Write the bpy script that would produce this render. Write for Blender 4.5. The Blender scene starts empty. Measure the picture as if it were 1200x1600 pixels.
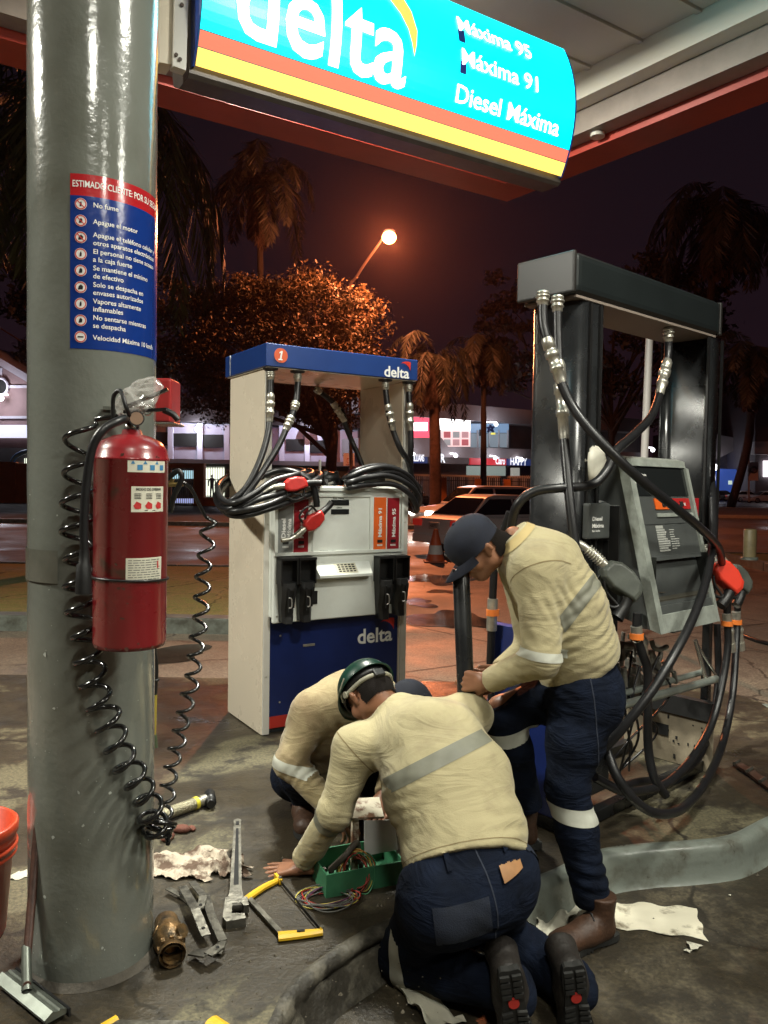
import bpy, bmesh, math, random
import numpy as np
from mathutils import Vector, Matrix
random.seed(7); rng = np.random.default_rng(7)
SC = bpy.context.scene
COL = SC.collection
R = math.radians
# ---------------------------------------------------------------- camera
F, PITCH, ROLL, CAMZ = 1222.0, 2.1, 0.9, 1.5
_p, _r = R(PITCH), R(ROLL)
FWD = Vector((0, math.cos(_p), -math.sin(_p))); _rt = Vector((1, 0, 0)); _up = _rt.cross(FWD)
RT = _rt*math.cos(_r)+_up*math.sin(_r); UP = -_rt*math.sin(_r)+_up*math.cos(_r)
CAM0 = Vector((0, 0, CAMZ))
cd = bpy.data.cameras.new('camera'); cam = bpy.data.objects.new('camera', cd); COL.objects.link(cam)
cd.sensor_fit = 'VERTICAL'; cd.sensor_height = 24; cd.sensor_width = 18; cd.lens = 24*F/1600
cd.clip_start = 0.05; cd.clip_end = 2000
cam.matrix_world = Matrix(((RT.x, UP.x, -FWD.x, 0), (RT.y, UP.y, -FWD.y, 0), (RT.z, UP.z, -FWD.z, CAMZ), (0, 0, 0, 1)))
SC.camera = cam
SC.render.resolution_x = 768; SC.render.resolution_y = 1024
SC.view_settings.view_transform = 'Standard'; SC.view_settings.look = 'None'
SC.view_settings.exposure = 0.38; SC.view_settings.gamma = 1
SC.cycles.use_denoising = True
SC.cycles.max_bounces = 6; SC.cycles.diffuse_bounces = 3; SC.cycles.glossy_bounces = 3
SC.cycles.sample_clamp_indirect = 4.0; SC.cycles.caustics_reflective = False; SC.cycles.caustics_refractive = False
# ---------------------------------------------------------------- night sky
W = bpy.data.worlds.new('World'); SC.world = W; W.use_nodes = True
wn = W.node_tree; bg = wn.nodes['Background']
tc = wn.nodes.new('ShaderNodeTexCoord'); sx = wn.nodes.new('ShaderNodeSeparateXYZ'); wr = wn.nodes.new('ShaderNodeValToRGB')
wn.links.new(tc.outputs['Generated'], sx.inputs[0]); wn.links.new(sx.outputs['Z'], wr.inputs[0]); wn.links.new(wr.outputs[0], bg.inputs['Color'])
wr.color_ramp.elements[0].position = 0.0; wr.color_ramp.elements[0].color = (.0095, .0044, .0068, 1)
wr.color_ramp.elements[1].position = 0.55; wr.color_ramp.elements[1].color = (.0038, .0028, .0048, 1)
bg.inputs['Strength'].default_value = 1.0
# ---------------------------------------------------------------- pixel helpers (photograph pixels -> world point)
def ray(px, py):
    return FWD+RT*((px-600)/F)+UP*((800-py)/F)
def pz(px, py, z=0.0):
    d = ray(px, py); return CAM0+d*((z-CAMZ)/d.z)
def py_(px, py, y):
    d = ray(px, py); return CAM0+d*(y/d.y)
# ---------------------------------------------------------------- object helpers
def link(o, parent=None):
    COL.objects.link(o)
    if parent is not None: o.parent = parent
    return o
def tag(o, label=None, cat=None, group=None, kind=None):
    if label: o['label'] = label
    if cat: o['category'] = cat
    if group: o['group'] = group
    if kind: o['kind'] = kind
    return o
def thing(name, label, cat, loc=(0, 0, 0), rz=0.0, group=None):
    o = bpy.data.objects.new(name, None); COL.objects.link(o); o.empty_display_size = .1
    o.location = loc; o.rotation_euler = (0, 0, rz)
    return tag(o, label, cat, group)
def copy_tree(o, parent=None):
    c = o.copy(); COL.objects.link(c)
    c.parent = parent
    for ch in [q for q in bpy.data.objects if q.parent is o]: copy_tree(ch, c)
    return c
def smooth(pts, k=6, closed=False):
    P = [Vector(p) for p in pts]; n = len(P); out = []
    if n < 3: return P
    rngi = range(n) if closed else range(n-1)
    for i in rngi:
        p1, p2 = P[i], P[(i+1) % n]
        p0 = P[(i-1) % n] if closed or i > 0 else p1*2-p2
        p3 = P[(i+2) % n] if closed or i+2 < n else p2*2-p1
        for j in range(k):
            t = j/k
            out.append(.5*((2*p1)+(-p0+p2)*t+(2*p0-5*p1+4*p2-p3)*t*t+(-p0+3*p1-3*p2+p3)*t*t*t))
    if not closed: out.append(P[-1])
    return out
class MB:
    def __init__(s): s.v = []; s.f = []; s.mi = []; s.sm = []; s.m = 0; s.M = Matrix.Identity(4)
    def add(s, vs, fs, smoothf=False):
        b = len(s.v); s.v += [s.M @ Vector(v) for v in vs]
        for f in fs: s.f.append(tuple(b+i for i in f)); s.mi.append(s.m); s.sm.append(smoothf)
        return s
    def box(s, x0, x1, y0, y1, z0, z1, bev=0.0):
        if bev <= 0:
            vs = [(x, y, z) for z in (z0, z1) for y in (y0, y1) for x in (x0, x1)]
            return s.add(vs, [(0, 2, 3, 1), (4, 5, 7, 6), (0, 1, 5, 4), (2, 6, 7, 3), (0, 4, 6, 2), (1, 3, 7, 5)])
        bm = bmesh.new(); bmesh.ops.create_cube(bm, size=1)
        for v in bm.verts: v.co = Vector(((x0+x1)/2+v.co.x*(x1-x0), (y0+y1)/2+v.co.y*(y1-y0), (z0+z1)/2+v.co.z*(z1-z0)))
        bmesh.ops.bevel(bm, geom=bm.edges[:], offset=bev, segments=3, profile=.6, affect='EDGES')
        bm.verts.ensure_lookup_table()
        s.add([v.co.copy() for v in bm.verts], [tuple(v.index for v in f.verts) for f in bm.faces], False); bm.free(); return s
    def prism(s, poly, z0, z1, axis='z'):
        n = len(poly)
        def q(a, b, c): return (a, b, c) if axis == 'z' else ((a, c, b) if axis == 'y' else (c, a, b))
        vs = [q(x, y, z0) for x, y in poly]+[q(x, y, z1) for x, y in poly]
        fs = [tuple(range(n))[::-1], tuple(range(n, 2*n))]+[(i, (i+1) % n, n+(i+1) % n, n+i) for i in range(n)]
        return s.add(vs, fs)
    def bar(s, a, b, w, h=None, up=(0, 0, 1)):
        h = h or w; a = Vector(a); b = Vector(b); d = (b-a).normalized(); u = Vector(up)
        if abs(d.dot(u)) > .98: u = Vector((1, 0, 0))
        x = d.cross(u).normalized(); y = x.cross(d)
        vs = [p+x*sx*w/2+y*sy*h/2 for p in (a, b) for sx, sy in ((-1, -1), (1, -1), (1, 1), (-1, 1))]
        return s.add(vs, [(0, 1, 2, 3), (7, 6, 5, 4), (0, 4, 5, 1), (1, 5, 6, 2), (2, 6, 7, 3), (3, 7, 4, 0)])
    def tube(s, path, r, n=10, closed=False, caps=True):
        P = [Vector(p) for p in path]; m = len(P)
        rs = list(r) if hasattr(r, '__len__') else [r]*m
        T = []
        for i in range(m):
            a = P[(i-1) % m] if closed or i > 0 else P[0]; b = P[(i+1) % m] if closed or i < m-1 else P[-1]
            t = (b-a); T.append(t.normalized() if t.length > 1e-9 else Vector((0, 0, 1)))
        u = T[0].orthogonal().normalized(); vs = []
        for i in range(m):
            if i > 0:
                u = u-T[i]*u.dot(T[i])
                u = u.normalized() if u.length > 1e-6 else T[i].orthogonal().normalized()
            w = T[i].cross(u)
            for j in range(n):
                a = 2*math.pi*j/n; vs.append(P[i]+(u*math.cos(a)+w*math.sin(a))*rs[i])
        fs = [(i*n+j, i*n+(j+1) % n, ((i+1) % m)*n+(j+1) % n, ((i+1) % m)*n+j) for i in range(m if closed else m-1) for j in range(n)]
        s.add(vs, fs, True)
        if caps and not closed:
            s.add(vs[:n], [tuple(range(n))[::-1]]); s.add(vs[-n:], [tuple(range(n))])
        return s
    def cyl(s, a, b, r, r2=None, n=20):
        return s.tube([a, b], [r, r if r2 is None else r2], n)
    def lathe(s, prof, n=32, a0=0.0, a1=2*math.pi, axis='z', o=(0, 0, 0)):
        full = abs(a1-a0-2*math.pi) < 1e-6; k = n if full else n+1; m = len(prof); vs = []; o = Vector(o)
        for i in range(k):
            a = a0+(a1-a0)*i/n; c, q = math.cos(a), math.sin(a)
            for r, z in prof:
                v = (r*c, r*q, z) if axis == 'z' else ((z, r*c, r*q) if axis == 'x' else (r*q, z, r*c))
                vs.append(Vector(v)+o)
        fs = [(i*m+j, ((i+1) % k)*m+j, ((i+1) % k)*m+j+1, i*m+j+1) for i in range(n) for j in range(m-1)]
        return s.add(vs, fs, True)
    def ball(s, c, rx, ry=None, rz=None, n=14):
        ry = ry or rx; rz = rz or rx; c = Vector(c); vs = []
        for i in range(n//2+1):
            t = math.pi*i/(n//2)
            for j in range(n):
                a = 2*math.pi*j/n; vs.append(c+Vector((rx*math.sin(t)*math.cos(a), ry*math.sin(t)*math.sin(a), rz*math.cos(t))))
        return s.add(vs, [(i*n+j, (i+1)*n+j, (i+1)*n+(j+1) % n, i*n+(j+1) % n) for i in range(n//2) for j in range(n)], True)
    def torus(s, c, R_, r, ax=(0, 0, 1), n=24, k=8):
        c = Vector(c); ax = Vector(ax).normalized(); u = ax.orthogonal().normalized(); w = ax.cross(u)
        return s.tube([c+(u*math.cos(2*math.pi*i/n)+w*math.sin(2*math.pi*i/n))*R_ for i in range(n)], r, k, closed=True)
    def build(s, name, mats, parent=None, autosmooth=None):
        me = bpy.data.meshes.new(name); me.from_pydata([tuple(v) for v in s.v], [], s.f)
        for m in (mats if isinstance(mats, (list, tuple)) else [mats]): me.materials.append(m)
        me.polygons.foreach_set('material_index', s.mi); me.polygons.foreach_set('use_smooth', s.sm); me.update()
        o = bpy.data.objects.new(name, me); return link(o, parent)
_tc = {}
def glyphs(txt, size=1.0, bold=0.0, align='LEFT', shear=0.0, space=1.0, slc=0.0):
    k = (txt, size, bold, align, shear, space, slc)
    if k in _tc: return _tc[k]
    c = bpy.data.curves.new('t', 'FONT'); c.body = txt; c.size = size; c.align_x = align; c.offset = bold*size; c.shear = shear
    c.resolution_u = 3; c.space_character = space; c.fill_mode = 'FRONT'
    o = bpy.data.objects.new('t', c); COL.objects.link(o)
    me = bpy.data.meshes.new_from_object(o)
    if slc:
        bm = bmesh.new(); bm.from_mesh(me); y = -size*.4
        while y < size:
            bmesh.ops.bisect_plane(bm, geom=bm.verts[:]+bm.edges[:]+bm.faces[:], plane_co=(0, y, 0), plane_no=(0, 1, 0)); y += slc
        bm.to_mesh(me); bm.free()
    vs = [(v.co.x, v.co.y) for v in me.vertices]; fs = [tuple(p.vertices) for p in me.polygons]
    bpy.data.objects.remove(o); bpy.data.meshes.remove(me); bpy.data.curves.remove(c)
    _tc[k] = (vs, fs); return _tc[k]
def text(mb, txt, fn, size=.02, bold=.01, align='LEFT', shear=0.0, space=1.0, width=None, slc=0.0):
    """fn maps 2-D text coordinates to a 3-D point; width rescales the line"""
    vs, fs = glyphs(txt, size, bold, align, shear, space, slc)
    kx = 1.0
    if width and vs:
        ww = max(v[0] for v in vs)-min(v[0] for v in vs); kx = width/ww
    mb.add([fn(v[0]*kx, v[1]) for v in vs], fs)
def plane_fn(o, ux, uy):
    o, ux, uy = Vector(o), Vector(ux), Vector(uy)
    return lambda x, y: o+ux*x+uy*y
# ---------------------------------------------------------------- materials
MT = {}
def mat(name, col, rough=.6, metal=0.0, var=0.0, vs=8.0, col2=None, bump=0.0, bs=60.0, emit=None, es=0.0, spec=None, coat=0.0, rvar=0.0, sheen=0.0, trans=0.0, alpha=1.0, thresh=(.35, .65), detail=5, fold=0.0, fs=9.0):
    if name in MT: return MT[name]
    m = bpy.data.materials.new(name); m.use_nodes = True; nt = m.node_tree; b = nt.nodes['Principled BSDF']; L = nt.links
    b.inputs['Base Color'].default_value = (*col, 1); b.inputs['Roughness'].default_value = rough; b.inputs['Metallic'].default_value = metal
    if spec is not None: b.inputs['Specular IOR Level'].default_value = spec
    if coat: b.inputs['Coat Weight'].default_value = coat; b.inputs['Coat Roughness'].default_value = .08
    if sheen: b.inputs['Sheen Weight'].default_value = sheen
    if trans: b.inputs['Transmission Weight'].default_value = trans
    if alpha < 1: b.inputs['Alpha'].default_value = alpha
    if emit: b.inputs['Emission Color'].default_value = (*emit, 1); b.inputs['Emission Strength'].default_value = es
    t = None
    if var or bump or rvar or col2:
        g = nt.nodes.new('ShaderNodeTexCoord'); t = g.outputs['Object']
    if var or col2:
        n = nt.nodes.new('ShaderNodeTexNoise'); n.inputs['Scale'].default_value = vs; n.inputs['Detail'].default_value = detail; n.inputs['Roughness'].default_value = .62
        L.new(t, n.inputs['Vector'])
        r = nt.nodes.new('ShaderNodeValToRGB'); r.color_ramp.elements[0].position = thresh[0]; r.color_ramp.elements[1].position = thresh[1]
        c2 = col2 if col2 else tuple(c*(1-var) for c in col)
        r.color_ramp.elements[0].color = (*c2, 1); r.color_ramp.elements[1].color = (*col, 1)
        L.new(n.outputs['Fac'], r.inputs[0]); L.new(r.outputs[0], b.inputs['Base Color'])
        if rvar:
            mr = nt.nodes.new('ShaderNodeMapRange'); mr.inputs['To Min'].default_value = max(.02, rough-rvar); mr.inputs['To Max'].default_value = min(1, rough+rvar)
            mr.inputs['From Min'].default_value = .3; mr.inputs['From Max'].default_value = .7
            L.new(n.outputs['Fac'], mr.inputs[0]); L.new(mr.outputs[0], b.inputs['Roughness'])
    if bump:
        n2 = nt.nodes.new('ShaderNodeTexNoise'); n2.inputs['Scale'].default_value = bs; n2.inputs['Detail'].default_value = 4
        L.new(t, n2.inputs['Vector'])
        bp = nt.nodes.new('ShaderNodeBump'); bp.inputs['Strength'].default_value = bump; bp.inputs['Distance'].default_value = .01
        L.new(n2.outputs['Fac'], bp.inputs['Height']); L.new(bp.outputs[0], b.inputs['Normal'])
    if fold:
        n3 = nt.nodes.new('ShaderNodeTexNoise'); n3.inputs['Scale'].default_value = fs; n3.inputs['Detail'].default_value = 3; n3.inputs['Distortion'].default_value = 1.2; n3.inputs['Roughness'].default_value = .5
        mp = nt.nodes.new('ShaderNodeMapping'); mp.inputs['Scale'].default_value = (.6, .6, 1.7); mp.inputs['Rotation'].default_value = (.2, .5, .1); L.new(t, mp.inputs['Vector']); L.new(mp.outputs[0], n3.inputs['Vector'])
        rr_ = nt.nodes.new('ShaderNodeMath'); rr_.operation = 'PINGPONG'; rr_.inputs[1].default_value = .16; L.new(n3.outputs['Fac'], rr_.inputs[0])
        b3 = nt.nodes.new('ShaderNodeBump'); b3.inputs['Strength'].default_value = fold; b3.inputs['Distance'].default_value = .05; L.new(rr_.outputs[0], b3.inputs['Height'])
        if bump: L.new(bp.outputs[0], b3.inputs['Normal'])
        L.new(b3.outputs[0], b.inputs['Normal'])
    MT[name] = m; return m
white = mat('white_paint', (.66, .64, .58), .3, var=.12, vs=3, bump=.02, coat=.4)
cream = mat('cream_paint', (.80, .71, .56), .28, vs=2.5, col2=(.75, .665, .525), thresh=(.25, .5), coat=.5, rvar=.05)
panelw = mat('white_enamel', (.70, .73, .68), .38, vs=5, col2=(.62, .64, .59), thresh=(.28, .52), rvar=.06)
blue = mat('blue_vinyl', (.014, .048, .20), .28, var=.12, vs=4, coat=.3)
navy = mat('navy_vinyl', (.009, .020, .105), .3, var=.2, vs=5)
red = mat('red_label', (.30, .012, .02), .35, var=.15, vs=12)
redm = mat('red_mark', (.55, .03, .02), .4)
orange = mat('orange_label', (.75, .13, .02), .35, var=.1, vs=12)
greyl = mat('grey_label', (.22, .23, .22), .4, var=.1, vs=12)
lwhite = mat('white_lettering', (.78, .78, .74), .5)
black = mat('black_plastic', (.012, .012, .012), .42, var=.3, vs=20, bump=.05)
blackm = mat('black_painted_metal', (.014, .015, .016), .27, var=.25, vs=6, rvar=.08)
rubber = mat('black_rubber', (.014, .014, .015), .36, var=.35, vs=25, bump=.06, bs=90)
steel = mat('galvanised_steel', (.68, .66, .57), .36, .8, var=.3, vs=30, bump=.04)
chrome = mat('chromed_metal', (.62, .60, .55), .2, .95)
greyp = mat('charcoal_plastic', (.072, .078, .075), .4, var=.22, vs=9, bump=.04)
greyf = mat('grey_frame_paint', (.36, .39, .35), .42, .15, vs=14, col2=(.22, .24, .21))
glassd = mat('dark_display_glass', (.012, .014, .014), .12)
dark = mat('black_void', (.004, .004, .004), .8)
# ================================================================ GROUND
def ground_mat(name, base, dark_, stain, s1=.8, s2=5.0, rough=.75, wet=0.0, th=(.42, .62), th2=(.45, .6)):
    m = bpy.data.materials.new(name); m.use_nodes = True; nt = m.node_tree; b = nt.nodes['Principled BSDF']; L = nt.links; N = nt.nodes.new
    g = N('ShaderNodeTexCoord').outputs['Object']
    def noise(s, d=6, r=.6, w=0.0):
        n = N('ShaderNodeTexNoise'); n.inputs['Scale'].default_value = s; n.inputs['Detail'].default_value = d; n.inputs['Roughness'].default_value = r; n.inputs['Distortion'].default_value = w
        L.new(g, n.inputs['Vector']); return n.outputs['Fac']
    def ramp(f, p0, p1, c0=(0, 0, 0), c1=(1, 1, 1)):
        r = N('ShaderNodeValToRGB'); r.color_ramp.elements[0].position = p0; r.color_ramp.elements[1].position = p1
        r.color_ramp.elements[0].color = (*c0, 1); r.color_ramp.elements[1].color = (*c1, 1); L.new(f, r.inputs[0]); return r.outputs[0]
    def mix(f, a, c, mode='MIX'):
        x = N('ShaderNodeMix'); x.data_type = 'RGBA'; x.blend_type = mode
        if isinstance(f, float): x.inputs[0].default_value = f
        else: L.new(f, x.inputs[0])
        for k, v in ((6, a), (7, c)):
            if isinstance(v, tuple): x.inputs[k].default_value = (*v, 1)
            else: L.new(v, x.inputs[k])
        return x.outputs[2]
    n1 = noise(s1, 8, .62, .4); n2 = noise(s2, 8, .7, .2); n3 = noise(70, 3, .6)
    c = mix(ramp(n1, *th), dark_, base)
    c = mix(ramp(n2, *th2), stain, c)
    c = mix(ramp(n3, .38, .62), mix(.55, c, (.02, .018, .014)), c)
    vo = N('ShaderNodeTexVoronoi'); vo.feature = 'DISTANCE_TO_EDGE'; vo.inputs['Scale'].default_value = .55
    dn = N('ShaderNodeTexNoise'); dn.inputs['Scale'].default_value = 3.5; dn.inputs['Detail'].default_value = 6; L.new(g, dn.inputs['Vector'])
    vm = N('ShaderNodeVectorMath'); vm.operation = 'MULTIPLY_ADD'; L.new(dn.outputs['Color'], vm.inputs[0]); vm.inputs[1].default_value = (.35, .35, 0); L.new(g, vm.inputs[2]); L.new(vm.outputs[0], vo.inputs['Vector'])
    c = mix(ramp(vo.outputs['Distance'], .003, .0075), tuple(v*.35 for v in dark_), c)
    n4 = noise(23, 5, .75, .6); c = mix(ramp(n4, .70, .74), c, tuple(min(1, v*1.9+.02) for v in base))
    L.new(c, b.inputs['Base Color'])
    mr = N('ShaderNodeMapRange'); mr.inputs['From Min'].default_value = .35; mr.inputs['From Max'].default_value = .6
    mr.inputs['To Min'].default_value = max(.12, rough-.3-wet); mr.inputs['To Max'].default_value = rough
    L.new(n1, mr.inputs[0]); L.new(mr.outputs[0], b.inputs['Roughness'])
    bp = N('ShaderNodeBump'); bp.inputs['Strength'].default_value = .35; bp.inputs['Distance'].default_value = .004
    L.new(n3, bp.inputs['Height']); bp2 = N('ShaderNodeBump'); bp2.inputs['Strength'].default_value = .5; bp2.inputs['Distance'].default_value = .02
    L.new(n2, bp2.inputs['Height']); L.new(bp.outputs[0], bp2.inputs['Normal']); L.new(bp2.outputs[0], b.inputs['Normal'])
    MT[name] = m; return m
asphalt = ground_mat('asphalt', (.22, .17, .15), (.15, .115, .10), (.13, .105, .09), .25, 1.6, .7, .15)
concrete = ground_mat('forecourt_concrete', (.30, .245, .175), (.16, .125, .09), (.21, .165, .12), .45, 1.8, .72, .06)
island_m = ground_mat('oily_island_concrete', (.135, .118, .068), (.046, .035, .020), (.026, .020, .012), .95, 4.2, .7, .22, (.535, .575), (.40, .50))
lower_m = ground_mat('oily_forecourt_concrete', (.13, .108, .068), (.065, .052, .033), (.038, .030, .019), 1.3, 6, .66, .2)
grass_m = ground_mat('dry_grass_soil', (.28, .32, .08), (.16, .22, .05), (.30, .27, .09), 1.2, 7, .95)
verge_m = ground_mat('dark_grass_soil', (.05, .05, .02), (.02, .028, .01), (.05, .035, .02), .6, 3, .95)
kerb_m = mat('kerb_concrete', (.17, .19, .16), .5, var=.6, vs=7, bump=.3, bs=40, rvar=.15, col2=(.07, .07, .055))
kerb_paint = mat('worn_grey_kerb_paint', (.17, .19, .165), .34, vs=6, col2=(.085, .08, .062), bump=.25, bs=30, rvar=.1, thresh=(.3, .5))
def sheet(name, poly, z, m, kind='structure', sub=None):
    b = MB(); b.add([(x, y, z) for x, y in poly], [tuple(range(len(poly)))]); o = b.build(name, m); o['kind'] = kind; return o
ground = sheet('ground', [(-300, -40), (300, -40), (300, 400), (-300, 400)], -.154, asphalt)
sheet('forecourt', [(-9, -6), (13, -6), (13, 15.2), (3, 15.6), (-1.2, 14.0), (-9, 8.1)], -.150, concrete)
sheet('forecourt', [(-.5, .4), (4.2, .4), (4.2, 3.4), (2.0, 3.55), (1.0, 3.35), (.5, 3.1), (-.5, 2.4)], -.146, lower_m)
# pump island: flat slab with a rounded, painted kerb that winds along its near edge
kedge = smooth([(-.36, 1.2, 0), (-.33, 1.7, 0), (-.27, 2.12, 0), (-.20, 2.33, 0), (0.03, 2.60, 0), (.34, 2.76, 0), (.66, 2.93, 0), (.90, 3.12, 0), (1.10, 3.19, 0), (1.33, 3.23, 0), (1.55, 3.30, 0), (1.85, 3.52, 0), (2.25, 3.72, 0), (2.55, 4.0, 0), (2.72, 4.4, 0), (2.7, 5.4, 0)], 6)
poly = [(p.x, p.y) for p in kedge]+[(2.5, 5.9), (-2.9, 5.9), (-3.1, 5.6), (-3.1, .9), (-.4, .9)]
b = MB(); b.add([(x, y, 0) for x, y in poly]+[(x, y, -.2) for x, y in poly], [tuple(range(len(poly)))]+[(i, len(poly)+i, len(poly)+(i+1) % len(poly), (i+1) % len(poly)) for i in range(len(poly))])
o = b.build('island_pavement', island_m); o['kind'] = 'structure'
profA = [(-.030, .002), (-.018, .006), (.002, .003), (.016, -.012), (.020, -.028), (.010, -.036), (.016, -.046), (.028, -.075), (.046, -.13), (.075, -.158)]
profB = [(-.048, .003), (-.035, .008), (-.014, .008), (.004, .002), (.014, -.010), (.018, -.025), (.020, -.07), (.023, -.12), (.036, -.142), (.050, -.158)]
m_ = len(profA)
def kerb_run(i0, i1, mt, rough_, prof):
    b = MB(); vs = []; rg = random.Random(2)
    for i in range(i0, i1):
        p = kedge[i]; q0 = kedge[max(0, i-1)]; q1 = kedge[min(len(kedge)-1, i+1)]; t = (q1-q0).normalized(); nrm = Vector((t.y, -t.x, 0))
        for k, (a, z) in enumerate(prof):
            w = (.003*math.sin(i*1.7+k)+.002*math.sin(i*.63+k*2.1))*(1 if rough_ > .004 else .2)+rough_*rg.uniform(-1, 1)*(2 < k < 8); vs.append(p+nrm*(a+w)+Vector((0, 0, z+w*.5)))
    b.add(vs, [(i*m_+j, (i+1)*m_+j, (i+1)*m_+j+1, i*m_+j+1) for i in range(i1-i0-1) for j in range(m_-1)], True)
    o = b.build('kerb', mt); o['kind'] = 'structure'
kerb_bare = mat('worn_bare_kerb', (.10, .09, .068), .6, vs=9, col2=(.030, .026, .019), bump=.8, bs=35, thresh=(.44, .58))
kerb_run(0, 34, kerb_bare, .007, profA); kerb_run(33, len(kedge), kerb_paint, .0012, profB)
# medians, verges and far kerbs
def slab(name, x0, x1, y0, y1, z, m, km, kw=.18, rnd=0):
    b = MB(); b.box(x0+kw, x1-kw, y0+kw, y1-kw, -.2, z-.004); o = b.build(name, m); o['kind'] = 'structure'
    k = MB()
    n = max(1, int((x1-x0)/1.1))
    for i in range(n):
        a = x0+(x1-x0)*i/n+.004; c = x0+(x1-x0)*(i+1)/n-.004
        k.box(a, c, y0, y0+kw, -.2, z+.02, .02); k.box(a, c, y1-kw, y1, -.2, z+.02, .02)
    k.box(x0, x0+kw, y0+kw+.003, y1-kw-.003, -.2, z+.02); k.box(x1-kw, x1, y0+kw+.003, y1-kw-.003, -.2, z+.02)
    o = k.build('kerb', km); o['kind'] = 'structure'
slab('grass_median', -16, -1.35, 8.35, 13.9, .0, grass_m, kerb_m, .26)
slab('grass_median', 7.7, 16, 15.6, 18.4, .0, mat('mown_grass_soil', (.075, .10, .025), .95, vs=6, var=.5, bump=.5), kerb_m, .2)
slab('grass_median', 8.5, 60, 44, 62, .0, mat('orange_soil', (.16, .085, .035), .9, vs=3, var=.5, bump=.4), mat('pale_kerb', (.45, .4, .33), .6, var=.3), .3)
slab('roadside_verge', -60, 8.2, 28.3, 50, -.02, verge_m, kerb_m, .3)
# soft dark joint lines of the forecourt slabs
b = MB(); jz = -.1455
for a, c in (((-.9, 6.1), (8, 11.6)), ((2.9, 4.1), (9, 7.9)), ((.2, 9.2), (3.1, 5.9)), ((2.0, 10.8), (6.2, 4.4)), ((5.2, 13.4), (8.4, 6.6))):
    a = Vector((*a, jz)); c = Vector((*c, jz)); t = (c-a).normalized(); n_ = Vector((-t.y, t.x, 0))*.006
    b.add([a-n_, c-n_, c+n_, a+n_], [(0, 1, 2, 3)])
o = b.build('forecourt_joint', mat('joint_tar', (.03, .025, .02), .8)); o['kind'] = 'structure'
# puddles
water = mat('puddle_water', (.05, .035, .025), .16, spec=1.0, bump=.08, bs=5, rvar=.08, var=.3, vs=2)
def puddle(cx, cy, rx, ry, seed, z=-.1452):
    rg = random.Random(seed); n = 44; ph = [rg.uniform(0, 6.28) for _ in range(5)]
    pts = []
    for i in range(n):
        a = 2*math.pi*i/n; k = 1+sum(.27/(j*.6+1)*math.sin((j+2)*a+ph[j]) for j in range(5)); pts.append((cx+rx*k*math.cos(a), cy+ry*k*math.sin(a)))
    o = sheet('puddle', pts, z, water); o['kind'] = 'structure'
for c in ((705, 968, .42, .75, 3), (655, 942, .22, .35, 5), (690, 905, .5, .9, 8), (20, 1100, .75, .75, 4), (255, 1022, .5, .3, 6), (700, 925, .3, .2, 11)):
    p = pz(c[0], c[1], -.15); puddle(p.x, p.y, c[2], c[3], c[4])
# ================================================================ CANOPY
YU, YV = R(32.5), R(37.0)
U1 = Vector((math.cos(YU), math.sin(YU), 0)); V1 = Vector((-math.sin(YV), math.cos(YV), 0))
CZ = 3.92
CC = pz(792, 315, CZ)                          # outer lower corner of the fascia
can = thing('canopy', 'white ribbed canopy soffit over the pumps with a red fascia edge', 'canopy', (CC.x, CC.y, 0))
soff = mat('soffit_enamel', (.64, .59, .52), .4, var=.12, vs=1.2, bump=.02, bs=3)
fasc = mat('red_fascia', (.42, .05, .03), .38, var=.25, vs=2.2)
fasc_in = mat('grey_fascia_lining', (.30, .25, .21), .5, var=.3, vs=3)
def cl(a, c, z): return Vector((0, 0, z))-U1*a-V1*c if False else Vector((-U1.x*a-V1.x*c, -U1.y*a-V1.y*c, z))
A_, C_ = 14.0, 9.5
def ring_box(mb, a0, a1, c0, c1, z0, z1):
    vs = [cl(a, c, z) for z in (z0, z1) for c in (c0, c1) for a in (a0, a1)]
    mb.add(vs, [(0, 2, 3, 1), (4, 5, 7, 6), (0, 1, 5, 4), (2, 6, 7, 3), (0, 4, 6, 2), (1, 3, 7, 5)])
b = MB()
ring_box(b, 0, A_, 0, .30, CZ, CZ+.9); ring_box(b, 0, .30, .303, C_, CZ, CZ+.9)
b.build('fascia', fasc, can)
b = MB(); ring_box(b, .303, A_, .303, .45, CZ+.06, CZ+.5); ring_box(b, .303, .45, .453, C_, CZ+.06, CZ+.5)
b.build('fascia_lining', fasc_in, can)
b = MB(); ring_box(b, .453, A_, .453, .58, CZ+.22, CZ+.6); ring_box(b, .453, .58, .583, C_, CZ+.22, CZ+.6)
b.build('soffit_trim', mat('cream_trim', (.75, .72, .62), .4), can)
b = MB(); w = .40; c = .585; k = 0
while c < C_:
    c2 = min(C_, c+w-.006); ring_box(b, .585, A_, c, c2, CZ+.40, CZ+.44)
    ring_box(b, .585, A_, c2-.035, c2, CZ+.385, CZ+.399); c += w; k += 1
b.build('soffit_panel', soff, can)
b = MB(); p = cl(.36, 1.25, 0); b.cyl((p.x, p.y, CZ+.03), (p.x, p.y, CZ+.062), .05); b.build('fascia_bolt_cap', mat('cap_grey', (.5, .48, .42), .4), can)
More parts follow.
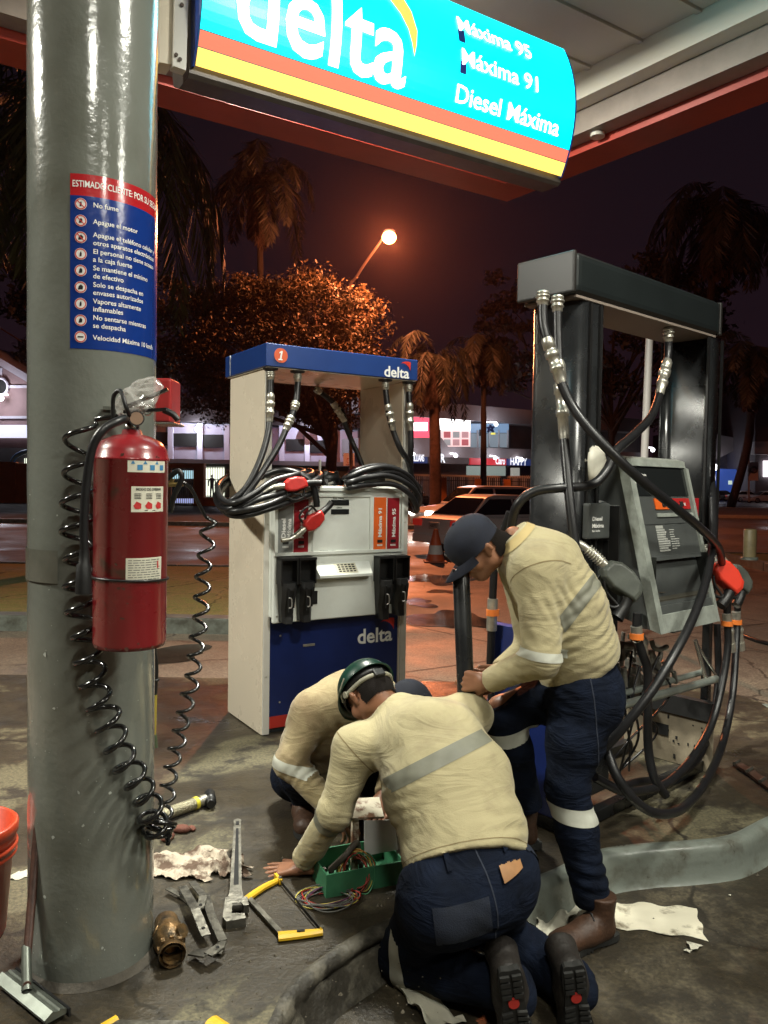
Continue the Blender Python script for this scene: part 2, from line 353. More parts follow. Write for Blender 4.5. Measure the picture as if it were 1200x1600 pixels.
# recessed luminaires in the soffit, each with a frame and a glowing diffuser
def luminaire(a, c, pw, main=True, lab=''):
    L_ = thing('canopy_light', lab, 'canopy light', tuple(CC+cl(a, c, 0)-Vector((0, 0, CC.z))), YU)
    b = MB(); b.box(-.30, .30, -.30, -.27, CZ+.345, CZ+.384); b.box(-.30, .30, .27, .30, CZ+.345, CZ+.384); b.box(-.30, -.27, -.268, .268, CZ+.345, CZ+.384); b.box(.27, .30, -.268, .268, CZ+.345, CZ+.384)
    b.build('frame', white, L_)
    b = MB(); b.box(-.265, .265, -.265, .265, CZ+.36, CZ+.38)
    b.build('diffuser', mat('lamp_diffuser', (.9, .9, .85), .4, emit=(1, .97, .80), es=9), L_)
    l = bpy.data.lights.new('canopy_lamp', 'AREA'); l.shape = 'SQUARE'; l.size = .5; l.energy = pw; l.color = (1, .985, .87)
    o = bpy.data.objects.new('canopy_lamp', l); link(o, L_); o.location = (0, 0, CZ+.34)
for a, c, pw, lab in ((2.6, 4.5, 100, 'square canopy light above and behind the black pump'), (5.2, 5.9, 60, 'square canopy light between the grey column and the photographer'), (1.3, 7.0, 110, 'square canopy light over the near right forecourt'), (4.0, 8.2, 48, 'square canopy light nearest the back of the canopy'), (2.3, 1.15, 270,  'square canopy light by the fascia corner beyond the lit sign'), (7.0, .9, 300, 'square canopy light to the left of the grey column')):
    luminaire(a, c, pw, lab=lab)
# cream beam and bracket that run behind the column
bp_ = thing('canopy_bracket', 'cream steel channel bracket hanging from the canopy beside the lit sign', 'bracket', (0, 0, 0))
# ================================================================ LIT SIGN under the canopy
SD = Vector((math.cos(R(32)), math.sin(R(32)), 0)); SNn = Vector((math.sin(R(32)), -math.cos(R(32)), 0))   # along the sign, out of its face
sb = py_(872, 279, 4.55)                       # bottom right corner of the face
def onp(px, py, o, n):                         # pixel ray meets the plane through o with normal n
    d = ray(px, py); t = (o-CAM0).dot(n)/d.dot(n); return CAM0+d*t
sl = onp(303, 88, sb, SNn); SW = (sb-sl).dot(SD); ztop = onp(881, 81, sb, SNn).z; SHh = ztop-sb.z
sign = thing('lit_fuel_sign', 'glowing cyan curved sign with white delta lettering under the canopy', 'sign', (sb.x, sb.y, sb.z), R(32))
# local: x along sign (0 = right end, negative left), -y outwards, z up
def sface(x, z): return (x, -.10*(1-((z/SHh-.5)*2)**2)-.02, z)
SL = -SW-.0
b = MB(); body = mat('sign_housing', (.10, .085, .075), .4, .3, var=.3)
prof = [(.24, .06), (.24, SHh-.02), (.02, SHh), (0, SHh), (0, 0), (.0, -.020), (.02, -.034), (.15, -.028), (.22, .01)]
vs = [(x, y, z) for x in (SL-.02, .02) for y, z in prof]; n = len(prof)
b.add(vs, [tuple(range(n)), tuple(range(n, 2*n))[::-1]]+[(i, n+i, n+(i+1) % n, (i+1) % n) for i in range(n)]); b.build('housing', body, sign)
def strip(mb, z0, z1, x0=SL, x1=0, k=6, off=0.0):
    for i in range(k):
        a, c = z0+(z1-z0)*i/k, z0+(z1-z0)*(i+1)/k
        q = [sface(x0, a), sface(x1, a), sface(x1, c), sface(x0, c)]; mb.add([(x, y-off, z) for x, y, z in q], [(0, 1, 2, 3)])
def emi(n, c, s): return mat(n, tuple(v*.5 for v in c), .3, emit=c, es=s)
b = MB(); strip(b, SHh*.185, SHh, k=16); b.build('cyan_panel', emi('lit_cyan', (0.0, .62, .78), 2.8), sign)
b = MB(); strip(b, SHh*.100, SHh*.18, k=3); b.build('red_stripe', emi('lit_red', (.85, .17, .10), 1.1), sign)
b = MB(); strip(b, 0.005, SHh*.095, k=3); b.build('yellow_stripe', emi('lit_yellow', (1, .60, .10), 1.7), sign)
for x0 in (SL-.012, .004):
    b = MB(); b.add([(x0, *sface(0, SHh*i/12)[1:]) for i in range(13)]+[(x0+.008, *sface(0, SHh*i/12)[1:]) for i in range(13)]+[(x0, .01, SHh*i/12) for i in range(13)]+[(x0+.008, .01, SHh*i/12) for i in range(13)], [(i, 13+i, 14+i, i+1) for i in range(12)]+[(i, i+1, 27+i, 26+i) for i in range(12)]+[(13+i, 39+i, 40+i, 14+i) for i in range(12)]); b.build('end_cap', mat('sign_end_blue', (.02, .06, .3), .3), sign)

lw = emi('lit_white', (1, .99, .97), 4)
def sfn(ox, oz, off=.006): return lambda x, y: (lambda q: (q[0], q[1]-off, q[2]))(sface(ox+x, oz+y))
def sloc(px, py):
    q = onp(px, py, sb-SNn*-.06, SNn); return (q-sb).dot(SD), q.z-sb.z
(dx0, dz0), (dx1, _z) = sloc(357, 50), sloc(622, 131)
b = MB(); text(b, 'delta', sfn(dx0, dz0-.01), .50, .014, width=dx1-dx0, slc=.03); b.build('lettering', lw, sign)
for s_, p0_, p1_ in (('Máxima 95', (708, 52), (822, 88)), ('Máxima 91', (708, 108), (826, 140)), ('Diesel Máxima', (702, 163), (862, 206))):
    (x0_, z0_), (x1_, _z) = sloc(*p0_), sloc(*p1_)
    b = MB(); text(b, s_, sfn(x0_, z0_), SHh*.165, .006, width=x1_-x0_, slc=.03); b.build('fuel_grade_lettering', lw, sign)
for q0_, q1_ in (((707, 72), (718, 54)), ((707, 122), (717, 106))):
    (x0_, z0_), (x1_, z1_) = sloc(*q0_), sloc(*q1_); b = MB(); b.add([sfn(0, 0, .005)(x, z) for x, z in ((x0_, z0_), (x1_, z0_), (x1_, z1_), (x0_, z1_))], [(0, 1, 2, 3)]); b.build('blue_mark', mat('dark_blue_mark', (.01, .03, .25), .4), sign)
def arc_sw(fn, w, h, tip=.0):  # crescent swoosh: wide outer top arc that tapers down on the right
    n = 16; o_, i_ = [], []
    for k in range(n+1):
        t = k/n; a = math.pi*.62*(1-t)
        o_.append((w*math.cos(a*1.0)*1.0, h*math.sin(a))); i_.append((w*(-.02+.90*math.cos(a*.93)), h*(.78*math.sin(a*.97)-.14*t*(1-t))))
    return o_, i_
def swoosh(mb, fn, w, h):
    o_ = [(-w, h*.55), (-w*.6, h*.86), (-w*.15, h*.99), (w*.3, h*1.0), (w*.8, h*.98), (w*.98, h*.93), (w, h*.5), (w*.96, 0), (w*.88, -h*.35)]
    i_ = [(-w, h*.55), (-w*.62, h*.62), (-w*.2, h*.56), (w*.15, h*.42), (w*.42, h*.22), (w*.60, h*0.0), (w*.70, -h*.12), (w*.8, -h*.26), (w*.88, -h*.35)]
    n = len(o_); mb.add([fn(*p) for p in o_]+[fn(*p) for p in i_], [(i, n+i, n+i+1, i+1) for i in range(n-1)])
b = MB(); outer = [(540, -40), (570, -42), (600, -32), (622, -8), (635, 25), (641, 58), (639, 80), (636, 98)]; inner = [(540, -40), (562, -30), (584, -14), (603, 6), (617, 30), (627, 55), (632, 76), (636, 98)]
oo = [sfn(0, 0, .007)(*sloc(*q)) for q in outer]; ii = [sfn(0, 0, .007)(*sloc(*q)) for q in inner]; b.add(oo+ii, [(i, 8+i, 9+i, i+1) for i in range(7)]); b.build('swoosh', emi('lit_orange', (1, .45, .08), 1.3), sign)
# bracket (cream plates left of the sign)
o = onp(262, 100, sb+SNn*-.05, SNn)
b = MB(); v = [onp(x, y, sb, SNn) for x, y in ((249, 97), (270, 101), (274, -120), (250, -130))]; w = [q-SNn*.10 for q in v]
b.add(v+w, [(0, 1, 2, 3), (7, 6, 5, 4), (0, 4, 5, 1), (1, 5, 6, 2), (2, 6, 7, 3), (3, 7, 4, 0)]); b.build('channel', cream, bp_)
b = MB(); v = [onp(x, y, sb+SNn*.03, SNn) for x, y in ((271, 103), (291, 110), (298, -120), (276, -125))]; w = [q-SNn*.05 for q in v]
b.add(v+w, [(0, 1, 2, 3), (7, 6, 5, 4), (0, 4, 5, 1), (1, 5, 6, 2), (2, 6, 7, 3), (3, 7, 4, 0)]); b.build('flange', white, bp_)
b = MB()
for x, y in ((284, 8), (275, 86), (281, 93)):
    q = onp(x, y, sb+SNn*.034, SNn); b.cyl(q, q+SNn*.006, .008, n=10)
b.build('bolt', mat('rusty_bolt', (.06, .035, .02), .6), bp_)
# ================================================================ COLUMN with safety notice
COLX, COLY, COLR = -.905, 2.43, .187
colp = mat('grey_column_gloss', (.16, .17, .148), .17, vs=3.2, col2=(.125, .13, .108), thresh=(.30, .55), bump=.14, bs=50, coat=.5, rvar=.04)
column = thing('canopy_column', 'thick round grey painted steel column with a blue and red notice', 'column', (COLX, COLY, 0))
b = MB(); prof = [(COLR, .0)]+[(COLR+.0006*math.sin(i*1.3), .0+i*.043) for i in range(1, 100)]+[(COLR, 4.32)]
b.lathe(prof, 72); b.build('shaft', colp, column)
b = MB(); b.lathe([(COLR+.022, 0.001), (COLR+.015, .008), (COLR+.002, .02)], 60); b.build('base_skirt', mat('grimy_mortar', (.07, .06, .045), .8, var=.5, bump=.5), column)
def cfn(a0, z0, off=.0012):     # wrap text on the column: x is arc length
    return lambda x, y: (math.cos(a0+x/(COLR+off))*(COLR+off), math.sin(a0+x/(COLR+off))*(COLR+off), z0+y)
camdir = math.atan2(-COLY, -COLX)              # facing the camera
def cang(px):                                  # angle on the column seen at this pixel column
    s = (px-600)/F; th = math.atan(s); d = math.hypot(COLX, COLY); al = th-math.atan2(COLX, COLY)
    off = d*math.sin(al)/COLR; off = max(-.985, min(.985, off)); return camdir+math.asin(off)-al*1.0
def cz(px, py):
    a = cang(px); P = Vector((COLX+math.cos(a)*COLR, COLY+math.sin(a)*COLR, 0)); d = ray(px, py); return CAMZ+d.z*(P.y/d.y)
def cpatch(mb, a0, a1, z0, z1, off, k=16):
    vs = [(math.cos(a0+(a1-a0)*i/k)*(COLR+off), math.sin(a0+(a1-a0)*i/k)*(COLR+off), z) for i in range(k+1) for z in (z0, z1)]
    mb.add(vs, [(2*i, 2*i+2, 2*i+3, 2*i+1) for i in range(k)], True)
aL = cang(109); aR = aL+1.95
zt, zm, zb = cz(130, 272), cz(130, 306), cz(130, 545)
ntc_blue = mat('notice_blue', (.008, .035, .21), .2, bump=.10, bs=42, coat=.5, var=.1); ntc_red = mat('notice_red', (.42, .015, .02), .2, bump=.10, bs=42, coat=.5)
b = MB(); cpatch(b, aL, aR, zb, zm, .0012); notice = b.build('safety_notice', ntc_blue, column)
b = MB(); cpatch(b, aL, aR, zm, zt, .0012); b.build('notice_header', ntc_red, notice)
H_ = zm-zb; b = MB()
text(b, 'ESTIMADO CLIENTE: POR SU SEGURIDAD', cfn(aL+.03, zm+.024, .002), .026, .012, width=.345)
lines = ['No fume', 'Apague el motor', ('Apague el teléfono celular y', 'otros aparatos electrónicos'), ('El personal no tiene acceso', 'a la caja fuerte'), ('Se mantiene el mínimo', 'de efectivo'), ('Solo se despacha en', 'envases autorizados'), ('Vapores altamente', 'inflamables'), ('No sentarse mientras', 'se despacha'), 'Velocidad Máxima 10 km/h']
ic = MB(); ib = MB(); ig = MB()
for i, l in enumerate(lines):
    z = zm-H_*(.055+i*.1085)
    l = (l,) if isinstance(l, str) else l
    for j, t in enumerate(l):
        text(b, t, cfn(aL+.33, z-.006+(0.010 if len(l) > 1 else 0)-j*.0225, .002), .0195, .012)
    f = cfn(aL+.155, z, .002); n = 18; f2 = cfn(aL+.155, z, .0026); f3 = cfn(aL+.155, z, .003)
    ic.add([f(.0165*math.cos(6.283*k/n), .0165*math.sin(6.283*k/n)) for k in range(n)], [tuple(range(n))])
    ib.add([f2(r_*math.cos(6.283*k/n), r_*math.sin(6.283*k/n)) for k in range(n) for r_ in (.0125, .0155)], [(2*k, (2*k+2) % (2*n), (2*k+3) % (2*n), 2*k+1) for k in range(n)])
    if i < 8:
        if i < 3: ib.add([f3(*q) for q in ((-.010, .008), (-.008, .010), (.010, -.008), (.008, -.010))], [(0, 1, 2, 3)])
        w = .003+.002*(i % 3); ig.add([f2(*q) for q in ((-w, -.007), (w*.8, -.006), (w, .002), (.001, .008), (-w*.7, .003))], [(0, 1, 2, 3, 4)])
    else: ig.add([f2(*q) for q in ((-.008, -.002), (.008, -.002), (.008, .002), (-.008, .002))], [(0, 1, 2, 3)])
b.build('lettering', lwhite, notice); ic.build('icon_disc', lwhite, notice); ib.build('icon_ring', redm, notice); ig.build('icon_figure', dark, notice)
pp0 = lambda y_: py_(75, y_, COLY-.12).z
# plate strapped low on the left of the shaft (dull metal band with a seam)
b = MB(); cpatch(b, camdir-1.9, cang(91), pp0(907), pp0(857), .004); b.build('metal_patch', mat('patch_metal', (.20, .20, .165), .25, .4, var=.3, bump=.2, bs=25), column)
# paint flecks
b = MB(); rg = random.Random(3)
for i in range(150):
    a = camdir+rg.uniform(-1.3, 1.3); z = rg.random()**1.3*1.5+.02; s = rg.uniform(.0006, .0022)*(1+2*(rg.random() < .12)); f = cfn(a, z, .0008)
    n = 6; b.add([f(s*math.cos(6.28*k/n)*rg.uniform(.5, 1.3), s*math.sin(6.28*k/n)*rg.uniform(.5, 1.5)) for k in range(n)], [tuple(range(n))])
b.build('paint_fleck', mat('pale_flecks', (.4, .42, .38), .6), column)
# ================================================================ BACKGROUND
SOD = (1.0, .27, .10)
def prism_on(mb, pts, o, n, th):               # outline on a wall plane, given thickness going away from the camera
    v = [onp(x, y, o, n) for x, y in pts]; w = [q-n*th for q in v]; k = len(v)
    mb.add(v+w, [tuple(range(k)), tuple(range(k, 2*k))[::-1]]+[(i, k+i, k+(i+1) % k, (i+1) % k) for i in range(k)])
def rect_on(mb, x0, y0, x1, y1, o, n, th=.1, off=0.0):
    o2 = o+n*off; prism_on(mb, [(x0, y0), (x1, y0), (x1, y1), (x0, y1)], o2, n, th)
lil = mat('lilac_render', (.46, .43, .54), .8, var=.25, vs=.4)
mauve = mat('mauve_render', (.24, .15, .15), .8, var=.25, vs=.5)
roofd = mat('dark_roof', (.05, .04, .045), .8, var=.3, vs=.6)
orw = mat('orange_wall', (.92, .30, .08), .7, var=.15, vs=.8)
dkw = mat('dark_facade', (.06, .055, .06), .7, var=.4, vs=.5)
iron = mat('dark_iron', (.02, .02, .025), .5)
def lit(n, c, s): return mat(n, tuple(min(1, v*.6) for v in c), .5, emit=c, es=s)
winl = lit('lit_window', (.95, 1, .80), 1.1); bulb = lit('white_bulb', (.95, .95, 1), 8); cyanl = lit('cyan_sign_glow', (.25, .9, .85), 1.2)
def bulb_at(px, py, o, n, r, parent, off=.35, pw=0, name='wall_lamp', colr=(.85, .9, 1)):
    p = onp(px, py, o+n*off, n); b = MB(); b.ball(p, r, n=12); b.bar(p+Vector((0, 0, r)), p+Vector((0, 0, r*1.6))-n*off, r*.5); x = b.build(name, bulb, parent)
    if pw:
        l = bpy.data.lights.new('lamp_light', 'POINT'); l.energy = pw; l.color = colr; l.shadow_soft_size = r*1.2
        lo = bpy.data.objects.new('lamp_light', l); link(lo, parent); lo.location = p+n*.3
# ---- school building (lilac, two storeys) -----------------------------------------------------------
sn = Vector((math.sin(R(4)), -math.cos(R(4)), 0)); so = py_(300, 760, 60)
sch = thing('school_building', 'long two storey lilac building with dark openings behind the orange gate', 'building')
b = MB(); prism_on(b, [(225, 658), (640, 676), (640, 786), (225, 788)], so, sn, 8); b.build('wall', lil, sch)
b = MB(); prism_on(b, [(222, 618), (640, 642), (642, 672), (222, 656)], so+sn*.9, sn, 9.5); b.build('roof', roofd, sch)
b = MB(); prism_on(b, [(222, 716), (642, 724), (642, 731), (222, 722)], so+sn*1.2, sn, 1.2); b.build('balcony_slab', mat('slab_grey', (.16, .16, .18), .8), sch)
for x0, y0, x1, y1 in ((238, 675, 262, 696), (271, 677, 307, 697), (317, 679, 348, 699), (360, 681, 392, 701), (447, 686, 475, 704), (484, 688, 511, 707), (540, 690, 562, 708)):
    b = MB(); rect_on(b, x0, y0, x1, y1, so, sn, .3, .25); b.build('window', dark, sch)
for x in (266, 312, 354, 420, 440, 480, 516, 570):
    b = MB(); rect_on(b, x-4, 660+(x-266)*.03, x+4, 718+(x-266)*.03, so, sn, .35, .45); b.build('pillar', mat('lilac_pillar', (.62, .60, .74), .8), sch)
b = MB(); rect_on(b, 224, 723, 640, 790, so, sn, .2, .15); b.build('ground_floor_recess', mat('recess_green_grey', (.05, .055, .045), .8, var=.3, vs=1), sch)
for x0, x1, y0, y1, m in ((321, 351, 730, 776, winl), (463, 476, 733, 741, cyanl), (236, 262, 728, 772, winl)):
    b = MB(); rect_on(b, x0, y0, x1, y1, so, sn, .1, .22); w = b.build('lit_window', m, sch)
    if x0 != 463:
        b = MB()
        for i in range(9): x = x0+(x1-x0)*i/8; rect_on(b, x-.35, y0, x+.35, y1, so, sn, .06, .32)
        for yy in (y0+1, (y0+y1)/2-4, y1-1): rect_on(b, x0, yy-.5, x1, yy+.5, so, sn, .06, .40)
        b.build('window_grille', iron, w)
bulb_at(309, 670, so, sn, .22, sch, .9, 330)
sl_ = bpy.data.lights.new('balcony_glow', 'POINT'); sl_.energy = 330; sl_.color = (.8, .85, 1); lo = bpy.data.objects.new('lamp_light', sl_); link(lo, sch); lo.location = onp(480, 670, so+sn*2, sn)
bulb_at(480, 672, so, sn, .12, sch, 1.7)
p = onp(331, 777, so+sn*.9, sn)
# small far pedestrian, coloured dark all over to read as a backlit silhouette
def far_person(p, label, h=1.68):
    o = thing('person', label, 'person', p); b = MB(); z = Vector
    b.tube(smooth([(-.10, 0, 0), (-.09, 0, .45), (-.07, 0, .86)], 4), [.05+.004*i for i in range(9)], 8)
    b.tube(smooth([(.12, .05, 0), (.09, .02, .45), (.06, 0, .86)], 4), [.05+.004*i for i in range(9)], 8)
    b.tube(smooth([(0, 0, .8), (0, 0, 1.1), (0, 0, 1.38), (0, 0, 1.47)], 4), [.13, .14, .145, .14, .145, .155, .165, .17, .175, .17, .15, .10, .06], 10)
    b.tube(smooth([(-.2, 0, 1.38), (-.26, 0, 1.1), (-.22, -.08, .85)], 4), [.05, .05, .048, .045, .043, .04, .038, .035, .03], 8)
    b.tube(smooth([(.2, 0, 1.38), (.27, 0, 1.12), (.22, -.1, .88)], 4), [.05, .05, .048, .045, .043, .04, .038, .035, .03], 8)
    b.tube([(0, 0, 1.44), (0, 0, 1.55)], .05, 8); b.ball((0, -.01, 1.6), .085, .10, .12); b.build('body', mat('backlit_silhouette', (.03, .025, .03), .8), o)
far_person(p, 'small figure coloured dark in silhouette, standing before the lit barred window')
# ---- orange gate portal and wall ------------------------------------------------------------------
gn = Vector((0, -1, 0)); go_ = py_(300, 775, 47)
gate = thing('gate_portal', 'orange masonry portal holding a black barred gate', 'gate')
b = MB()
rect_on(b, 256, 724, 318, 731, go_, gn, .7, .03); rect_on(b, 302, 731.1, 318, 794, go_, gn, .65, .0); rect_on(b, 236, 731.1, 265, 794, go_, gn, .65, .0); b.build('portal', orw, gate)
b = MB()
for i in range(12): x = 266+i*3.1; rect_on(b, x-.5, 733, x+.5, 790, go_, gn, .05, -.12)
rect_on(b, 265.5, 732.5, 301.5, 734, go_, gn, .06, -.05); rect_on(b, 265.5, 755, 301.5, 757, go_, gn, .06, -.05); rect_on(b, 265.5, 788, 301.5, 790, go_, gn, .06, -.05); b.build('gate_bars', iron, gate)
bk = py_(283, 770, 57)
b = MB(); rect_on(b, 262, 735, 308, 748, bk, gn, .1); b.build('lit_window', lit('pale_blue_window', (.45, .75, .85), .9), sch)
b = MB(); rect_on(b, 262, 779, 308, 788, bk, gn, .1); b.build('lit_step', lit('blue_white_glow', (.4, .45, .8), .8), sch)
def owall(x0, y0, x1, y1, label, post=True):
    t = thing('orange_wall', label, 'wall'); b = MB(); rect_on(b, x0, y0+2, x1, y1, go_, gn, .3); b.build('wall_panel', orw, t)
    b = MB(); rect_on(b, x0-.5, y0-.4, x1+.5, y0+1.8, go_, gn, .44, .07); b.build('coping', orw, t)
    return t
owall(318.5, 778, 358, 794, 'low orange wall beside the barred gate')
w1 = owall(-60, 722, 24, 791, 'tall orange garden wall at the left edge of the view')
b = MB(); rect_on(b, 24.4, 724, 42, 791, go_, gn, .6, .15); b.build('pier', orw, w1)
# ---- gabled house at the left ------------------------------------------------------------------
ho = py_(20, 770, 52); hn = gn
hs = thing('gabled_house', 'mauve gabled house with white trim and a round window at the left', 'building')
b = MB(); prism_on(b, [(-110, 640), (-55, 537), (56, 604), (56, 790), (-110, 790)], ho, hn, 9); b.build('wall', mauve, hs)
tr = mat('white_house_trim', (.50, .46, .52), .7, var=.15, vs=1); b = MB()
prism_on(b, [(-60, 524), (58, 596), (58, 608), (-60, 536)], ho, hn, .4) if False else prism_on(b, [(-60, 524), (58, 594), (58, 606), (-60, 536)], ho+hn*.5, hn, 10)
for y in (604, 652): rect_on(b, -60, y-2, 56, y+2, ho, hn, .2, .12)
rect_on(b, 0, 575, 3, 602, ho, hn, .2, .10); b.build('trim', tr, hs)
c = onp(-1, 604, ho+hn*.16, hn); b = MB(); b.torus(c, .56, .09, (0, 1, 0), 28); b.build('round_window_frame', tr, hs)
b = MB(); b.cyl(c, c+Vector((0, .1, 0)), .54); b.build('round_window', dark, hs)
b = MB(); rect_on(b, -60, 664, 56, 684, ho, hn, .2, .3); b.build('glow_band', lit('white_glow_band', (.75, .75, .9), .8), hs)  # house band glows by itself to imitate light falling on it
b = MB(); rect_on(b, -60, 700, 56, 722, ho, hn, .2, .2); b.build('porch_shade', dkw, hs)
b = MB(); rect_on(b, 38, 716, 58, 770, ho, hn, .2, .4); w = b.build('lit_doorway', winl, hs)
b = MB()
for i in range(7): rect_on(b, 39+i*3, 716, 39.8+i*3, 772, ho, hn, .06, .6)
b.build('door_grille', iron, w)
bulb_at(1, 622, ho, hn, .2, hs, .9, 300)
b = MB(); q = [onp(x, y, ho+hn*3.5, hn) for x, y in ((18, 730), (22, 716), (36, 707), (58, 704))]; b.tube(smooth(q, 6), .14, 10)
tag(b.build('blue_awning_frame', mat('blue_tube', (.03, .20, .55), .4)), 'curved blue awning tube above the orange wall at left', 'awning frame')
# ---- shopping centre (two storeys, receding to the right) ----------------------------------------
mo = py_(640, 750, 62); mn = Vector((math.sin(R(33)), -math.cos(R(33)), 0))
mall = thing('shopping_centre', 'two storey shopping centre with lit storefronts and shop signs', 'building')
cgrey = mat('mall_concrete', (.28, .25, .26), .8, var=.2, vs=.3)
b = MB(); prism_on(b, [(560, 660), (1000, 660), (1000, 780), (560, 780)], mo-mn*1.2, mn, 14); b.build('wall', dkw, mall)
b = MB(); prism_on(b, [(560, 618), (1000, 655), (1000, 676), (560, 644)], mo+mn*.6, mn, 16); b.build('roof_fascia', cgrey, mall)
b = MB(); prism_on(b, [(560, 684), (690, 684), (700, 698), (1000, 707), (1000, 722), (560, 711)], mo+mn*.6, mn, 3); b.build('balcony_fascia', cgrey, mall)
b = MB(); rect_on(b, 640, 650, 671, 684, mo, mn, .3); b.build('shopfront', lit('pink_shop_light', (.85, .10, .16), 1.1), mall)
b = MB(); rect_on(b, 645, 660, 668, 673, mo, mn, .3, .1); b.build('lit_sign', lit('pink_white_sign', (1, .75, .8), 3), mall)
b = MB(); prism_on(b, [(690, 654), (735, 657), (735, 672), (690, 671)], mo+mn*.2, mn, .3); b.build('lit_sign', lit('white_shop_sign', (1, .97, .95), 4.5), mall)
b = MB(); prism_on(b, [(691, 672), (735, 673), (735, 698), (700, 698), (691, 688)], mo+mn*.1, mn, .2); sf = b.build('shopfront', lit('pale_shop_posters', (.75, .55, .55), .95), mall)
rg = random.Random(5)
for i in range(3):
    for j in range(2):
        b = MB(); rect_on(b, 694+i*14, 674.5+j*12, 704+i*14, 684+j*12, mo, mn, .05, .2); b.build('poster', lit('poster_%s' % ('red', 'grey', 'rose')[(i+j) % 3], ((.5, .12, .14), (.35, .35, .36), (.55, .3, .32))[(i+j) % 3], .55), sf)
b = MB(); rect_on(b, 735.5, 662, 795, 676, mo, mn, .3, .1); s_ = b.build('shop_sign', lit('steel_blue_sign', (.10, .16, .25), 1.3), mall)
b = MB(); q = [onp(x, y, mo+mn*.15, mn) for x, y in ((766, 664), (771, 675), (761, 668), (772, 667), (762, 675))]
for i in range(5): b.bar(q[i], q[(i+1) % 5], .12, .12)
b.build('star_mark', mat('star_dark_blue', (.01, .02, .08), .5), s_)
b = MB(); rect_on(b, 736, 677, 795, 699, mo, mn, .2, .0); sf2 = b.build('shopfront', lit('dim_blue_shop', (.09, .11, .13), 1.5), mall)
b = MB()
for x in (747, 755, 765, 780, 794): rect_on(b, x-.7, 672, x+.7, 700, mo, mn, .1, .2)
b.build('mullion', mat('pale_mullion', (.4, .42, .45), .5), sf2)
b = MB(); rect_on(b, 750, 671, 756, 681, mo, mn, .1, .3); b.build('menu_board', dark, sf2)
b = MB(); rect_on(b, 768, 676, 774, 679, mo, mn, .1, .32); b.build('yellow_notice', lit('yellow_glow', (.7, .6, .1), .8), sf2)
def shopsign(x0, y0, x1, y1, m, txt, tw, th, tc, tx=None, ty=None, bold=.03):
    b = MB(); prism_on(b, [(x0, y0), (x1, y0+.02*(x1-x0)), (x1, y1+.02*(x1-x0)), (x0, y1)], mo+mn*.5, mn, .3); s = b.build('shop_sign', m, mall)
    if txt:
        u = Vector((math.cos(R(33)), math.sin(R(33)), 0)); a = onp(tx or x0+2, ty or y1-3, mo+mn*.62, mn); c = onp((tx or x0+2)+tw, ty or y1-3, mo+mn*.62, mn)
        b = MB(); text(b, txt, plane_fn(a, u, (0, 0, 1)), th, bold, width=(c-a).dot(u)); b.build('lettering', tc, s)
ltx = lit('sign_letters', (.8, .82, .9), .8)
shopsign(620, 710, 668, 723, lit('navy_shop_sign', (.015, .03, .12), .5), 'WILLIAMS', 22, .75, ltx, 641, 720)
shopsign(671, 711, 733, 724, lit('brown_shop_sign', (.03, .02, .02), .8), 'JR', 13, .95, ltx, 684, 722)
shopsign(735, 713, 791, 726, lit('red_shop_sign', (.45, .02, .03), .6), 'Claro', 15, .85, ltx, 774, 725)
shopsign(794, 715, 870, 727, lit('navy_shop_sign2', (.02, .04, .16), .5), 'HAPPY', 26, .85, ltx, 797, 726)
b = MB(); rect_on(b, 731, 728, 790, 744, mo, mn, .2, .3); b.build('shopfront', lit('dim_green_shop', (.09, .11, .10), 1.6), mall)
b = MB(); rect_on(b, 800, 731, 812, 744, mo, mn, .2, .3); b.build('lit_door', lit('dim_door', (.25, .25, .22), .8), mall)
for x, y, r, pw in ((646, 709.5, .13, 60), (712, 712, .15, 60), (774, 715.5, .15, 60), (775, 663, .16, 60), (815, 718, .14, 0), (1020, 703, .2, 0)):
    bulb_at(x, y, mo, mn, r, mall, 1.3, pw)
# ---- fence with orange pillars -------------------------------------------------------------------
fo = py_(740, 775, 42)
fence = thing('railing_fence', 'white and black bar fence between orange pillars before the shops', 'fence')
for x0, x1, y0 in ((687, 698, 746), (742, 752, 748), (787, 798, 749), (905, 915, 752)):
    b = MB(); rect_on(b, x0, y0, x1, y0+42, fo, gn, .4); b.build('pillar', mat('orange_pillar', (.62, .22, .04), .7, var=.2, vs=1), fence)
b = MB()
for i in range(110):
    x = 641+i*2.6
    if any(a-1 < x < c+1 for a, c in ((687, 698), (742, 752), (787, 798))): continue
    rect_on(b, x-.35, 745, x+.35, 786, fo, gn, .04, -.1)
for y in (749, 778): prism_on(b, [(636, y), (930, y+5), (930, y+6.2), (636, y+1.2)], fo-gn*.02, gn, .05)
b.build('black_bars', iron, fence)
fo2 = py_(740, 770, 50); b = MB()
for i in range(80): x = 640+i*3.2; rect_on(b, x-.5, 743, x+.5, 775, fo2, gn, .05)
prism_on(b, [(636, 740.5), (940, 747), (940, 750), (636, 743.5)], fo2, gn, .12); b.build('white_rails', mat('white_rail', (.5, .5, .48), .5), fence)
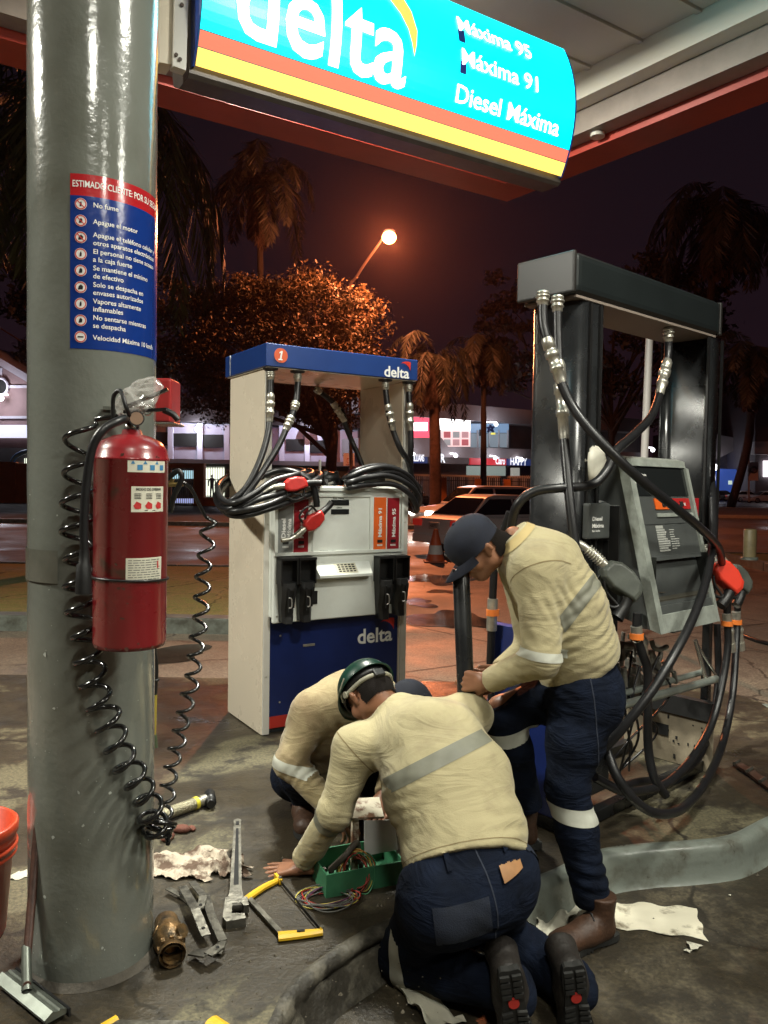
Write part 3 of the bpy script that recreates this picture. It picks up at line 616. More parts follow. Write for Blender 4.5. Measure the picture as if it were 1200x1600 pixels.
# ---- right side: buildings, blue wall, sign --------------------------------------------------------
ro = py_(1150, 770, 105)
rb = thing('far_building', 'far dark building with a projecting sloped concrete ramp at right', 'building')
b = MB(); prism_on(b, [(840, 668), (1115, 672), (1115, 778), (840, 778)], ro-gn*-4, gn, 8) if False else prism_on(b, [(1060, 674), (1150, 670), (1150, 772), (1060, 772)], ro, gn, 10); b.build('wall', mat('far_wall', (.07, .06, .065), .8), rb)
b = MB(); prism_on(b, [(1085, 672), (1180, 690), (1180, 697), (1150, 703), (1110, 722), (1085, 722)], ro+gn*2, gn, 3); b.build('ramp', cgrey, rb)
bw = thing('blue_hall', 'low bright blue wall beyond the parked cars', 'building')
b = MB(); prism_on(b, [(1060, 731), (1150, 733), (1168, 770), (1060, 768)], ro+gn*3, gn, 3); b.build('wall', lit('blue_glow_wall', (.03, .07, .30), .6), bw)  # wall colour glows by itself in place of lamp light on it
b = MB(); rect_on(b, 1096, 729, 1118, 760, ro+gn*3, gn, .2, .2); b.build('lit_opening', lit('lit_bay', (.95, .95, .9), 1.6), bw)
b = MB(); rect_on(b, 1139, 751, 1144, 757, ro+gn*3, gn, .2, .2); b.build('notice', lit('pale_notice', (.5, .6, .5), .8), bw)
bulb_at(1114, 730, ro+gn*3, gn, .55, bw, .8, 0)
tw = thing('corner_building', 'dark tower block with a pale lit band at the right edge', 'building')
b = MB(); rect_on(b, 1180, 590, 1330, 775, ro, gn, 12, 8); b.build('wall', mat('tower_wall', (.10, .09, .10), .8), tw)
b = MB(); rect_on(b, 1179, 690, 1330, 710, ro, gn, 1, 9); b.build('band', mat('pale_band', (.55, .52, .52), .8), tw)
b = MB(); rect_on(b, 1194, 720, 1330, 745, ro, gn, .3, 8.4); b.build('lit_window', lit('bright_far_window', (1, .9, .95), 2), tw)
sgn = thing('street_sign', 'pale street sign with a round emblem on a thin post', 'street sign')
bo = py_(1176, 780, 66)
b = MB(); rect_on(b, 1169.5, 694, 1171.5, 784, bo, gn, .1); b.build('post', mat('post_grey', (.3, .25, .22), .5), sgn)
b = MB(); rect_on(b, 1171, 722, 1185, 751, bo, gn, .06, .1); pl = b.build('plate', mat('sign_plate', (.5, .42, .4), .6), sgn)
b = MB(); c = onp(1178, 734, bo+gn*.12, gn); b.torus(c, .25, .07, (0, 1, 0)); b.build('emblem', mat('emblem_dark', (.05, .05, .06), .6), pl)
# ---- basketball board -----------------------------------------------------------------------------
bbo = py_(545, 760, 54)
bb = thing('basketball_board', 'white basketball backboard on a post in the dark yard', 'backboard')
b = MB(); rect_on(b, 536.5, 708, 554, 728, bbo, gn, .06); p_ = b.build('board', mat('white_board', (.75, .75, .85), .6), bb)
b = MB()
for a in ((542, 716, 549, 716.8), (542, 723, 549, 723.8), (542, 716, 542.8, 724), (548.2, 716, 549, 724)): rect_on(b, *a, bbo, gn, .02, .03)
c = onp(545.5, 726, bbo+gn*.3, gn); b.torus(c, .22, .02); b.build('hoop', mat('hoop_red', (.5, .1, .03), .5), p_)
b = MB(); b.tube([onp(545.5, 727, bbo-gn*.2, gn), onp(545.5, 782, bbo-gn*.2, gn)], .06); b.build('post', iron, bb)
# ---- street lamp ----------------------------------------------------------------------------------
lp = py_(608, 371, 34.0)
sl2 = thing('street_lamp', 'sodium street lamp glowing orange above the road', 'street lamp')
b = MB(); q = [py_(550, 790, 39.5), py_(546, 600, 39.5), py_(543, 466, 39.5), py_(560, 428, 38.0), py_(590, 384, 35.4), (lp.x-.25, lp.y+.1, lp.z+.02)]
b.tube(smooth(q, 6), [.10-.0018*i for i in range(31)], 8); b.build('pole', mat('lamp_pole', (.22, .16, .12), .5), sl2)
b = MB(); b.ball((lp.x, lp.y, lp.z+.27), .26, .20, .09); b.build('lamp_head', iron, sl2)
b = MB(); b.ball(lp, .31, .30, .27); b.build('lamp_glass', mat('sodium_glass', (1, .5, .2), .3, emit=(1, .26, .08), es=40), sl2)
l = bpy.data.lights.new('sodium_light', 'POINT'); l.energy = 8500; l.color = SOD; l.shadow_soft_size = .3
lo = bpy.data.objects.new('sodium_light', l); link(lo, sl2); lo.location = lp-Vector((0, 0, .3))+Vector((0, -.35, 0))
# ---- white vent post ------------------------------------------------------------------------------
b = MB(); a = py_(1016, 500, 8.6); c = py_(1003, 700, 8.6); b.cyl(Vector((a.x, a.y, a.z)), Vector((a.x-.05, a.y, -.15)), .04); v_ = b.build('vent_post', mat('post_white', (.75, .72, .68), .4)); tag(v_, 'slim white metal post standing behind the black pump', 'post')
# ================================================================ TREES
def leafmat(n, c, c2): return mat(n, c, .6, col2=c2, vs=1.1, thresh=(.35, .65), detail=2)
leafm = leafmat('tree_leaves', (.075, .045, .014), (.020, .020, .008)); palm_m = leafmat('palm_leaves', (.016, .018, .007), (.008, .010, .004)); deadm = mat('dead_fronds', (.030, .014, .008), .8, var=.4, vs=3)
barkm = mat('bark', (.10, .06, .045), .85, var=.4, vs=6, bump=.5, bs=12)
shadebark = mat('shaded_bark', (.025, .018, .013), .9, var=.4, vs=6)  # bark colour darkened to imitate trunks that get little lamp light
def quads(name, C, N, U, sa, sb, m, parent):      # C centres, N,U unit vectors, sizes: diamond leaf faces
    n = len(C); V_ = np.cross(N, U); vs = np.empty((n, 4, 3))
    vs[:, 0] = C-U*sa[:, None]; vs[:, 1] = C-V_*sb[:, None]; vs[:, 2] = C+U*sa[:, None]; vs[:, 3] = C+V_*sb[:, None]
    me = bpy.data.meshes.new(name); me.from_pydata(vs.reshape(-1, 3).tolist(), [], np.arange(4*n).reshape(n, 4).tolist()); me.materials.append(m)
    o = bpy.data.objects.new(name, me); return link(o, parent)
def unit(a): return a/np.linalg.norm(a, axis=-1, keepdims=True)
def tree(c, rad, base, label, seed, nclump=130, per=110, leaf=.16, m=None, group=None, bark=None):
    rg = np.random.default_rng(seed); t = thing('broadleaf_tree', label, 'tree', base, 0, group); c = np.array(c)-np.array(base); rad = np.array(rad)
    d = unit(rg.normal(size=(nclump, 3))); r_ = rg.uniform(.45, 1, nclump)**.6*(1+.16*np.sin(d[:, 0]*5+seed)+.14*np.sin(d[:, 2]*6+d[:, 1]*4))
    cc = c+d*rad*r_[:, None]; sz = rg.uniform(.5, 1.1, nclump)*rad.min()*.26
    C = np.repeat(cc, per, 0)+rg.normal(size=(nclump*per, 3))*np.repeat(sz, per)[:, None]*np.array([.6, .6, .34]); n = len(C)
    N = unit(rg.normal(size=(n, 3))+np.array([0, 0, .8])); U = unit(np.cross(N, rg.normal(size=(n, 3))))
    quads('crown', C, N, U, rg.uniform(.6, 1.2, n)*leaf, rg.uniform(.3, .6, n)*leaf, m or leafm, t)
    b = MB(); top = Vector(tuple(c))
    b.tube(smooth([(0, 0, -.1), (.1, 0, top.z*.3), (-.05, .1, top.z*.6), top], 5), [.34-.016*i for i in range(16)], 10)
    for i in range(0, nclump, 6):
        e = Vector(tuple(cc[i])); s_ = Vector((0, 0, top.z*rg.uniform(.35, .7))); b.tube(smooth([s_, s_.lerp(e, .5)+Vector((0, 0, .3)), e], 4), [.12-.011*k for k in range(9)], 6)
    b.build('trunk', bark or barkm, t); return t
def palm(base, top, n, length, label, seed, droop=1.0, dead=8, leafw=.035, tr=.16, m=None, leaflen=.75, group='palm trees', skirt=1.0, k=26, bark=None):
    rg = np.random.default_rng(seed); base = Vector(base); t = thing('palm_tree', label, 'palm tree', base, 0, group); top = Vector(top)-base
    mid = top*.5+Vector((top.x*-.12, 0, 0)); path = smooth([(0, 0, -.1), mid, top], 8)
    b = MB(); b.tube(path, [tr*(1.25-.35*i/(len(path)-1))*(1+.04*math.sin(i*2.3)) for i in range(len(path))], 10); b.build('trunk', bark or barkm, t)
    def fronds(cnt, e0, e1, L_, dr, name, mm):
        C, N, U, A, B = [], [], [], [], []
        for f in range(cnt):
            az = 6.283*(f+rg.uniform(0, .8))/cnt; el = rg.uniform(e0, e1); Lf = L_*rg.uniform(.8, 1.15); h = np.array([math.cos(az), math.sin(az), 0]); p = np.array(top); dirv = h*math.cos(el)+np.array([0, 0, math.sin(el)])
            for j in range(k):
                s_ = j/k; dirv = unit(dirv+np.array([0, 0, -1])*dr*(.045+.11*s_)); p = p+dirv*Lf/k; side = unit(np.cross(dirv, [0, 0, 1.0001])); upv = np.cross(side, dirv)
                C.append(p.copy()); U.append(dirv); N.append(upv); A.append(Lf/k*.6); B.append(.018)
                w = leaflen*math.sin(math.pi*min(1, .12+.86*s_))**.7
                for sg in (-1, 1):
                    for rr in range(3):
                        ld = unit(side*sg*rg.uniform(.75, 1.1)+dirv*rg.uniform(.3, .8)+np.array([0, 0, -1])*rg.uniform(.25, .95)*dr); l2 = w*rg.uniform(.7, 1.1)*.5
                        c_ = p+ld*l2+dirv*rg.uniform(-.5, .5)*Lf/k; C.append(c_); U.append(ld); N.append(unit(np.cross(ld, side+rg.normal(size=3)*.4))); A.append(l2); B.append(leafw*rg.uniform(.6, 1.1))
        quads(name, np.array(C), unit(np.array(N)), np.array(U), np.array(A), np.array(B), mm, t)
    fronds(n, -.15, 1.15, length, droop, 'crown', m or palm_m)
    if dead: fronds(dead, -1.3, -.7, length*.62*skirt, droop*1.5, 'dead_fronds', deadm)
    return t
tree((-5.2, 36.5, 7.8), (4.8, 2.8, 3.5), (-2.6, 36.5, -.02), 'wide leafy tree whose crown is lit orange by the street lamp', 11, 420, 130, .10)
# near palms behind the grey column, and far ones
palm((-5.1, 12.6, .0), (-4.95, 12.4, 6.9), 30, 3.7, 'big shaggy palm behind the grey column with long hanging fronds', 21, 1.9, 16, .022, .2, leaflen=1.0, skirt=1.3, m=leafmat('near_palm', (.11, .12, .045), (.05, .06, .022)))  # leaf colour raised in place of dim light from the sign and canopy
q = py_(405, 285, 41); palm((q.x+.3, 41, -.15), q, 20, 5.0, 'dim palm high above the blue pump', 22, 1.7, 6, .04, leaflen=1.2, m=leafmat('shaded_palm', (.012, .014, .008), (.007, .009, .005)), bark=shadebark)  # leaf colour darkened in place of weaker light on this crown
q = py_(676, 560, 39); palm((py_(681, 790, 39).x, 39, -.1), (q.x, 39, q.z), 20, 4.0, 'straight palm with a red lit trunk beyond the silver sedan', 23, 1.6, 12, .03, .26, leaflen=.8)
q = py_(1175, 560, 55); palm(pz(1142, 790, -.0), (q.x, 55, q.z), 20, 5.0, 'leaning palm with an orange lit trunk on the far median', 24, 1.4, 10, .05, .3, leaflen=1.3)
q = py_(1125, 330, 62); palm((py_(1085, 700, 62).x, 62, -.15), q, 22, 8.0, 'tall dark palm above the right end of the black pump', 25, 1.6, 10, .08, .3, leaflen=2.2, m=leafmat('unlit_palm', (.014, .015, .006), (.007, .008, .003)), bark=shadebark)  # leaves and bark coloured dark to imitate a crown out of lamp light
q = py_(755, 540, 46); palm((q.x+.2, 46, -.15), q, 16, 3.6, 'small dim palm behind the shops fence', 26, 1.6, 10, .04, leaflen=1.0, m=MT['unlit_palm'], bark=shadebark)
tree((19, 66, 14.5), (11, 4, 6.5), (19, 66, -.1), 'dark rounded tree mass rising behind the black pump', 31, 160, 90, .3, leafmat('night_leaves', (.022, .02, .010), (.010, .011, .006)), bark=shadebark)
tree((-22, 58, 12), (9, 4, 7), (-22, 58, -.1), 'dark tree behind the gabled house', 32, 130, 90, .3, MT['night_leaves'])
# ================================================================ VEHICLES
def bevel(o, w):
    m_ = o.modifiers.new('bevel', 'BEVEL'); m_.width = w; m_.segments = 3; m_.limit_method = 'ANGLE'; m_.angle_limit = R(22); return o
def car(label, base, rz, paint, L_=4.4, W_=1.75, H_=1.42, suv=False, group='cars on the road', head=0, tail=0, plate=False):
    t = thing('parked_car' if not head else 'moving_car', label, 'car', base, rz, group)
    # profile along x (front = +x)
    hb = .95 if suv else .86
    low = [(-L_/2, .38), (-L_/2-.02, .55), (-L_/2+.02, hb), (-L_*.36, hb+.07), (-L_*.33, hb+.07), (L_*.20, hb+.03), (L_*.42, hb-.10), (L_/2-.02, hb-.25), (L_/2, .50), (L_/2-.05, .28), (-L_/2+.06, .28)]
    n = len(low); b = MB(); secs = [(-W_/2, .90), (-W_/2+.05, .985), (-W_/2+.16, 1.0), (W_/2-.16, 1.0), (W_/2-.05, .985), (W_/2, .90)]; vs = []
    for y, s_ in secs: vs += [(x*(.97+.03*(s_-.9)*10), y, .6+(z-.6)*s_) for x, z in low]
    fs = [(i*n+j, i*n+(j+1) % n, (i+1)*n+(j+1) % n, (i+1)*n+j) for i in range(len(secs)-1) for j in range(n)]+[tuple(range(n))[::-1], tuple(range((len(secs)-1)*n, len(secs)*n))]
    b.add(vs, fs, True); bevel(b.build('body', paint, t), .07)
    if suv: cab = [(-L_*.44, hb+.03), (-L_*.40, H_-.08), (-L_*.30, H_), (L_*.02, H_), (L_*.12, H_-.06), (L_*.25, hb+.03)]
    else: cab = [(-L_*.40, hb+.03), (-L_*.24, H_-.06), (-L_*.17, H_), (L_*.02, H_), (L_*.09, H_-.05), (L_*.25, hb+.03)]
    def cabin(mb, ins, zo, pts, w0=W_/2-.08, w1=W_/2-.30):
        m_ = len(pts); hz = lambda z: w0+(w1-w0)*(z-hb)/(H_-hb)+ins; vs = [(x, -hz(z), z+zo) for x, z in pts]+[(x, hz(z), z+zo) for x, z in pts]
        mb.add(vs, [tuple(range(m_)), tuple(range(m_, 2*m_))[::-1]]+[(i, m_+i, m_+(i+1) % m_, (i+1) % m_) for i in range(m_)])
    b = MB(); cabin(b, 0, 0, cab); bevel(b.build('roof', paint, t), .05)
    cx = sum(p[0] for p in cab)/len(cab); gl = MT.get('car_glass') or mat('car_glass', (.01, .012, .015), .06, spec=.7)
    def shrink(x0, x1, z0, z1):
        out = []
        for x, z in cab: out.append((min(max(cx+(x-cx)*.93, x0), x1), min(max(z, z0), z1)))
        return out
    for x0, x1 in ((-L_*.45, -.25), (-.17, L_*.3)):
        pts = [(x, z) for x, z in shrink(-9, 9, hb+.10, H_-.10)]
        # clip polygon to [x0,x1]
        def clip(P, xc, keep):
            o_ = []
            for i in range(len(P)):
                a, c = P[i], P[(i+1) % len(P)]; ka, kc = keep(a[0]), keep(c[0])
                if ka: o_.append(a)
                if ka != kc: f = (xc-a[0])/(c[0]-a[0]); o_.append((xc, a[1]+(c[1]-a[1])*f))
            return o_
        pts = clip(clip(pts, x0, lambda x: x >= x0), x1, lambda x: x <= x1)
        if len(pts) > 2: b = MB(); cabin(b, .006, 0, pts); b.build('side_window', gl, t)
    for sgn_, i0, i1, nm in ((1, 5, 4, 'windscreen'), (-1, 0, 1, 'rear_window')):
        a, c = Vector((cab[i0][0], 0, cab[i0][1])), Vector((cab[i1][0], 0, cab[i1][1])); d = c-a; nn = Vector((abs(d.z), 0, abs(d.x)))
        nn = Vector((sgn_*abs(d.z), 0, abs(d.x))).normalized()*.008; p0 = a+d*.12+nn; p1 = a+d*.95+nn; w0 = W_/2-.18; w1 = W_/2-.34
        b = MB(); b.add([(p0.x, -w0, p0.z), (p0.x, w0, p0.z), (p1.x, w1, p1.z), (p1.x, -w1, p1.z)], [(0, 1, 2, 3)]); b.build(nm, gl, t)
    for x in (-L_*.30, L_*.31):
        for s_ in (-1, 1):
            b = MB(); y = s_*(W_/2-.06); b.lathe([(.0, -.09), (.22, -.095), (.30, -.08), (.325, -.04), (.325, .04), (.30, .08), (.22, .095), (0, .09)], 24, axis='y', o=(x, y, .32)); wh = b.build('wheel', rubber, t)
            b = MB(); b.lathe([(0, .0), (.06, .012), (.19, .005), (.20, -.02)] if s_ > 0 else [(0, -.0), (.06, -.012), (.19, -.005), (.20, .02)], 20, axis='y', o=(x, y+s_*.10, .32)); b.build('rim', mat('car_rim', (.3, .3, .3), .35, .8), wh)
            b = MB(); b.lathe([(.345, -.02), (.40, -.015), (.40, .0), (.345, .004)], 18, 0, math.pi, axis='y', o=(x, s_*(W_/2+.005), .32)) if False else None
    for s_ in (-1, 1):
        b = MB(); b.box(-L_/2-.045, -L_/2+.12, s_*W_*.39-.15, s_*W_*.39+.15, .68, .84, .04); b.build('tail_light', mat('tail_lit_red' if tail else 'tail_red', (.5, .02, .02), .2, emit=(1, .05, .03), es=tail or .12), t)
        b = MB(); b.box(L_/2-.16, L_/2+.02, s_*W_*.36-.19, s_*W_*.36+.19, .58, .74, .03); b.build('headlight', mat('head_lit', (1, .95, .85), .2, emit=(1, .93, .82), es=head) if head else mat('head_off', (.4, .4, .4), .1), t)
    b = MB(); b.box(-L_/2-.06, -L_/2+.25, -W_/2+.05, W_/2-.05, .30, .50, .04); b.build('rear_bumper', paint, t)
    if plate:
        b = MB(); b.box(-L_/2-.075, -L_/2-.03, -.17, .17, .62, .78, .01); pl = b.build('number_plate', mat('plate_pale', (.55, .5, .45), .5), t)
        b = MB(); text(b, '438792', lambda x, y: (-L_/2-.077, .11-x, .665+y), .10, .02, width=.22); b.build('plate_lettering', iron, pl)
    if head:
        for s_ in (-1, 1):
            l = bpy.data.lights.new('headlight_beam', 'SPOT'); l.energy = 900; l.spot_size = R(70); l.color = (1, .9, .75); l.shadow_soft_size = .08; lo = bpy.data.objects.new('headlight_beam', l); link(lo, t); lo.location = (L_/2+.08, s_*W_*.36, .66); lo.rotation_euler = (R(84), 0, R(-90))
    for s_ in (-1, 1): b = MB(); b.ball((L_*.17, s_*(W_/2+.06), hb+.08), .07, .09, .06); b.build('mirror', paint, t)
    return t
cargroup = 'cars on the forecourt and road'
silver = mat('silver_paint', (.80, .77, .73), .4, .0, coat=.5); whitec = mat('white_car_paint', (.75, .73, .7), .3, coat=.6); darkc = mat('dark_car_paint', (.02, .02, .025), .25, coat=.5)
p = pz(700, 868, -.15); car('silver saloon car seen from behind beside the traffic cone', (p.x+1.35, 19.2, -.15), R(38), silver, L_=4.2, W_=1.66, H_=1.42, group=cargroup, tail=.12, plate=True)
p = pz(715, 826, -.15); car('white sport utility car with glaring headlights crossing behind the saloon', (py_(748, 800, 27.5).x, 27.5, -.15), R(203), whitec, 4.6, 1.8, 1.62, True, cargroup, head=30)
for px, y, rz, m, lab in ((1128, 100, 20, darkc, 'small dark car parked by the blue wall'), (1165, 98, 10, silver, 'pale car parked between the dark car and the white one'), (1195, 92, 185, whitec, 'white car parked far right beyond the median')):
    p = py_(px, 768, y); car(lab, (p.x, y, -.15), R(rz), m, group='cars parked by the blue wall', tail=.6)
p = py_(1216, 795, 40); car('car leaving at the right edge with red brake lights', (p.x+1.2, 38, -.15), R(5), silver, group=cargroup, tail=7)
p = py_(648, 770, 46); car('dark car parked behind the straight palm', (p.x, 54, -.15), R(5), darkc, group='cars parked by the shops')
# traffic cone and bollard
p = pz(680, 878, -.15); cone = thing('traffic_cone', 'orange and white traffic cone standing behind the silver car', 'traffic cone', p)
b = MB(); b.lathe([(.205, .03), (.16, .17)], 28); b.lathe([(.13, .36), (.055, .66), (.04, .70), (0, .70)], 28); b.build('cone', mat('cone_orange', (.55, .10, .03), .5), cone)
b = MB(); b.lathe([(.16, .17), (.13, .36)], 28); b.build('reflective_collar', mat('cone_white', (.6, .58, .55), .5), cone)
b = MB(); b.box(-.24, .24, -.24, .24, 0, .03, .01); b.build('base', mat('cone_base', (.35, .07, .03), .6), cone)
p = pz(1171, 874, -.15); boll = thing('bollard', 'yellow steel bollard on the kerb beyond the black pump', 'bollard', (p.x-.0, p.y*.62+0, -.13) if False else tuple(py_(1171, 872, 9.5)-Vector((0, 0, 0))))
b = MB(); b.lathe([(.075, 0), (.075, .34), (.07, .353), (0, .357)], 24); b.build('pipe', mat('bollard_yellow', (.28, .23, .12), .4, var=.3, vs=8), boll)
b = MB(); b.lathe([(.10, -.02), (.10, .012), (.076, .016)], 20); b.build('base_ring', kerb_m, boll)
# ================================================================ PUMPS
class Frame:
    def __init__(s, o, yaw):
        s.o = Vector((*o, 0)); s.yaw = yaw; s.u = Vector((math.cos(yaw), math.sin(yaw), 0)); s.v = Vector((-math.sin(yaw), math.cos(yaw), 0)); s.n = -s.v
    def q(s, px, py, v=0.0, tilt=None):    # pixel ray -> local point on the plane y=v (or a plane leaning out towards its foot)
        p0 = s.o+s.v*v; n = s.n
        if tilt: zref, k = tilt; p0 = p0+Vector((0, 0, zref)); n = (s.n+Vector((0, 0, k))).normalized()
        d = ray(px, py); t = (p0-CAM0).dot(n)/d.dot(n); w = CAM0+d*t-s.o
        return Vector((w.dot(s.u), w.dot(s.v), w.z))
    def qu(s, px, py, u):
        d = ray(px, py); t = (s.o+s.u*u-CAM0).dot(s.u)/d.dot(s.u); w = CAM0+d*t-s.o
        return Vector((w.dot(s.u), w.dot(s.v), w.z))
def rbox(x0, x1, y0, y1, z0, z1, m, name, parent, bev=0.0):
    b = MB(); b.box(x0, x1, y0, y1, z0, z1, bev); return b.build(name, m, parent)
def prect(mb, fr, x0, y0, x1, y1, v, th=.004, tilt=None, inset=0):
    """axis-aligned local rectangle whose picture corners are (x0,y0)-(x1,y1), on the plane v, thickness th outwards"""
    a = fr.q(x0, y0, v, tilt); c = fr.q(x1, y1, v, tilt)
    mb.box(min(a.x, c.x), max(a.x, c.x), v-th, v, min(a.z, c.z), max(a.z, c.z)); return a, c
def coupling(parent, p, d, L_=.10, r=.024, kind=0, name='coupling'):
    p = Vector(p); d = Vector(d).normalized(); b = MB()
    seg = [(0, .8), (.06, 1.0), (.22, 1.0), (.225, .82), (.30, .82), (.305, 1.12), (.42, 1.12), (.425, .9), (.62, .9), (.625, 1.05), (.70, 1.05), (.705, .85), (.94, .85), (1, .72)]
    b.tube([p+d*(L_*t) for t, _ in seg], [r*k for _, k in seg], 14); return b.build(name, steel, parent)
def hose(parent, pts, r=.0185, name='hose', k=7, coup=(), m=None):
    P = smooth(pts, k); b = MB(); b.tube(P, r, 10); h = b.build(name, m or rubber, parent)
    Ls = [0]
    for i in range(1, len(P)): Ls.append(Ls[-1]+(P[i]-P[i-1]).length)
    for s_, ln in coup:
        for i in range(1, len(P)):
            if Ls[i] >= s_:
                d = (P[i]-P[i-1]).normalized(); p = P[i-1]+d*(s_-Ls[i-1]); e = None
                for j in range(i, len(P)):
                    if Ls[j] >= s_+ln: e = P[j]; break
                e = e or P[-1]; coupling(h, p, e-p, ln, r*1.32); break
    return h
def nozzle(parent, p, d, up, cover, s=1.0, name='nozzle', ring=True, grip=True):
    """fuel nozzle: p = middle of the hand cover, d = spout direction, up = side away from the trigger"""
    p = Vector(p); x = Vector(d).normalized(); z = (Vector(up)-x*Vector(up).dot(x)).normalized(); y = z.cross(x)
    M = Matrix(((x.x, y.x, z.x, p.x), (x.y, y.y, z.y, p.y), (x.z, y.z, z.z, p.z), (0, 0, 0, 1))) @ Matrix.Scale(s, 4)
    b = MB(); b.M = M; prof = [(-.085, .012), (-.07, .036), (-.02, .050), (.03, .045), (.058, .026), (.062, -.016), (.045, -.034), (.0, -.040), (-.05, -.030), (-.085, -.022)]
    n = len(prof); vs = []
    for yy, k in ((-.030, .78), (-.024, .94), (-.010, 1.0), (.010, 1.0), (.024, .94), (.030, .78)): vs += [(a*k, yy, c*k) for a, c in prof]
    b.add(vs, [(i*n+j, i*n+(j+1) % n, (i+1)*n+(j+1) % n, (i+1)*n+j) for i in range(5) for j in range(n)]+[tuple(range(n))[::-1], tuple(range(5*n, 6*n))], False); nz = b.build(name, cover, parent)
    m_ = nz.modifiers.new('bevel', 'BEVEL'); m_.width = .004; m_.segments = 2; m_.limit_method = 'ANGLE'; m_.angle_limit = R(25)
    b = MB(); b.M = M; b.tube(smooth([(.05, 0, .004), (.10, 0, .006), (.16, 0, 0), (.215, 0, -.028)], 5), [.0165]*4+[.0150]*3+[.0125]*9, 12)
    for i in range(7): b.torus((.075+i*.009, 0, .006), .0165, .0025, (1, 0, 0), 16, 6)
    b.build('spout', steel, nz)
    b = MB(); b.M = M; b.tube(smooth([(-.06, 0, -.025), (-.05, 0, -.075), (.0, 0, -.088), (.045, 0, -.07), (.05, 0, -.03)], 5), .0065, 8); b.tube(smooth([(.03, 0, -.03), (.0, 0, -.055), (-.05, 0, -.062)], 4), .005, 8); b.build('trigger_guard', black, nz)
    b = MB(); b.M = M; b.tube(smooth([(-.08, 0, -.002), (-.13, 0, -.004), (-.17, 0, -.012)] if grip else [(-.055, 0, -.01), (-.070, 0, -.05), (-.075, 0, -.095)], 4), [.021, .021, .020, .019, .019, .019, .02, .02, .022], 12); b.build('grip', black, nz)
    return nz
def wpt(fr, px, py, v): return fr.q(px, py, v)
# ---------------------------------------------------------------- blue and white pump
A = Frame((-.685, 4.481), .557)
pa = thing('fuel_pump', 'white and blue fuel pump numbered 1 with coiled black hoses on its sides', 'fuel pump', (A.o.x, A.o.y, 0), A.yaw)
WA, DA, ZB, ZT = 1.044, .651, 2.156, 2.289
hd = rbox(0, WA, 0, DA, ZB+.004, ZT, blue, 'header', pa, .004)
rbox(.012, WA-.012, .012, DA-.012, ZB-.002, ZB+.002, cream, 'header_soffit', pa)
b = MB(); b.box(-.003, -.0005, DA*.86, DA*.865, ZB+.004, ZT); b.build('header_seam', lwhite, hd)
for x0, x1, nm in ((.025, .075, 'left'), (.985, 1.037, 'right')):
    o = rbox(x0, x1, .078, .626, 0.004, ZB-.004, cream, 'side_post', pa, .004)
    rbox(x0+.004, x1-.004, .066, .0775, 0.006, ZB-.006, white, 'post_edge', o, .002)
rbox(.02, 1.04, .07, .63, .001, .03, blackm, 'base_plinth', pa) if False else None
def delta_logo(parent, fr, x0, x1, yb, v, m=lwhite, sm=redm, rat=.40):
    a = fr.q(x0, yb, v); c = fr.q(x1, yb, v); w = c.x-a.x
    b = MB(); text(b, 'delta', lambda x, y: (a.x+x, v, a.z+y), w*.50, .022, width=w); l_ = b.build('delta_lettering', m, parent)
    b = MB(); n = 10; ox, oz = a.x+w*.66, a.z+w*.37; ww = w*.40; hh = w*.19
    top = [(0, .55), (.2, .85), (.45, 1.0), (.75, 1.05), (1.0, 1.0), (1.02, .6), (1.0, .1), (.97, -.55)]; bot = [(0, .55), (.2, .68), (.42, .62), (.6, .45), (.74, .25), (.85, 0), (.92, -.28), (.97, -.55)]
    b.add([(ox+x*ww, v, oz+y*hh) for x, y in top]+[(ox+x*ww, v, oz+y*hh) for x, y in bot], [(i, 8+i, 9+i, i+1) for i in range(7)]); b.build('swoosh', sm, parent)
delta_logo(hd, A, 600, 639, 587.5, -.003)
c = A.q(439, 555.5, -.002); b = MB(); b.cyl((c.x, -.003, c.z), (c.x, -.0005, c.z), .042, n=32); dk = b.build('number_disc', mat('orange_disc', (.62, .10, .03), .4), hd)
b = MB(); b.add([(c.x+x+z*.18, -.0045, c.z+z) for x, z in ((-.004, -.020), (-.004, .016), (-.014, .010), (-.014, .018), (-.002, .027), (.006, .027), (.006, -.020), (.014, -.020), (.014, -.027), (-.013, -.027), (-.013, -.020))], [tuple(range(11))]); b.build('numeral', lwhite, dk)
PV = .02
zt_ = A.q(430, 758, PV).z; xl = A.q(425.5, 860, PV).x; xr = A.q(629, 860, PV).x; zb_ = A.q(500, 968, PV).z
body = rbox(xl, xr, PV+.02, .60, zb_+.03, zt_, panelw, 'cabinet', pa, .012)
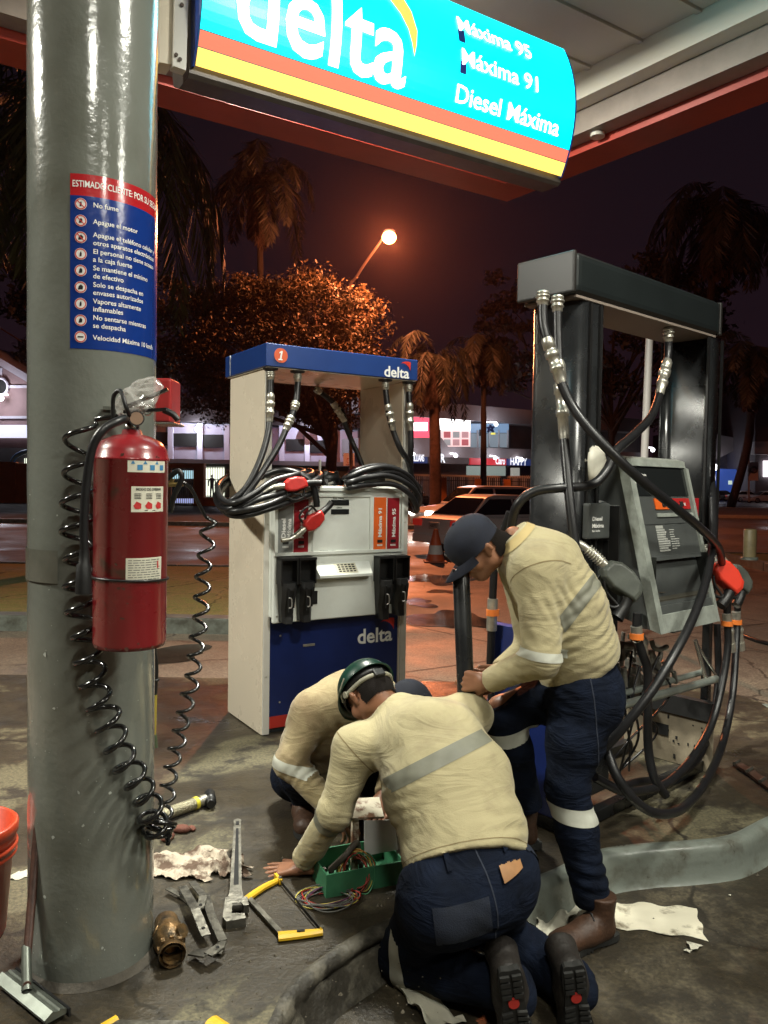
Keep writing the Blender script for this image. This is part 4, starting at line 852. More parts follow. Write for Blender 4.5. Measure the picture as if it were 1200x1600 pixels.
# front enamel panel with bevelled rim
def ring(mb, x0, x1, z0, z1, w, y0, y1):
    mb.box(x0, x1, y0, y1, z1-w, z1); mb.box(x0, x1, y0, y1, z0, z0+w); mb.box(x0, x0+w, y0+.0015, y1, z0+w, z1-w); mb.box(x1-w, x1, y0+.0015, y1, z0+w, z1-w)
pn = rbox(xl+.004, xr-.004, PV-.006, PV+.019, zb_, zt_-.006, panelw, 'front_panel', pa, .01)
b = MB(); ring(b, xl+.006, xr-.006, A.q(500, 866, PV).z, zt_-.012, .018, PV-.022, PV-.006); b.build('panel_rim', panelw, pn)
F0 = PV-.0065
def lab(x0, x1, y0, y1, m, txts, nm, tcol=lwhite):
    a = A.q(x0, y1, F0); c = A.q(x1, y0, F0); zlo = A.q((x0+x1)/2, y1, F0).z; zhi = A.q((x0+x1)/2, y0, F0).z
    o = rbox(a.x+.001, c.x-.001, F0-.004, F0, zlo, zhi, m, nm, pn); b = MB()
    for t, fx, s_, L_ in txts: text(b, t, lambda x, y: (a.x+(c.x-a.x)*fx-y, F0-.006, zlo+.085+x), s_, .03, width=L_)
    b.build('lettering', tcol, o); b = MB(); xc = (a.x+c.x)/2; b.box(xc-.018, xc+.018, F0-.0075, F0-.0045, zlo+.052, zlo+.07); b.build('button_window', dark, o)
    b = MB(); [b.box(xc-.02+.008*i, xc-.015+.008*i, F0-.0065, F0-.0045, zlo+.03, zlo+.042) for i in range(5)]; b.build('small_print', lwhite, o)
zz = 0
lab(434, 458, 782, 864, greyl, [('Diesel', .47, .036, .115), ('Máxima', .86, .036, .115)], 'grade_label')
lab(458.3, 482, 780, 863.5, red, [('Máxima 91', .66, .038, .165)], 'grade_label')
lab(583, 603.6, 777, 860.5, orange, [('Máxima 91', .62, .036, .18)], 'grade_label')
lab(604, 624, 778, 860, red, [('Máxima 95', .66, .036, .18)], 'grade_label')
# display recess frame
b = MB(); a = A.q(487, 864, F0); c = A.q(580, 774, F0); ring(b, a.x, c.x, a.z, c.z, .010, F0-.010, F0); b.build('display_frame', panelw, pn)
for y0, y1 in ((781, 789.5), (795.5, 803.5)):
    b = MB(); a = A.q(517, y1, F0); c = A.q(545, y0, F0); b.box(a.x, c.x, F0-.004, F0, a.z, c.z); b.build('display', glassd, pn)
b = MB()
for t, x, y, w in (('Esta Venta', 520, 779.5, .075), ('Litros', 526, 794, .035), ('APAGUE EL MOTOR', 499, 863, .11), ('NO FUMAR', 538, 862.5, .06)):
    a = A.q(x, y, F0); text(b, t, lambda x_, y_: (a.x+x_, F0-.003, a.z+y_), .014, .02, width=w)
b.build('small_lettering', mat('grey_lettering', (.04, .04, .04), .6), pn)
# keypad shelf
a = A.q(490, 905, F0); c = A.q(580, 882, F0-.03); b = MB(); x0, x1, z0, z1 = a.x, c.x, a.z-.004, c.z+.02
b.add([(x0, F0, z1), (x1, F0, z1), (x1-.01, F0-.065, z0+.03), (x0+.01, F0-.065, z0+.03), (x0, F0, z0), (x1, F0, z0), (x1-.01, F0-.065, z0+.015), (x0+.01, F0-.065, z0+.015)], [(0, 1, 2, 3), (7, 6, 5, 4), (0, 3, 7, 4), (1, 5, 6, 2), (3, 2, 6, 7)])
sh = b.build('keypad_shelf', panelw, pn)
kz = lambda t: Vector((0, F0-.065*t, z1+(z0+.03-z1)*t)); nrm = Vector((0, -(z1-z0-.03), -.065)).normalized()*-1
nrm = Vector((0, -(z1-z0-.03), .065)).normalized()
b = MB(); xm = (x0+x1)/2+.01; w = .075; P0, P1 = kz(.12), kz(.9); e = nrm*.002; b.add([Vector((xm-w, 0, 0))+P0+e, Vector((xm+w, 0, 0))+P0+e, Vector((xm+w, 0, 0))+P1+e, Vector((xm-w, 0, 0))+P1+e], [(0, 1, 2, 3)]); kp = b.build('keypad', mat('keypad_cream', (.5, .48, .36), .5), sh)
b = MB()
for i in range(5):
    for j in range(4):
        x = xm-w+.02+i*.025; q0 = kz(.2+j*.17)+e*2; q1 = kz(.2+j*.17+.10)+e*2; b.add([q0+Vector((x, 0, 0)), q0+Vector((x+.018, 0, 0)), q1+Vector((x+.018, 0, 0)), q1+Vector((x, 0, 0))], [(0, 1, 2, 3)])
b.build('keys', dark, kp)
# nozzle boots
def boot(x0, x1, ytop, ybot):
    a = A.q(x0, ybot, F0-.02); c = A.q(x1, ytop, F0-.02); w = c.x-a.x; xm = (a.x+c.x)/2; zt2, zb2 = c.z, a.z; h = zt2-zb2; b = MB()
    b.box(a.x, a.x+.008, F0-.07, F0, zt2-h*.40, zt2); b.box(c.x-.008, c.x, F0-.07, F0, zt2-h*.40, zt2); b.box(a.x, c.x, F0-.075, F0, zt2-.012, zt2+.002)
    b.box(a.x+.008, c.x-.008, F0-.004, F0-.001, zt2-h*.40, zt2-.012)
    n = 7; vs = []
    for i in range(n):
        t = i/(n-1); z = zt2-h*.36-h*.62*t; hw = w*.46*(1-.30*t); d = .085*(1-.35*t)+.012*math.sin(t*7)
        vs += [(xm-hw, F0, z), (xm-hw*1.0, F0-d*.7, z), (xm-hw*.55, F0-d, z-.006), (xm+hw*.55, F0-d, z-.006), (xm+hw, F0-d*.7, z), (xm+hw, F0, z)]
    b.add(vs, [(i*6+j, i*6+j+1, (i+1)*6+j+1, (i+1)*6+j) for i in range(n-1) for j in range(5)]+[(0, 1, 2, 3, 4, 5), tuple(range((n-1)*6, n*6))[::-1]])
    b.bar((xm-w*.2, F0-.10, zt2-h*.44), (xm-w*.12, F0-.095, zt2-h*.80), .006, .012); b.bar((xm+w*.2, F0-.10, zt2-h*.44), (xm+w*.1, F0-.095, zt2-h*.74), .006, .012)
    o = b.build('nozzle_boot', black, pa)
    b = MB(); b.tube(smooth([(xm-w*.2, F0-.102, zt2-h*.58), (xm-w*.05, F0-.106, zt2-h*.60), (xm-w*.02, F0-.104, zt2-h*.72), (xm-w*.16, F0-.10, zt2-h*.74)], 4), .004, 6); b.build('hook_latch', mat('worn_alu', (.35, .34, .32), .4, .6), o)
boot(433, 461, 871, 975); boot(461.5, 489, 870, 972); boot(585, 610, 868, 968); boot(610.5, 634, 867, 962)
a = A.q(488, 944, F0-.004); c = A.q(496, 923, F0-.004); rbox(a.x, c.x, F0-.006, F0, a.z, c.z, black, 'latch_plate', pn)
# lower blue door
LV = .095; zlo = .13
lw_ = rbox(.0765, .984, LV, .60, .03, zb_-.004, navy, 'lower_cabinet', pa)
rbox(.078, .982, LV-.004, LV-.001, .03, .10, mat('red_kick', (.42, .03, .02), .4), 'red_kick_strip', lw_)
rbox(.03, 1.03, .10, .60, .002, .028, blackm, 'plinth', pa)
delta_logo(lw_, A, 558, 612, 1006, LV-.003)
# hoses of the blue pump
def ap(L_): return [A.q(*q) for q in L_]
fl = MB()
for x, y in ((423, 574), (465, 578)): p_ = A.q(x, y, .05); fl.lathe([(.045, 0), (.042, -.010), (.02, -.014), (.019, -.02)], 20, o=(p_.x, .05, ZB-.002))
for x, y in ((602, 593), (639, 598)): p_ = A.q(x, y, .05); fl.lathe([(.045, 0), (.042, -.010), (.02, -.014), (.019, -.02)], 20, o=(p_.x, .05, ZB-.002))
fl.build('hose_flange', black, pa)
zz_ = ZB-.02
def top_pt(x, v=.05): p_ = A.q(x, 590, v); return Vector((p_.x, v, zz_))
hose(pa, [top_pt(423)]+ap([(423, 610, .04), (422, 650, .02), (418, 680, -.01), (409, 712, -.04), (396, 742, -.06), (382, 765, -.06), (362, 782, -.04), (345, 790, .1)]), coup=((.0, .05), (.13, .17)))
hose(pa, [top_pt(465)]+ap([(465, 605, .04), (461, 635, .02), (448, 668, -.01), (436, 695, -.03), (416, 728, -.05), (398, 755, -.07), (375, 785, -.06), (352, 800, .02)]), coup=((.0, .05), (.17, .06), (.27, .10)))
hose(pa, [top_pt(602)]+ap([(603, 615, .04), (607, 645, .03), (614, 672, .02), (625, 700, .0), (638, 722, .02), (643, 745, .05)]), coup=((.0, .05), (.14, .17)))
hose(pa, [top_pt(639)]+ap([(639, 620, .04), (641, 650, .03), (642, 680, .02), (642, 705, .02), (641, 735, .05)]), coup=((.0, .05), (.12, .18)))
hose(pa, [Vector((.62, DA-.05, zz_))]+ap([(532, 640, .6), (540, 665, .6), (550, 690, .6), (560, 712, .55), (568, 735, .5)]), coup=((.0, .05), (.16, .16)))
rg = random.Random(9)
left_loops = [
 [(486, 742, -.02), (450, 752, -.06), (415, 768, -.08), (380, 788, -.08), (352, 795, .0), (338, 782, .3), (345, 762, .6), (380, 745, .72), (440, 735, .7), (480, 735, .35)],
 [(480, 752, -.04), (440, 770, -.09), (400, 782, -.10), (365, 800, -.06), (348, 790, .1), (345, 765, .5), (370, 745, .72), (430, 740, .68), (475, 742, .3)],
 [(495, 765, -.03), (455, 783, -.08), (415, 797, -.10), (378, 806, -.07), (352, 800, .05), (341, 775, .45), (366, 752, .70), (430, 745, .68), (480, 745, .3)],
 [(475, 738, .0), (430, 750, -.07), (395, 772, -.10), (365, 786, -.08), (346, 778, .1), (342, 755, .5), (375, 738, .72), (440, 732, .6)],
 [(500, 745, .0), (470, 762, -.07), (425, 786, -.11), (385, 796, -.11), (356, 797, .0), (344, 772, .4), (372, 748, .70), (440, 738, .66), (490, 738, .3)]]
for L_ in left_loops:
    b = MB(); b.tube(smooth(ap(L_), 7, True), .0175, 9, closed=True); b.build('hose_coil', rubber, pa)
right_loops = [
 [(540, 748, .02), (570, 735, -.03), (605, 730, -.05), (640, 745, -.04), (656, 775, .02), (650, 790, .15), (630, 760, .35), (580, 742, .4), (548, 742, .2)],
 [(542, 755, -.02), (575, 746, -.05), (610, 744, -.06), (642, 760, -.05), (655, 782, .02), (640, 790, .2), (615, 760, .35), (570, 750, .38)],
 [(545, 762, -.03), (580, 757, -.05), (615, 757, -.06), (640, 772, -.06), (652, 795, .0), (643, 797, .15), (620, 768, .3), (575, 757, .35)],
 [(550, 740, .05), (582, 728, .0), (618, 732, -.02), (646, 752, .0), (657, 765, .1), (640, 755, .3), (600, 738, .4)],
 [(556, 752, .0), (590, 740, -.04), (622, 740, -.05), (648, 765, -.03), (650, 798, .03), (640, 778, .2), (600, 750, .3)]]
for L_ in right_loops:
    b = MB(); b.tube(smooth(ap(L_), 7, True), .0175, 9, closed=True); b.build('hose_coil', rubber, pa)
redn = mat('red_nozzle_cover', (.55, .03, .025), .35, var=.25, vs=20, bump=.03)
hose(pa, ap([(408, 745, .1), (440, 735, .0), (470, 742, -.06), (488, 757, -.09), (494, 780, -.10), (495, 792, -.10)]), .02)
n1 = nozzle(pa, A.q(487, 815, -.10), A.q(455, 855, -.10)-A.q(487, 815, -.10)+Vector((0, 0, .05)), (1, 0, .25), redn, 1.0)
n2 = nozzle(pa, A.q(459, 758, -.11), A.q(420, 764, -.10)-A.q(458, 758, -.12), (0, .1, 1), redn, .95)
n3 = nozzle(pa, A.q(560, 738, .2), A.q(590, 725, .2)-A.q(560, 738, .2), (0, 0, 1), mat('dark_red_cover', (.09, .015, .02), .4), .9)
# small clutter on top of the cabinet
b = MB()
for i in range(9):
    x = .42+.022*i; b.bar((x, .18+.04*math.sin(i*2), zt_), (x+.03*math.sin(i*3), .2, zt_+.07+.03*math.sin(i*5)), .022, .02)
b.ball((.53, .22, zt_+.045), .075, .06, .045); b.build('valve_cluster', black, pa)
b = MB(); b.cyl((.455, .2, zt_), (.455, .2, zt_+.16), .008); b.tube(smooth([(.455, .2, zt_+.02), (.50, .18, zt_+.01), (.53, .16, zt_+.02)], 4), .009); b.build('vent_tube', white, pa)
for x_, z_ in ((.050, .35), (.050, 1.25), (.050, 1.95), (1.011, .35), (1.011, 1.25), (1.011, 1.95), (xl+.03, zb_+.04), (xr-.03, zb_+.04), (.15, .18), (.90, .18), (.15, .58)):
    yv_ = .066 if x_ in (.050, 1.011) else (PV-.006 if z_ > .6 else LV); b = MB(); b.cyl((x_, yv_-.0025, z_), (x_, yv_, z_), .006, n=12); b.build('screw', steel, pa)
b = MB(); b.box(.30, .38, LV-.006, LV-.0005, .50, .515, .002); b.build('door_latch', steel, lw_)
# ---------------------------------------------------------------- black and grey pump
K = Frame((.788, 3.289), .729)
pk = thing('fuel_pump', 'black twin column fuel pump with its lower cover off and hoses trailing', 'fuel pump', (K.o.x, K.o.y, 0), K.yaw)
KW, KD, KB, KT = 1.302, .302, 2.307, 2.482
head_m = mat('charcoal_header', (.013, .017, .017), .32, var=.2, vs=5, bump=.02)
hd2 = rbox(.0, KW, 0, KD, KB, KT, head_m, 'header', pk, .034)
for x0_ in (-.012, KW-.004): b = MB(); b.box(x0_-.010 if x0_ < .5 else x0_, x0_+(.012 if x0_ < .5 else .026), .0, KD, KB, KT, .010); b.build('header_end_cap', mat('charcoal_end', (.016, .015, .013), .4, var=.15), hd2)
rbox(.02, KW-.02, .015, KD-.015, KB-.012, KB-.001, mat('taupe_soffit', (.22, .18, .15), .5), 'header_soffit', hd2)
def rrect(x0, x1, y0, y1, r, n=6):
    pts = []
    for cx, cy, a0 in ((x1-r, y1-r, 0), (x0+r, y1-r, 90), (x0+r, y0+r, 180), (x1-r, y0+r, 270)):
        for i in range(n+1): a = R(a0+90*i/n); pts.append((cx+r*math.cos(a), cy+r*math.sin(a)))
    return pts
ua = K.q(914, 600, .03).x; ub = K.q(828, 600, .27).x
uc = K.q(1040, 640, .29).x-.02
print('K cols', ua, ub, uc)
for x0, x1, zf in ((.06, .27, .0), (uc+.02, KW-.03, .79)):
    b = MB(); b.prism(rrect(x0, x1, .02, .29, .05), zf, KB-.013); o = b.build('support_column', blackm, pk)
    for p in o.data.polygons: p.use_smooth = len(p.vertices) == 4
    b = MB(); b.box(x0+.06, x0+.075, .008, .019, .9, KB-.02); b.box(x1-.075, x1-.06, .008, .019, .9, KB-.02); b.build('column_groove', black, o)
# display housing with the face leaning out at its foot
zT = K.q(978, 716, -.05).z; TL = (zT, .25); vT = -.05
def qs(px, py): return K.q(px, py, vT, TL)       # on the leaning face (v falls .25 per metre down)
def fv(z): return vT-(zT-z)*.25
c00, c10, c11, c01 = qs(978, 716), qs(1077, 722), qs(1109, 968), qs(1021, 992)
xL, xR, zTop, zBot = (c00.x+c01.x)/2, (c10.x+c11.x)/2, zT, (c01.z+c11.z)/2
print('face', c00, c10, c11, c01)
def face_pt(x, z, off=0.0): return Vector((x, fv(z)-off, z-off*.25))
def fbox(mb, x0, x1, z0, z1, off0, off1):
    vs = [face_pt(x, z, o_) for o_ in (off0, off1) for z in (z0, z1) for x in (x0, x1)]
    mb.add(vs, [(0, 2, 3, 1), (4, 5, 7, 6), (0, 1, 5, 4), (2, 6, 7, 3), (0, 4, 6, 2), (1, 3, 7, 5)])
dh = MB(); sideprof = [(fv(zBot)+.02, zBot), (fv(zTop)+.02, zTop-.0), (.24, zTop-.02), (.24, zBot+.12)]
dh.add([(x, y, z) for x in (xL+.012, xR-.012) for y, z in sideprof], [(0, 1, 2, 3), (7, 6, 5, 4), (0, 4, 5, 1), (1, 5, 6, 2), (2, 6, 7, 3), (3, 7, 4, 0)])
hs_ = dh.build('display_housing', greyp, pk)
b = MB(); w = .042
fbox(b, xL, xL+w, zBot, zTop-.03, -.03, .02); fbox(b, xR-w*.6, xR, zBot, zTop-.03, -.03, .02); fbox(b, xL+w+.001, xR-w*.6-.001, zBot, zBot+.075, -.03, .02)
fbox(b, xL+w+.001, xR-w*.6-.001, zTop-.028, zTop+.004, -.03, .014); fbox(b, xL+.012, xL+w, zTop-.03, zTop+.002, -.03, .012); fbox(b, xR-w*.6, xR-.012, zTop-.03, zTop+.002, -.03, .012)
b.build('bezel', greyf, hs_)
def fr_(px0, py0, px1, py1, m, name, off=.002, th=.004, parent=hs_):
    a = qs(px0, py1); c = qs(px1, py0); b = MB(); fbox(b, a.x, c.x, a.z, c.z, off, off+th); return b.build(name, m, parent), a, c
Xa, Xb = xL+w+.002, xR-w*.6-.002; Hh = zTop-zBot
def band(t0, t1, m, name, off=.002, th=.004, x0=None, x1=None):
    b = MB(); fbox(b, Xa if x0 is None else x0, Xb if x1 is None else x1, zTop-Hh*t1, zTop-Hh*t0, off, off+th); return b.build(name, m, hs_)
g_ = band(.05, .22, glassd, 'display_glass')
Wd = Xb-Xa
b = MB()
for t, fx, fz, s_, wd in (('Esta Venta', .06, .10, .018, .085), ('Litros', .18, .165, .016, .042)):
    text(b, t, lambda x, y: face_pt(Xa+Wd*fx+x, zTop-Hh*fz+y, .0075), s_, .025, width=wd)
b.build('lettering', lwhite, g_)
pl_ = band(.225, .39, greyp, 'selector_plate', .0, .004)
for x0, x1, m in ((.30, .63, orange), (.632, .98, mat('red_button_strip', (.40, .02, .02), .35))):
    o = band(.235, .30, m, 'grade_button', .005, .004, Xa+Wd*x0, Xa+Wd*x1)
    b = MB(); xc = Xa+Wd*(x0+x1)/2; fbox(b, xc-.018, xc+.014, zTop-Hh*.283, zTop-Hh*.252, .010, .012); b.build('button_window', dark, o)
    b = MB(); text(b, '91' if x0 < .5 else '95', lambda x, y: face_pt(xc+.02+x, zTop-Hh*.28+y, .0105), .02, .02); b.build('lettering', lwhite, o)
band(.325, .345, greyf, 'silver_strip', .005, .006, Xa+Wd*.30, Xb)
lp_ = band(.395, .575, greyp, 'instruction_panel', .0, .008)
b = MB(); rg = random.Random(4)
for i in range(11):
    z = zTop-Hh*(.41+i*.0135); l_ = rg.uniform(.07, .11); fbox(b, Xa+Wd*.22, Xa+Wd*.22+l_*(1 if i else .8), z-.0035, z+.0035+(0 if i else .006), .0085, .0095)
for i in range(9):
    z = zTop-Hh*(.425+i*.014); fbox(b, Xa+Wd*.46, Xa+Wd*.46+rg.uniform(.03, .08), z-.002, z+.002, .0085, .0095)
b.build('small_print', mat('dim_print', (.35, .36, .33), .6), lp_)
# deep recess with shelf
b = MB(); z0, z1 = zTop-Hh*.80, zTop-Hh*.59
def bxw(mb, x0, x1, y0, y1, z0, z1): mb.box(x0, x1, y0, y1, z0, z1)
b.box(Xa, Xa+.006, fv(z0)+.0, fv(z0)+.17, z0, z1+.01); b.box(Xb-.006, Xb, fv(z0)+.0, fv(z0)+.17, z0, z1+.01); b.box(Xa, Xb, fv(z0)+.165, fv(z0)+.17, z0, z1+.01)
b.build('recess', mat('recess_black', (.02, .022, .02), .5), hs_)
hs_cut = None
band(.575, .60, greyp, 'recess_lip', -.004, .014)
b = MB(); zs = zTop-Hh*.80; b.add([Vector((Xa, fv(zs)-.012, zs-.02)), Vector((Xb, fv(zs)-.012, zs-.02)), Vector((Xb, fv(zs)+.16, zs+.03)), Vector((Xa, fv(zs)+.16, zs+.03)), Vector((Xa, fv(zs)-.012, zs-.05)), Vector((Xb, fv(zs)-.012, zs-.05))], [(0, 1, 2, 3), (4, 5, 1, 0)]); b.build('shelf', mat('worn_shelf', (.07, .065, .05), .35, var=.4, vs=9), hs_)
band(.855, .925, greyp, 'lower_panel', .004, .01)
band(.835, .853, greyp, 'receipt_slot', .0, .006)
# keys left on the shelf
kx = thing('key_ring', 'small bunch of keys lying in the recess of the black pump', 'keys', tuple(K.o+K.u*(Xa+.05)+K.v*(fv(zs)+.03)+Vector((0, 0, zs+.002))), K.yaw)
b = MB(); b.torus((0, 0, .006), .012, .002); b.build('ring', chrome, kx)
for a_ in (.2, .9, -.5): b = MB(); b.bar((.01, 0, .006), (.01+.045*math.cos(a_), .045*math.sin(a_), .006), .008, .003); b.build('key', chrome, kx)
# pedestal wings with nozzle holsters (left: diesel, right: 95)
uw0 = K.q(905, 830, -.02).x; uw1 = K.q(952, 830, -.02).x; zw = K.q(925, 783, -.02).z; zwb = .78
lwg = MB(); lwg.prism([(.26, zwb+.02), (.26, zw), (.30, zw+.006), (xL-.0, zw+.006), (xL+.01, zw-.02), (xL+.01, zwb)], .02, .26, 'y') if False else lwg.box(.272, xL+.01, .02, .25, zwb, zw, .02)
wing = lwg.build('holster_wing', greyp, pk)
a = K.q(914, 843, .0); c = K.q(946, 786, .0)
b = MB(); b.box(a.x, c.x+.01, -.02, .018, a.z, c.z, .01); pt = b.build('grade_plate', greyp, wing)
b = MB()
for t, dz, s_, w_ in (('Diesel', .055, .024, .075), ('Máxima', .085, .024, .088), ('Bajo Azufre', .103, .011, .06)): text(b, t, lambda x, y: (a.x+.018+x, -.0225, c.z-dz-.02+y), s_, .03, width=w_)
b.build('lettering', lwhite, pt)
b = MB(); b.box(.274, .284, -.06, .02, zwb, zw-.02, .003); b.box(.30, xL-.03, -.01, .018, zwb+.03, a.z-.01, .003); b.build('holster', black, wing)
hg = K.q(965, 905, -.13)
greyn = mat('grey_nozzle_cover', (.10, .11, .095), .35, var=.3, vs=16, bump=.03)
nozzle(pk, hg, K.q(925, 868, -.05)-hg, (.35, 0, .9), greyn, 1.35, grip=False)
hose(pk, [hg+Vector((.06, .0, -.02)), K.q(990, 935, -.1), K.q(994, 965, -.12), K.q(994, 992, -.13)], .021) if False else None
xr0 = xR-.01
rw = rbox(xr0, xr0+.21, -.03, .20, .78, K.q(1096, 778, .0).z, greyp, 'holster_wing', pk, .02)
a = K.q(1089, 832, .0); c = K.q(1107, 787, .0); b = MB(); b.box(xr0+.03, xr0+.18, -.052, -.028, a.z, c.z+.03, .004); rp = b.build('grade_plate', mat('red_plate', (.38, .015, .02), .35), rw)
b = MB(); text(b, 'Máxima 95', lambda x, y: (xr0+.045+x, -.0545, a.z+.075+y), .022, .03, width=.12); b.build('lettering', lwhite, rp)
brd = mat('bright_red_cover', (.75, .05, .025), .35, var=.12, vs=9)
h1 = K.q(1131, 898, -.10); nozzle(pk, h1, K.q(1098, 858, -.02)-h1, (.4, 0, .9), brd, 1.35, grip=False)
h2 = K.q(1150, 902, .02); nozzle(pk, h2, K.q(1120, 868, .08)-h2, (.4, 0, .9), greyn, 1.3, grip=False)
# lower open frame: plinth rails, posts, tubes, meters
for x0, x1, y0, y1 in ((0, KW, -.02, .03), (0, KW, .40, .45), (0, .05, .032, .398), (KW-.05, KW, .032, .398)): rbox(x0, x1, y0, y1, .004, .06, blackm, 'plinth_rail', pk, .004)
for x, y in ((.012, .40), (KW-.045, -.012), (KW-.045, .40)): rbox(x, x+.04, y, y+.04, .0605, .80, blackm, 'frame_post', pk, .003)
rbox(.0, .055, .06, .44, .062, .86, mat('pump_blue_panel', (.012, .03, .17), .35, var=.2), 'end_panel', pk, .004)
rbox(.058, .40, .03, .38, .10, .80, blackm, 'pump_unit', pk, .02)
base_cream = mat('cream_base_plate', (.32, .27, .19), .5, var=.35, vs=7, bump=.1)
uP = 1.22; qa, qb = K.qu(1113, 1195, uP), K.qu(975, 1160, uP); zt1 = K.qu(1113, 1128, uP).z; ya, yb = qa.y, qb.y
b = MB(); b.box(uP, uP+.006, ya, yb, .004, zt1); bpw = b.build('end_plate', base_cream, pk)
b = MB(); qc, qd = K.qu(1044, 1150, uP), K.qu(1018, 1126, uP); b.box(uP-.003, uP-.0005, qc.y, qd.y, qc.z, qd.z)
rg = random.Random(12)
for i in range(22):
    y, z = rg.uniform(ya+.03, yb-.03), rg.uniform(.02, zt1-.03); s_ = rg.uniform(.003, .009); b.box(uP-.003, uP-.0005, y, y+s_*1.4, z, z+s_*rg.uniform(.8, 3.5))
b.build('punched_hole', dark, bpw); x0, x1, yv = .42, 1.20, .37
rbox(uP-.03, uP+.02, ya, yb, zt1+.002, zt1+.10, dark, 'gap_shade_plate', pk)  # black plate put in for the shade inside the gap
b = MB(); b.box(x0, x1, yv-.02, yv+.03, .34, .42); b.build('cross_member', black, pk)
greent = mat('green_galvanised_tube', (.50, .56, .50), .3, .6, var=.3, vs=10)
def kt(L_): return [K.q(*q) for q in L_]
b = MB(); b.tube(kt([(958, 1106, -.06), (1119, 1061, -.05)]), .020, 12); b.tube(kt([(958, 1088, -.02), (1098, 1050, .03)]), .016, 12); b.tube(kt([(958, 1106, -.06), (957, 1088, -.02)]), .018, 10)
b.tube(kt([(965, 1101, -.03), (1112, 1066, .0)]), .009, 8); b.build('support_tube', greent, pk)
for q_, r_ in (([(1086, 1000, .0), (1104, 1064, -.045)], .012), ([(1086, 1002, .02), (1118, 1054, -.03)], .008), ([(965, 1085, .05), (978, 1050, .08)], .012)): b = MB(); b.tube(kt(q_), r_, 10); b.build('strut', chrome, pk)
mech = mat('greasy_metal', (.30, .29, .25), .4, .5, var=.6, vs=30, bump=.3); b = MB(); rg = random.Random(8)
for i in range(40):
    x, z = rg.uniform(.42, .95), rg.uniform(.50, .76); y = rg.uniform(.0, .2); s_ = rg.uniform(.025, .06)
    if i % 3 == 0: b.cyl((x, y, z), (x+rg.uniform(-.1, .1), y, z+rg.uniform(-.02, .12)), s_*.4, n=10)
    elif i % 3 == 1: b.box(x, x+s_, y, y+s_, z-s_, z+s_*1.2)
    else: b.tube(smooth([(x, y, z), (x+.04, y-.03, z-.05), (x+.09, y, z-.05), (x+.10, y, z+.03)], 4), .010, 8)
b.build('meter_assembly', mech, pk)
b = MB(); b.tube(smooth(kt([(1018, 1000, -.02), (1022, 1012, -.03), (1032, 1015, -.03), (1042, 1010, -.03)]), 5), .012, 8); b.build('pipe_elbow', greyf, pk)
for i in range(5):
    b = MB(); rg2 = random.Random(i+40); b.tube(smooth([(rg2.uniform(.45, .9), rg2.uniform(-.02, .1), .7), (rg2.uniform(.4, .9), -.03, .5), (rg2.uniform(.4, .8), .0, .3), (rg2.uniform(.3, .7), .1, .1)], 7), .006, 6); b.build('cable', rubber, pk)
# hoses
kb = KB-.012
def ktop(x, v): p_ = K.q(x, 470, v); return Vector((p_.x, v, kb))
HK = [
 ([ktop(848, .06)]+kt([(848, 498, .05), (853, 525, .03), (864, 557, .0), (878, 600, -.04), (893, 632, -.08), (915, 663, -.14), (960, 712, -.24), (1010, 757, -.30), (1060, 797, -.33), (1095, 826, -.30), (1122, 855, -.18), (1128, 880, -.1)]), ((.0, .06), (.20, .20))),
 ([ktop(871, .06)]+kt([(871, 510, .05), (873, 560, .03), (877, 620, .0), (882, 690, -.04), (889, 770, -.10), (897, 840, -.14), (905, 900, -.16), (915, 960, -.14)]), ((.0, .07), (.28, .34))),
 ([Vector((K.q(1044, 520, .06).x, .06, kb))]+kt([(1044, 550, .06), (1040, 580, .04), (1031, 615, .0), (1018, 650, -.05), (990, 680, -.1), (962, 705, -.14), (948, 735, -.14), (925, 757, -.12), (880, 762, -.08), (835, 768, .0), (808, 790, .05), (798, 830, .1), (795, 870, .1)]), ((.0, .07), (.17, .26))),
 (kt([(1099, 632, .30), (1101, 665, .26), (1108, 710, .15), (1113, 770, .0), (1114, 830, -.12), (1106, 895, -.25), (1085, 960, -.33), (1055, 1020, -.36), (1018, 1080, -.34), (975, 1135, -.28), (935, 1178, -.2), (915, 1190, -.1)]), ((.0, .05),)),
 (kt([(1137, 925, -.08), (1136, 965, -.08), (1137, 1010, -.09), (1128, 1070, -.10), (1112, 1130, -.12), (1085, 1180, -.16), (1045, 1222, -.2), (1005, 1235, -.2), (970, 1235, -.2), (930, 1215, -.15)]), ()),
 (kt([(1152, 925, .02), (1152, 965, .02), (1150, 1010, .0), (1144, 1090, -.05), (1128, 1165, -.12), (1100, 1225, -.25), (1068, 1262, -.32), (1035, 1272, -.36), (1000, 1258, -.34), (965, 1215, -.28), (945, 1160, -.2), (935, 1110, -.1)]), ()),
 (kt([(996, 958, -.15), (995, 990, -.15), (1003, 1020, -.16), (1012, 1050, -.17), (1012, 1110, -.17), (1013, 1170, -.17), (1022, 1215, -.2), (1040, 1243, -.22)]), ()),
 (kt([(1120, 975, .05), (1122, 1060, .02), (1112, 1130, .0), (1090, 1185, -.06), (1050, 1215, -.1), (1000, 1222, -.12), (965, 1232, -.14)]), ()),
]
for pts, cp in HK: hose(pk, pts, .0195, coup=cp)
orr = mat('orange_clamp', (.85, .22, .04), .45)
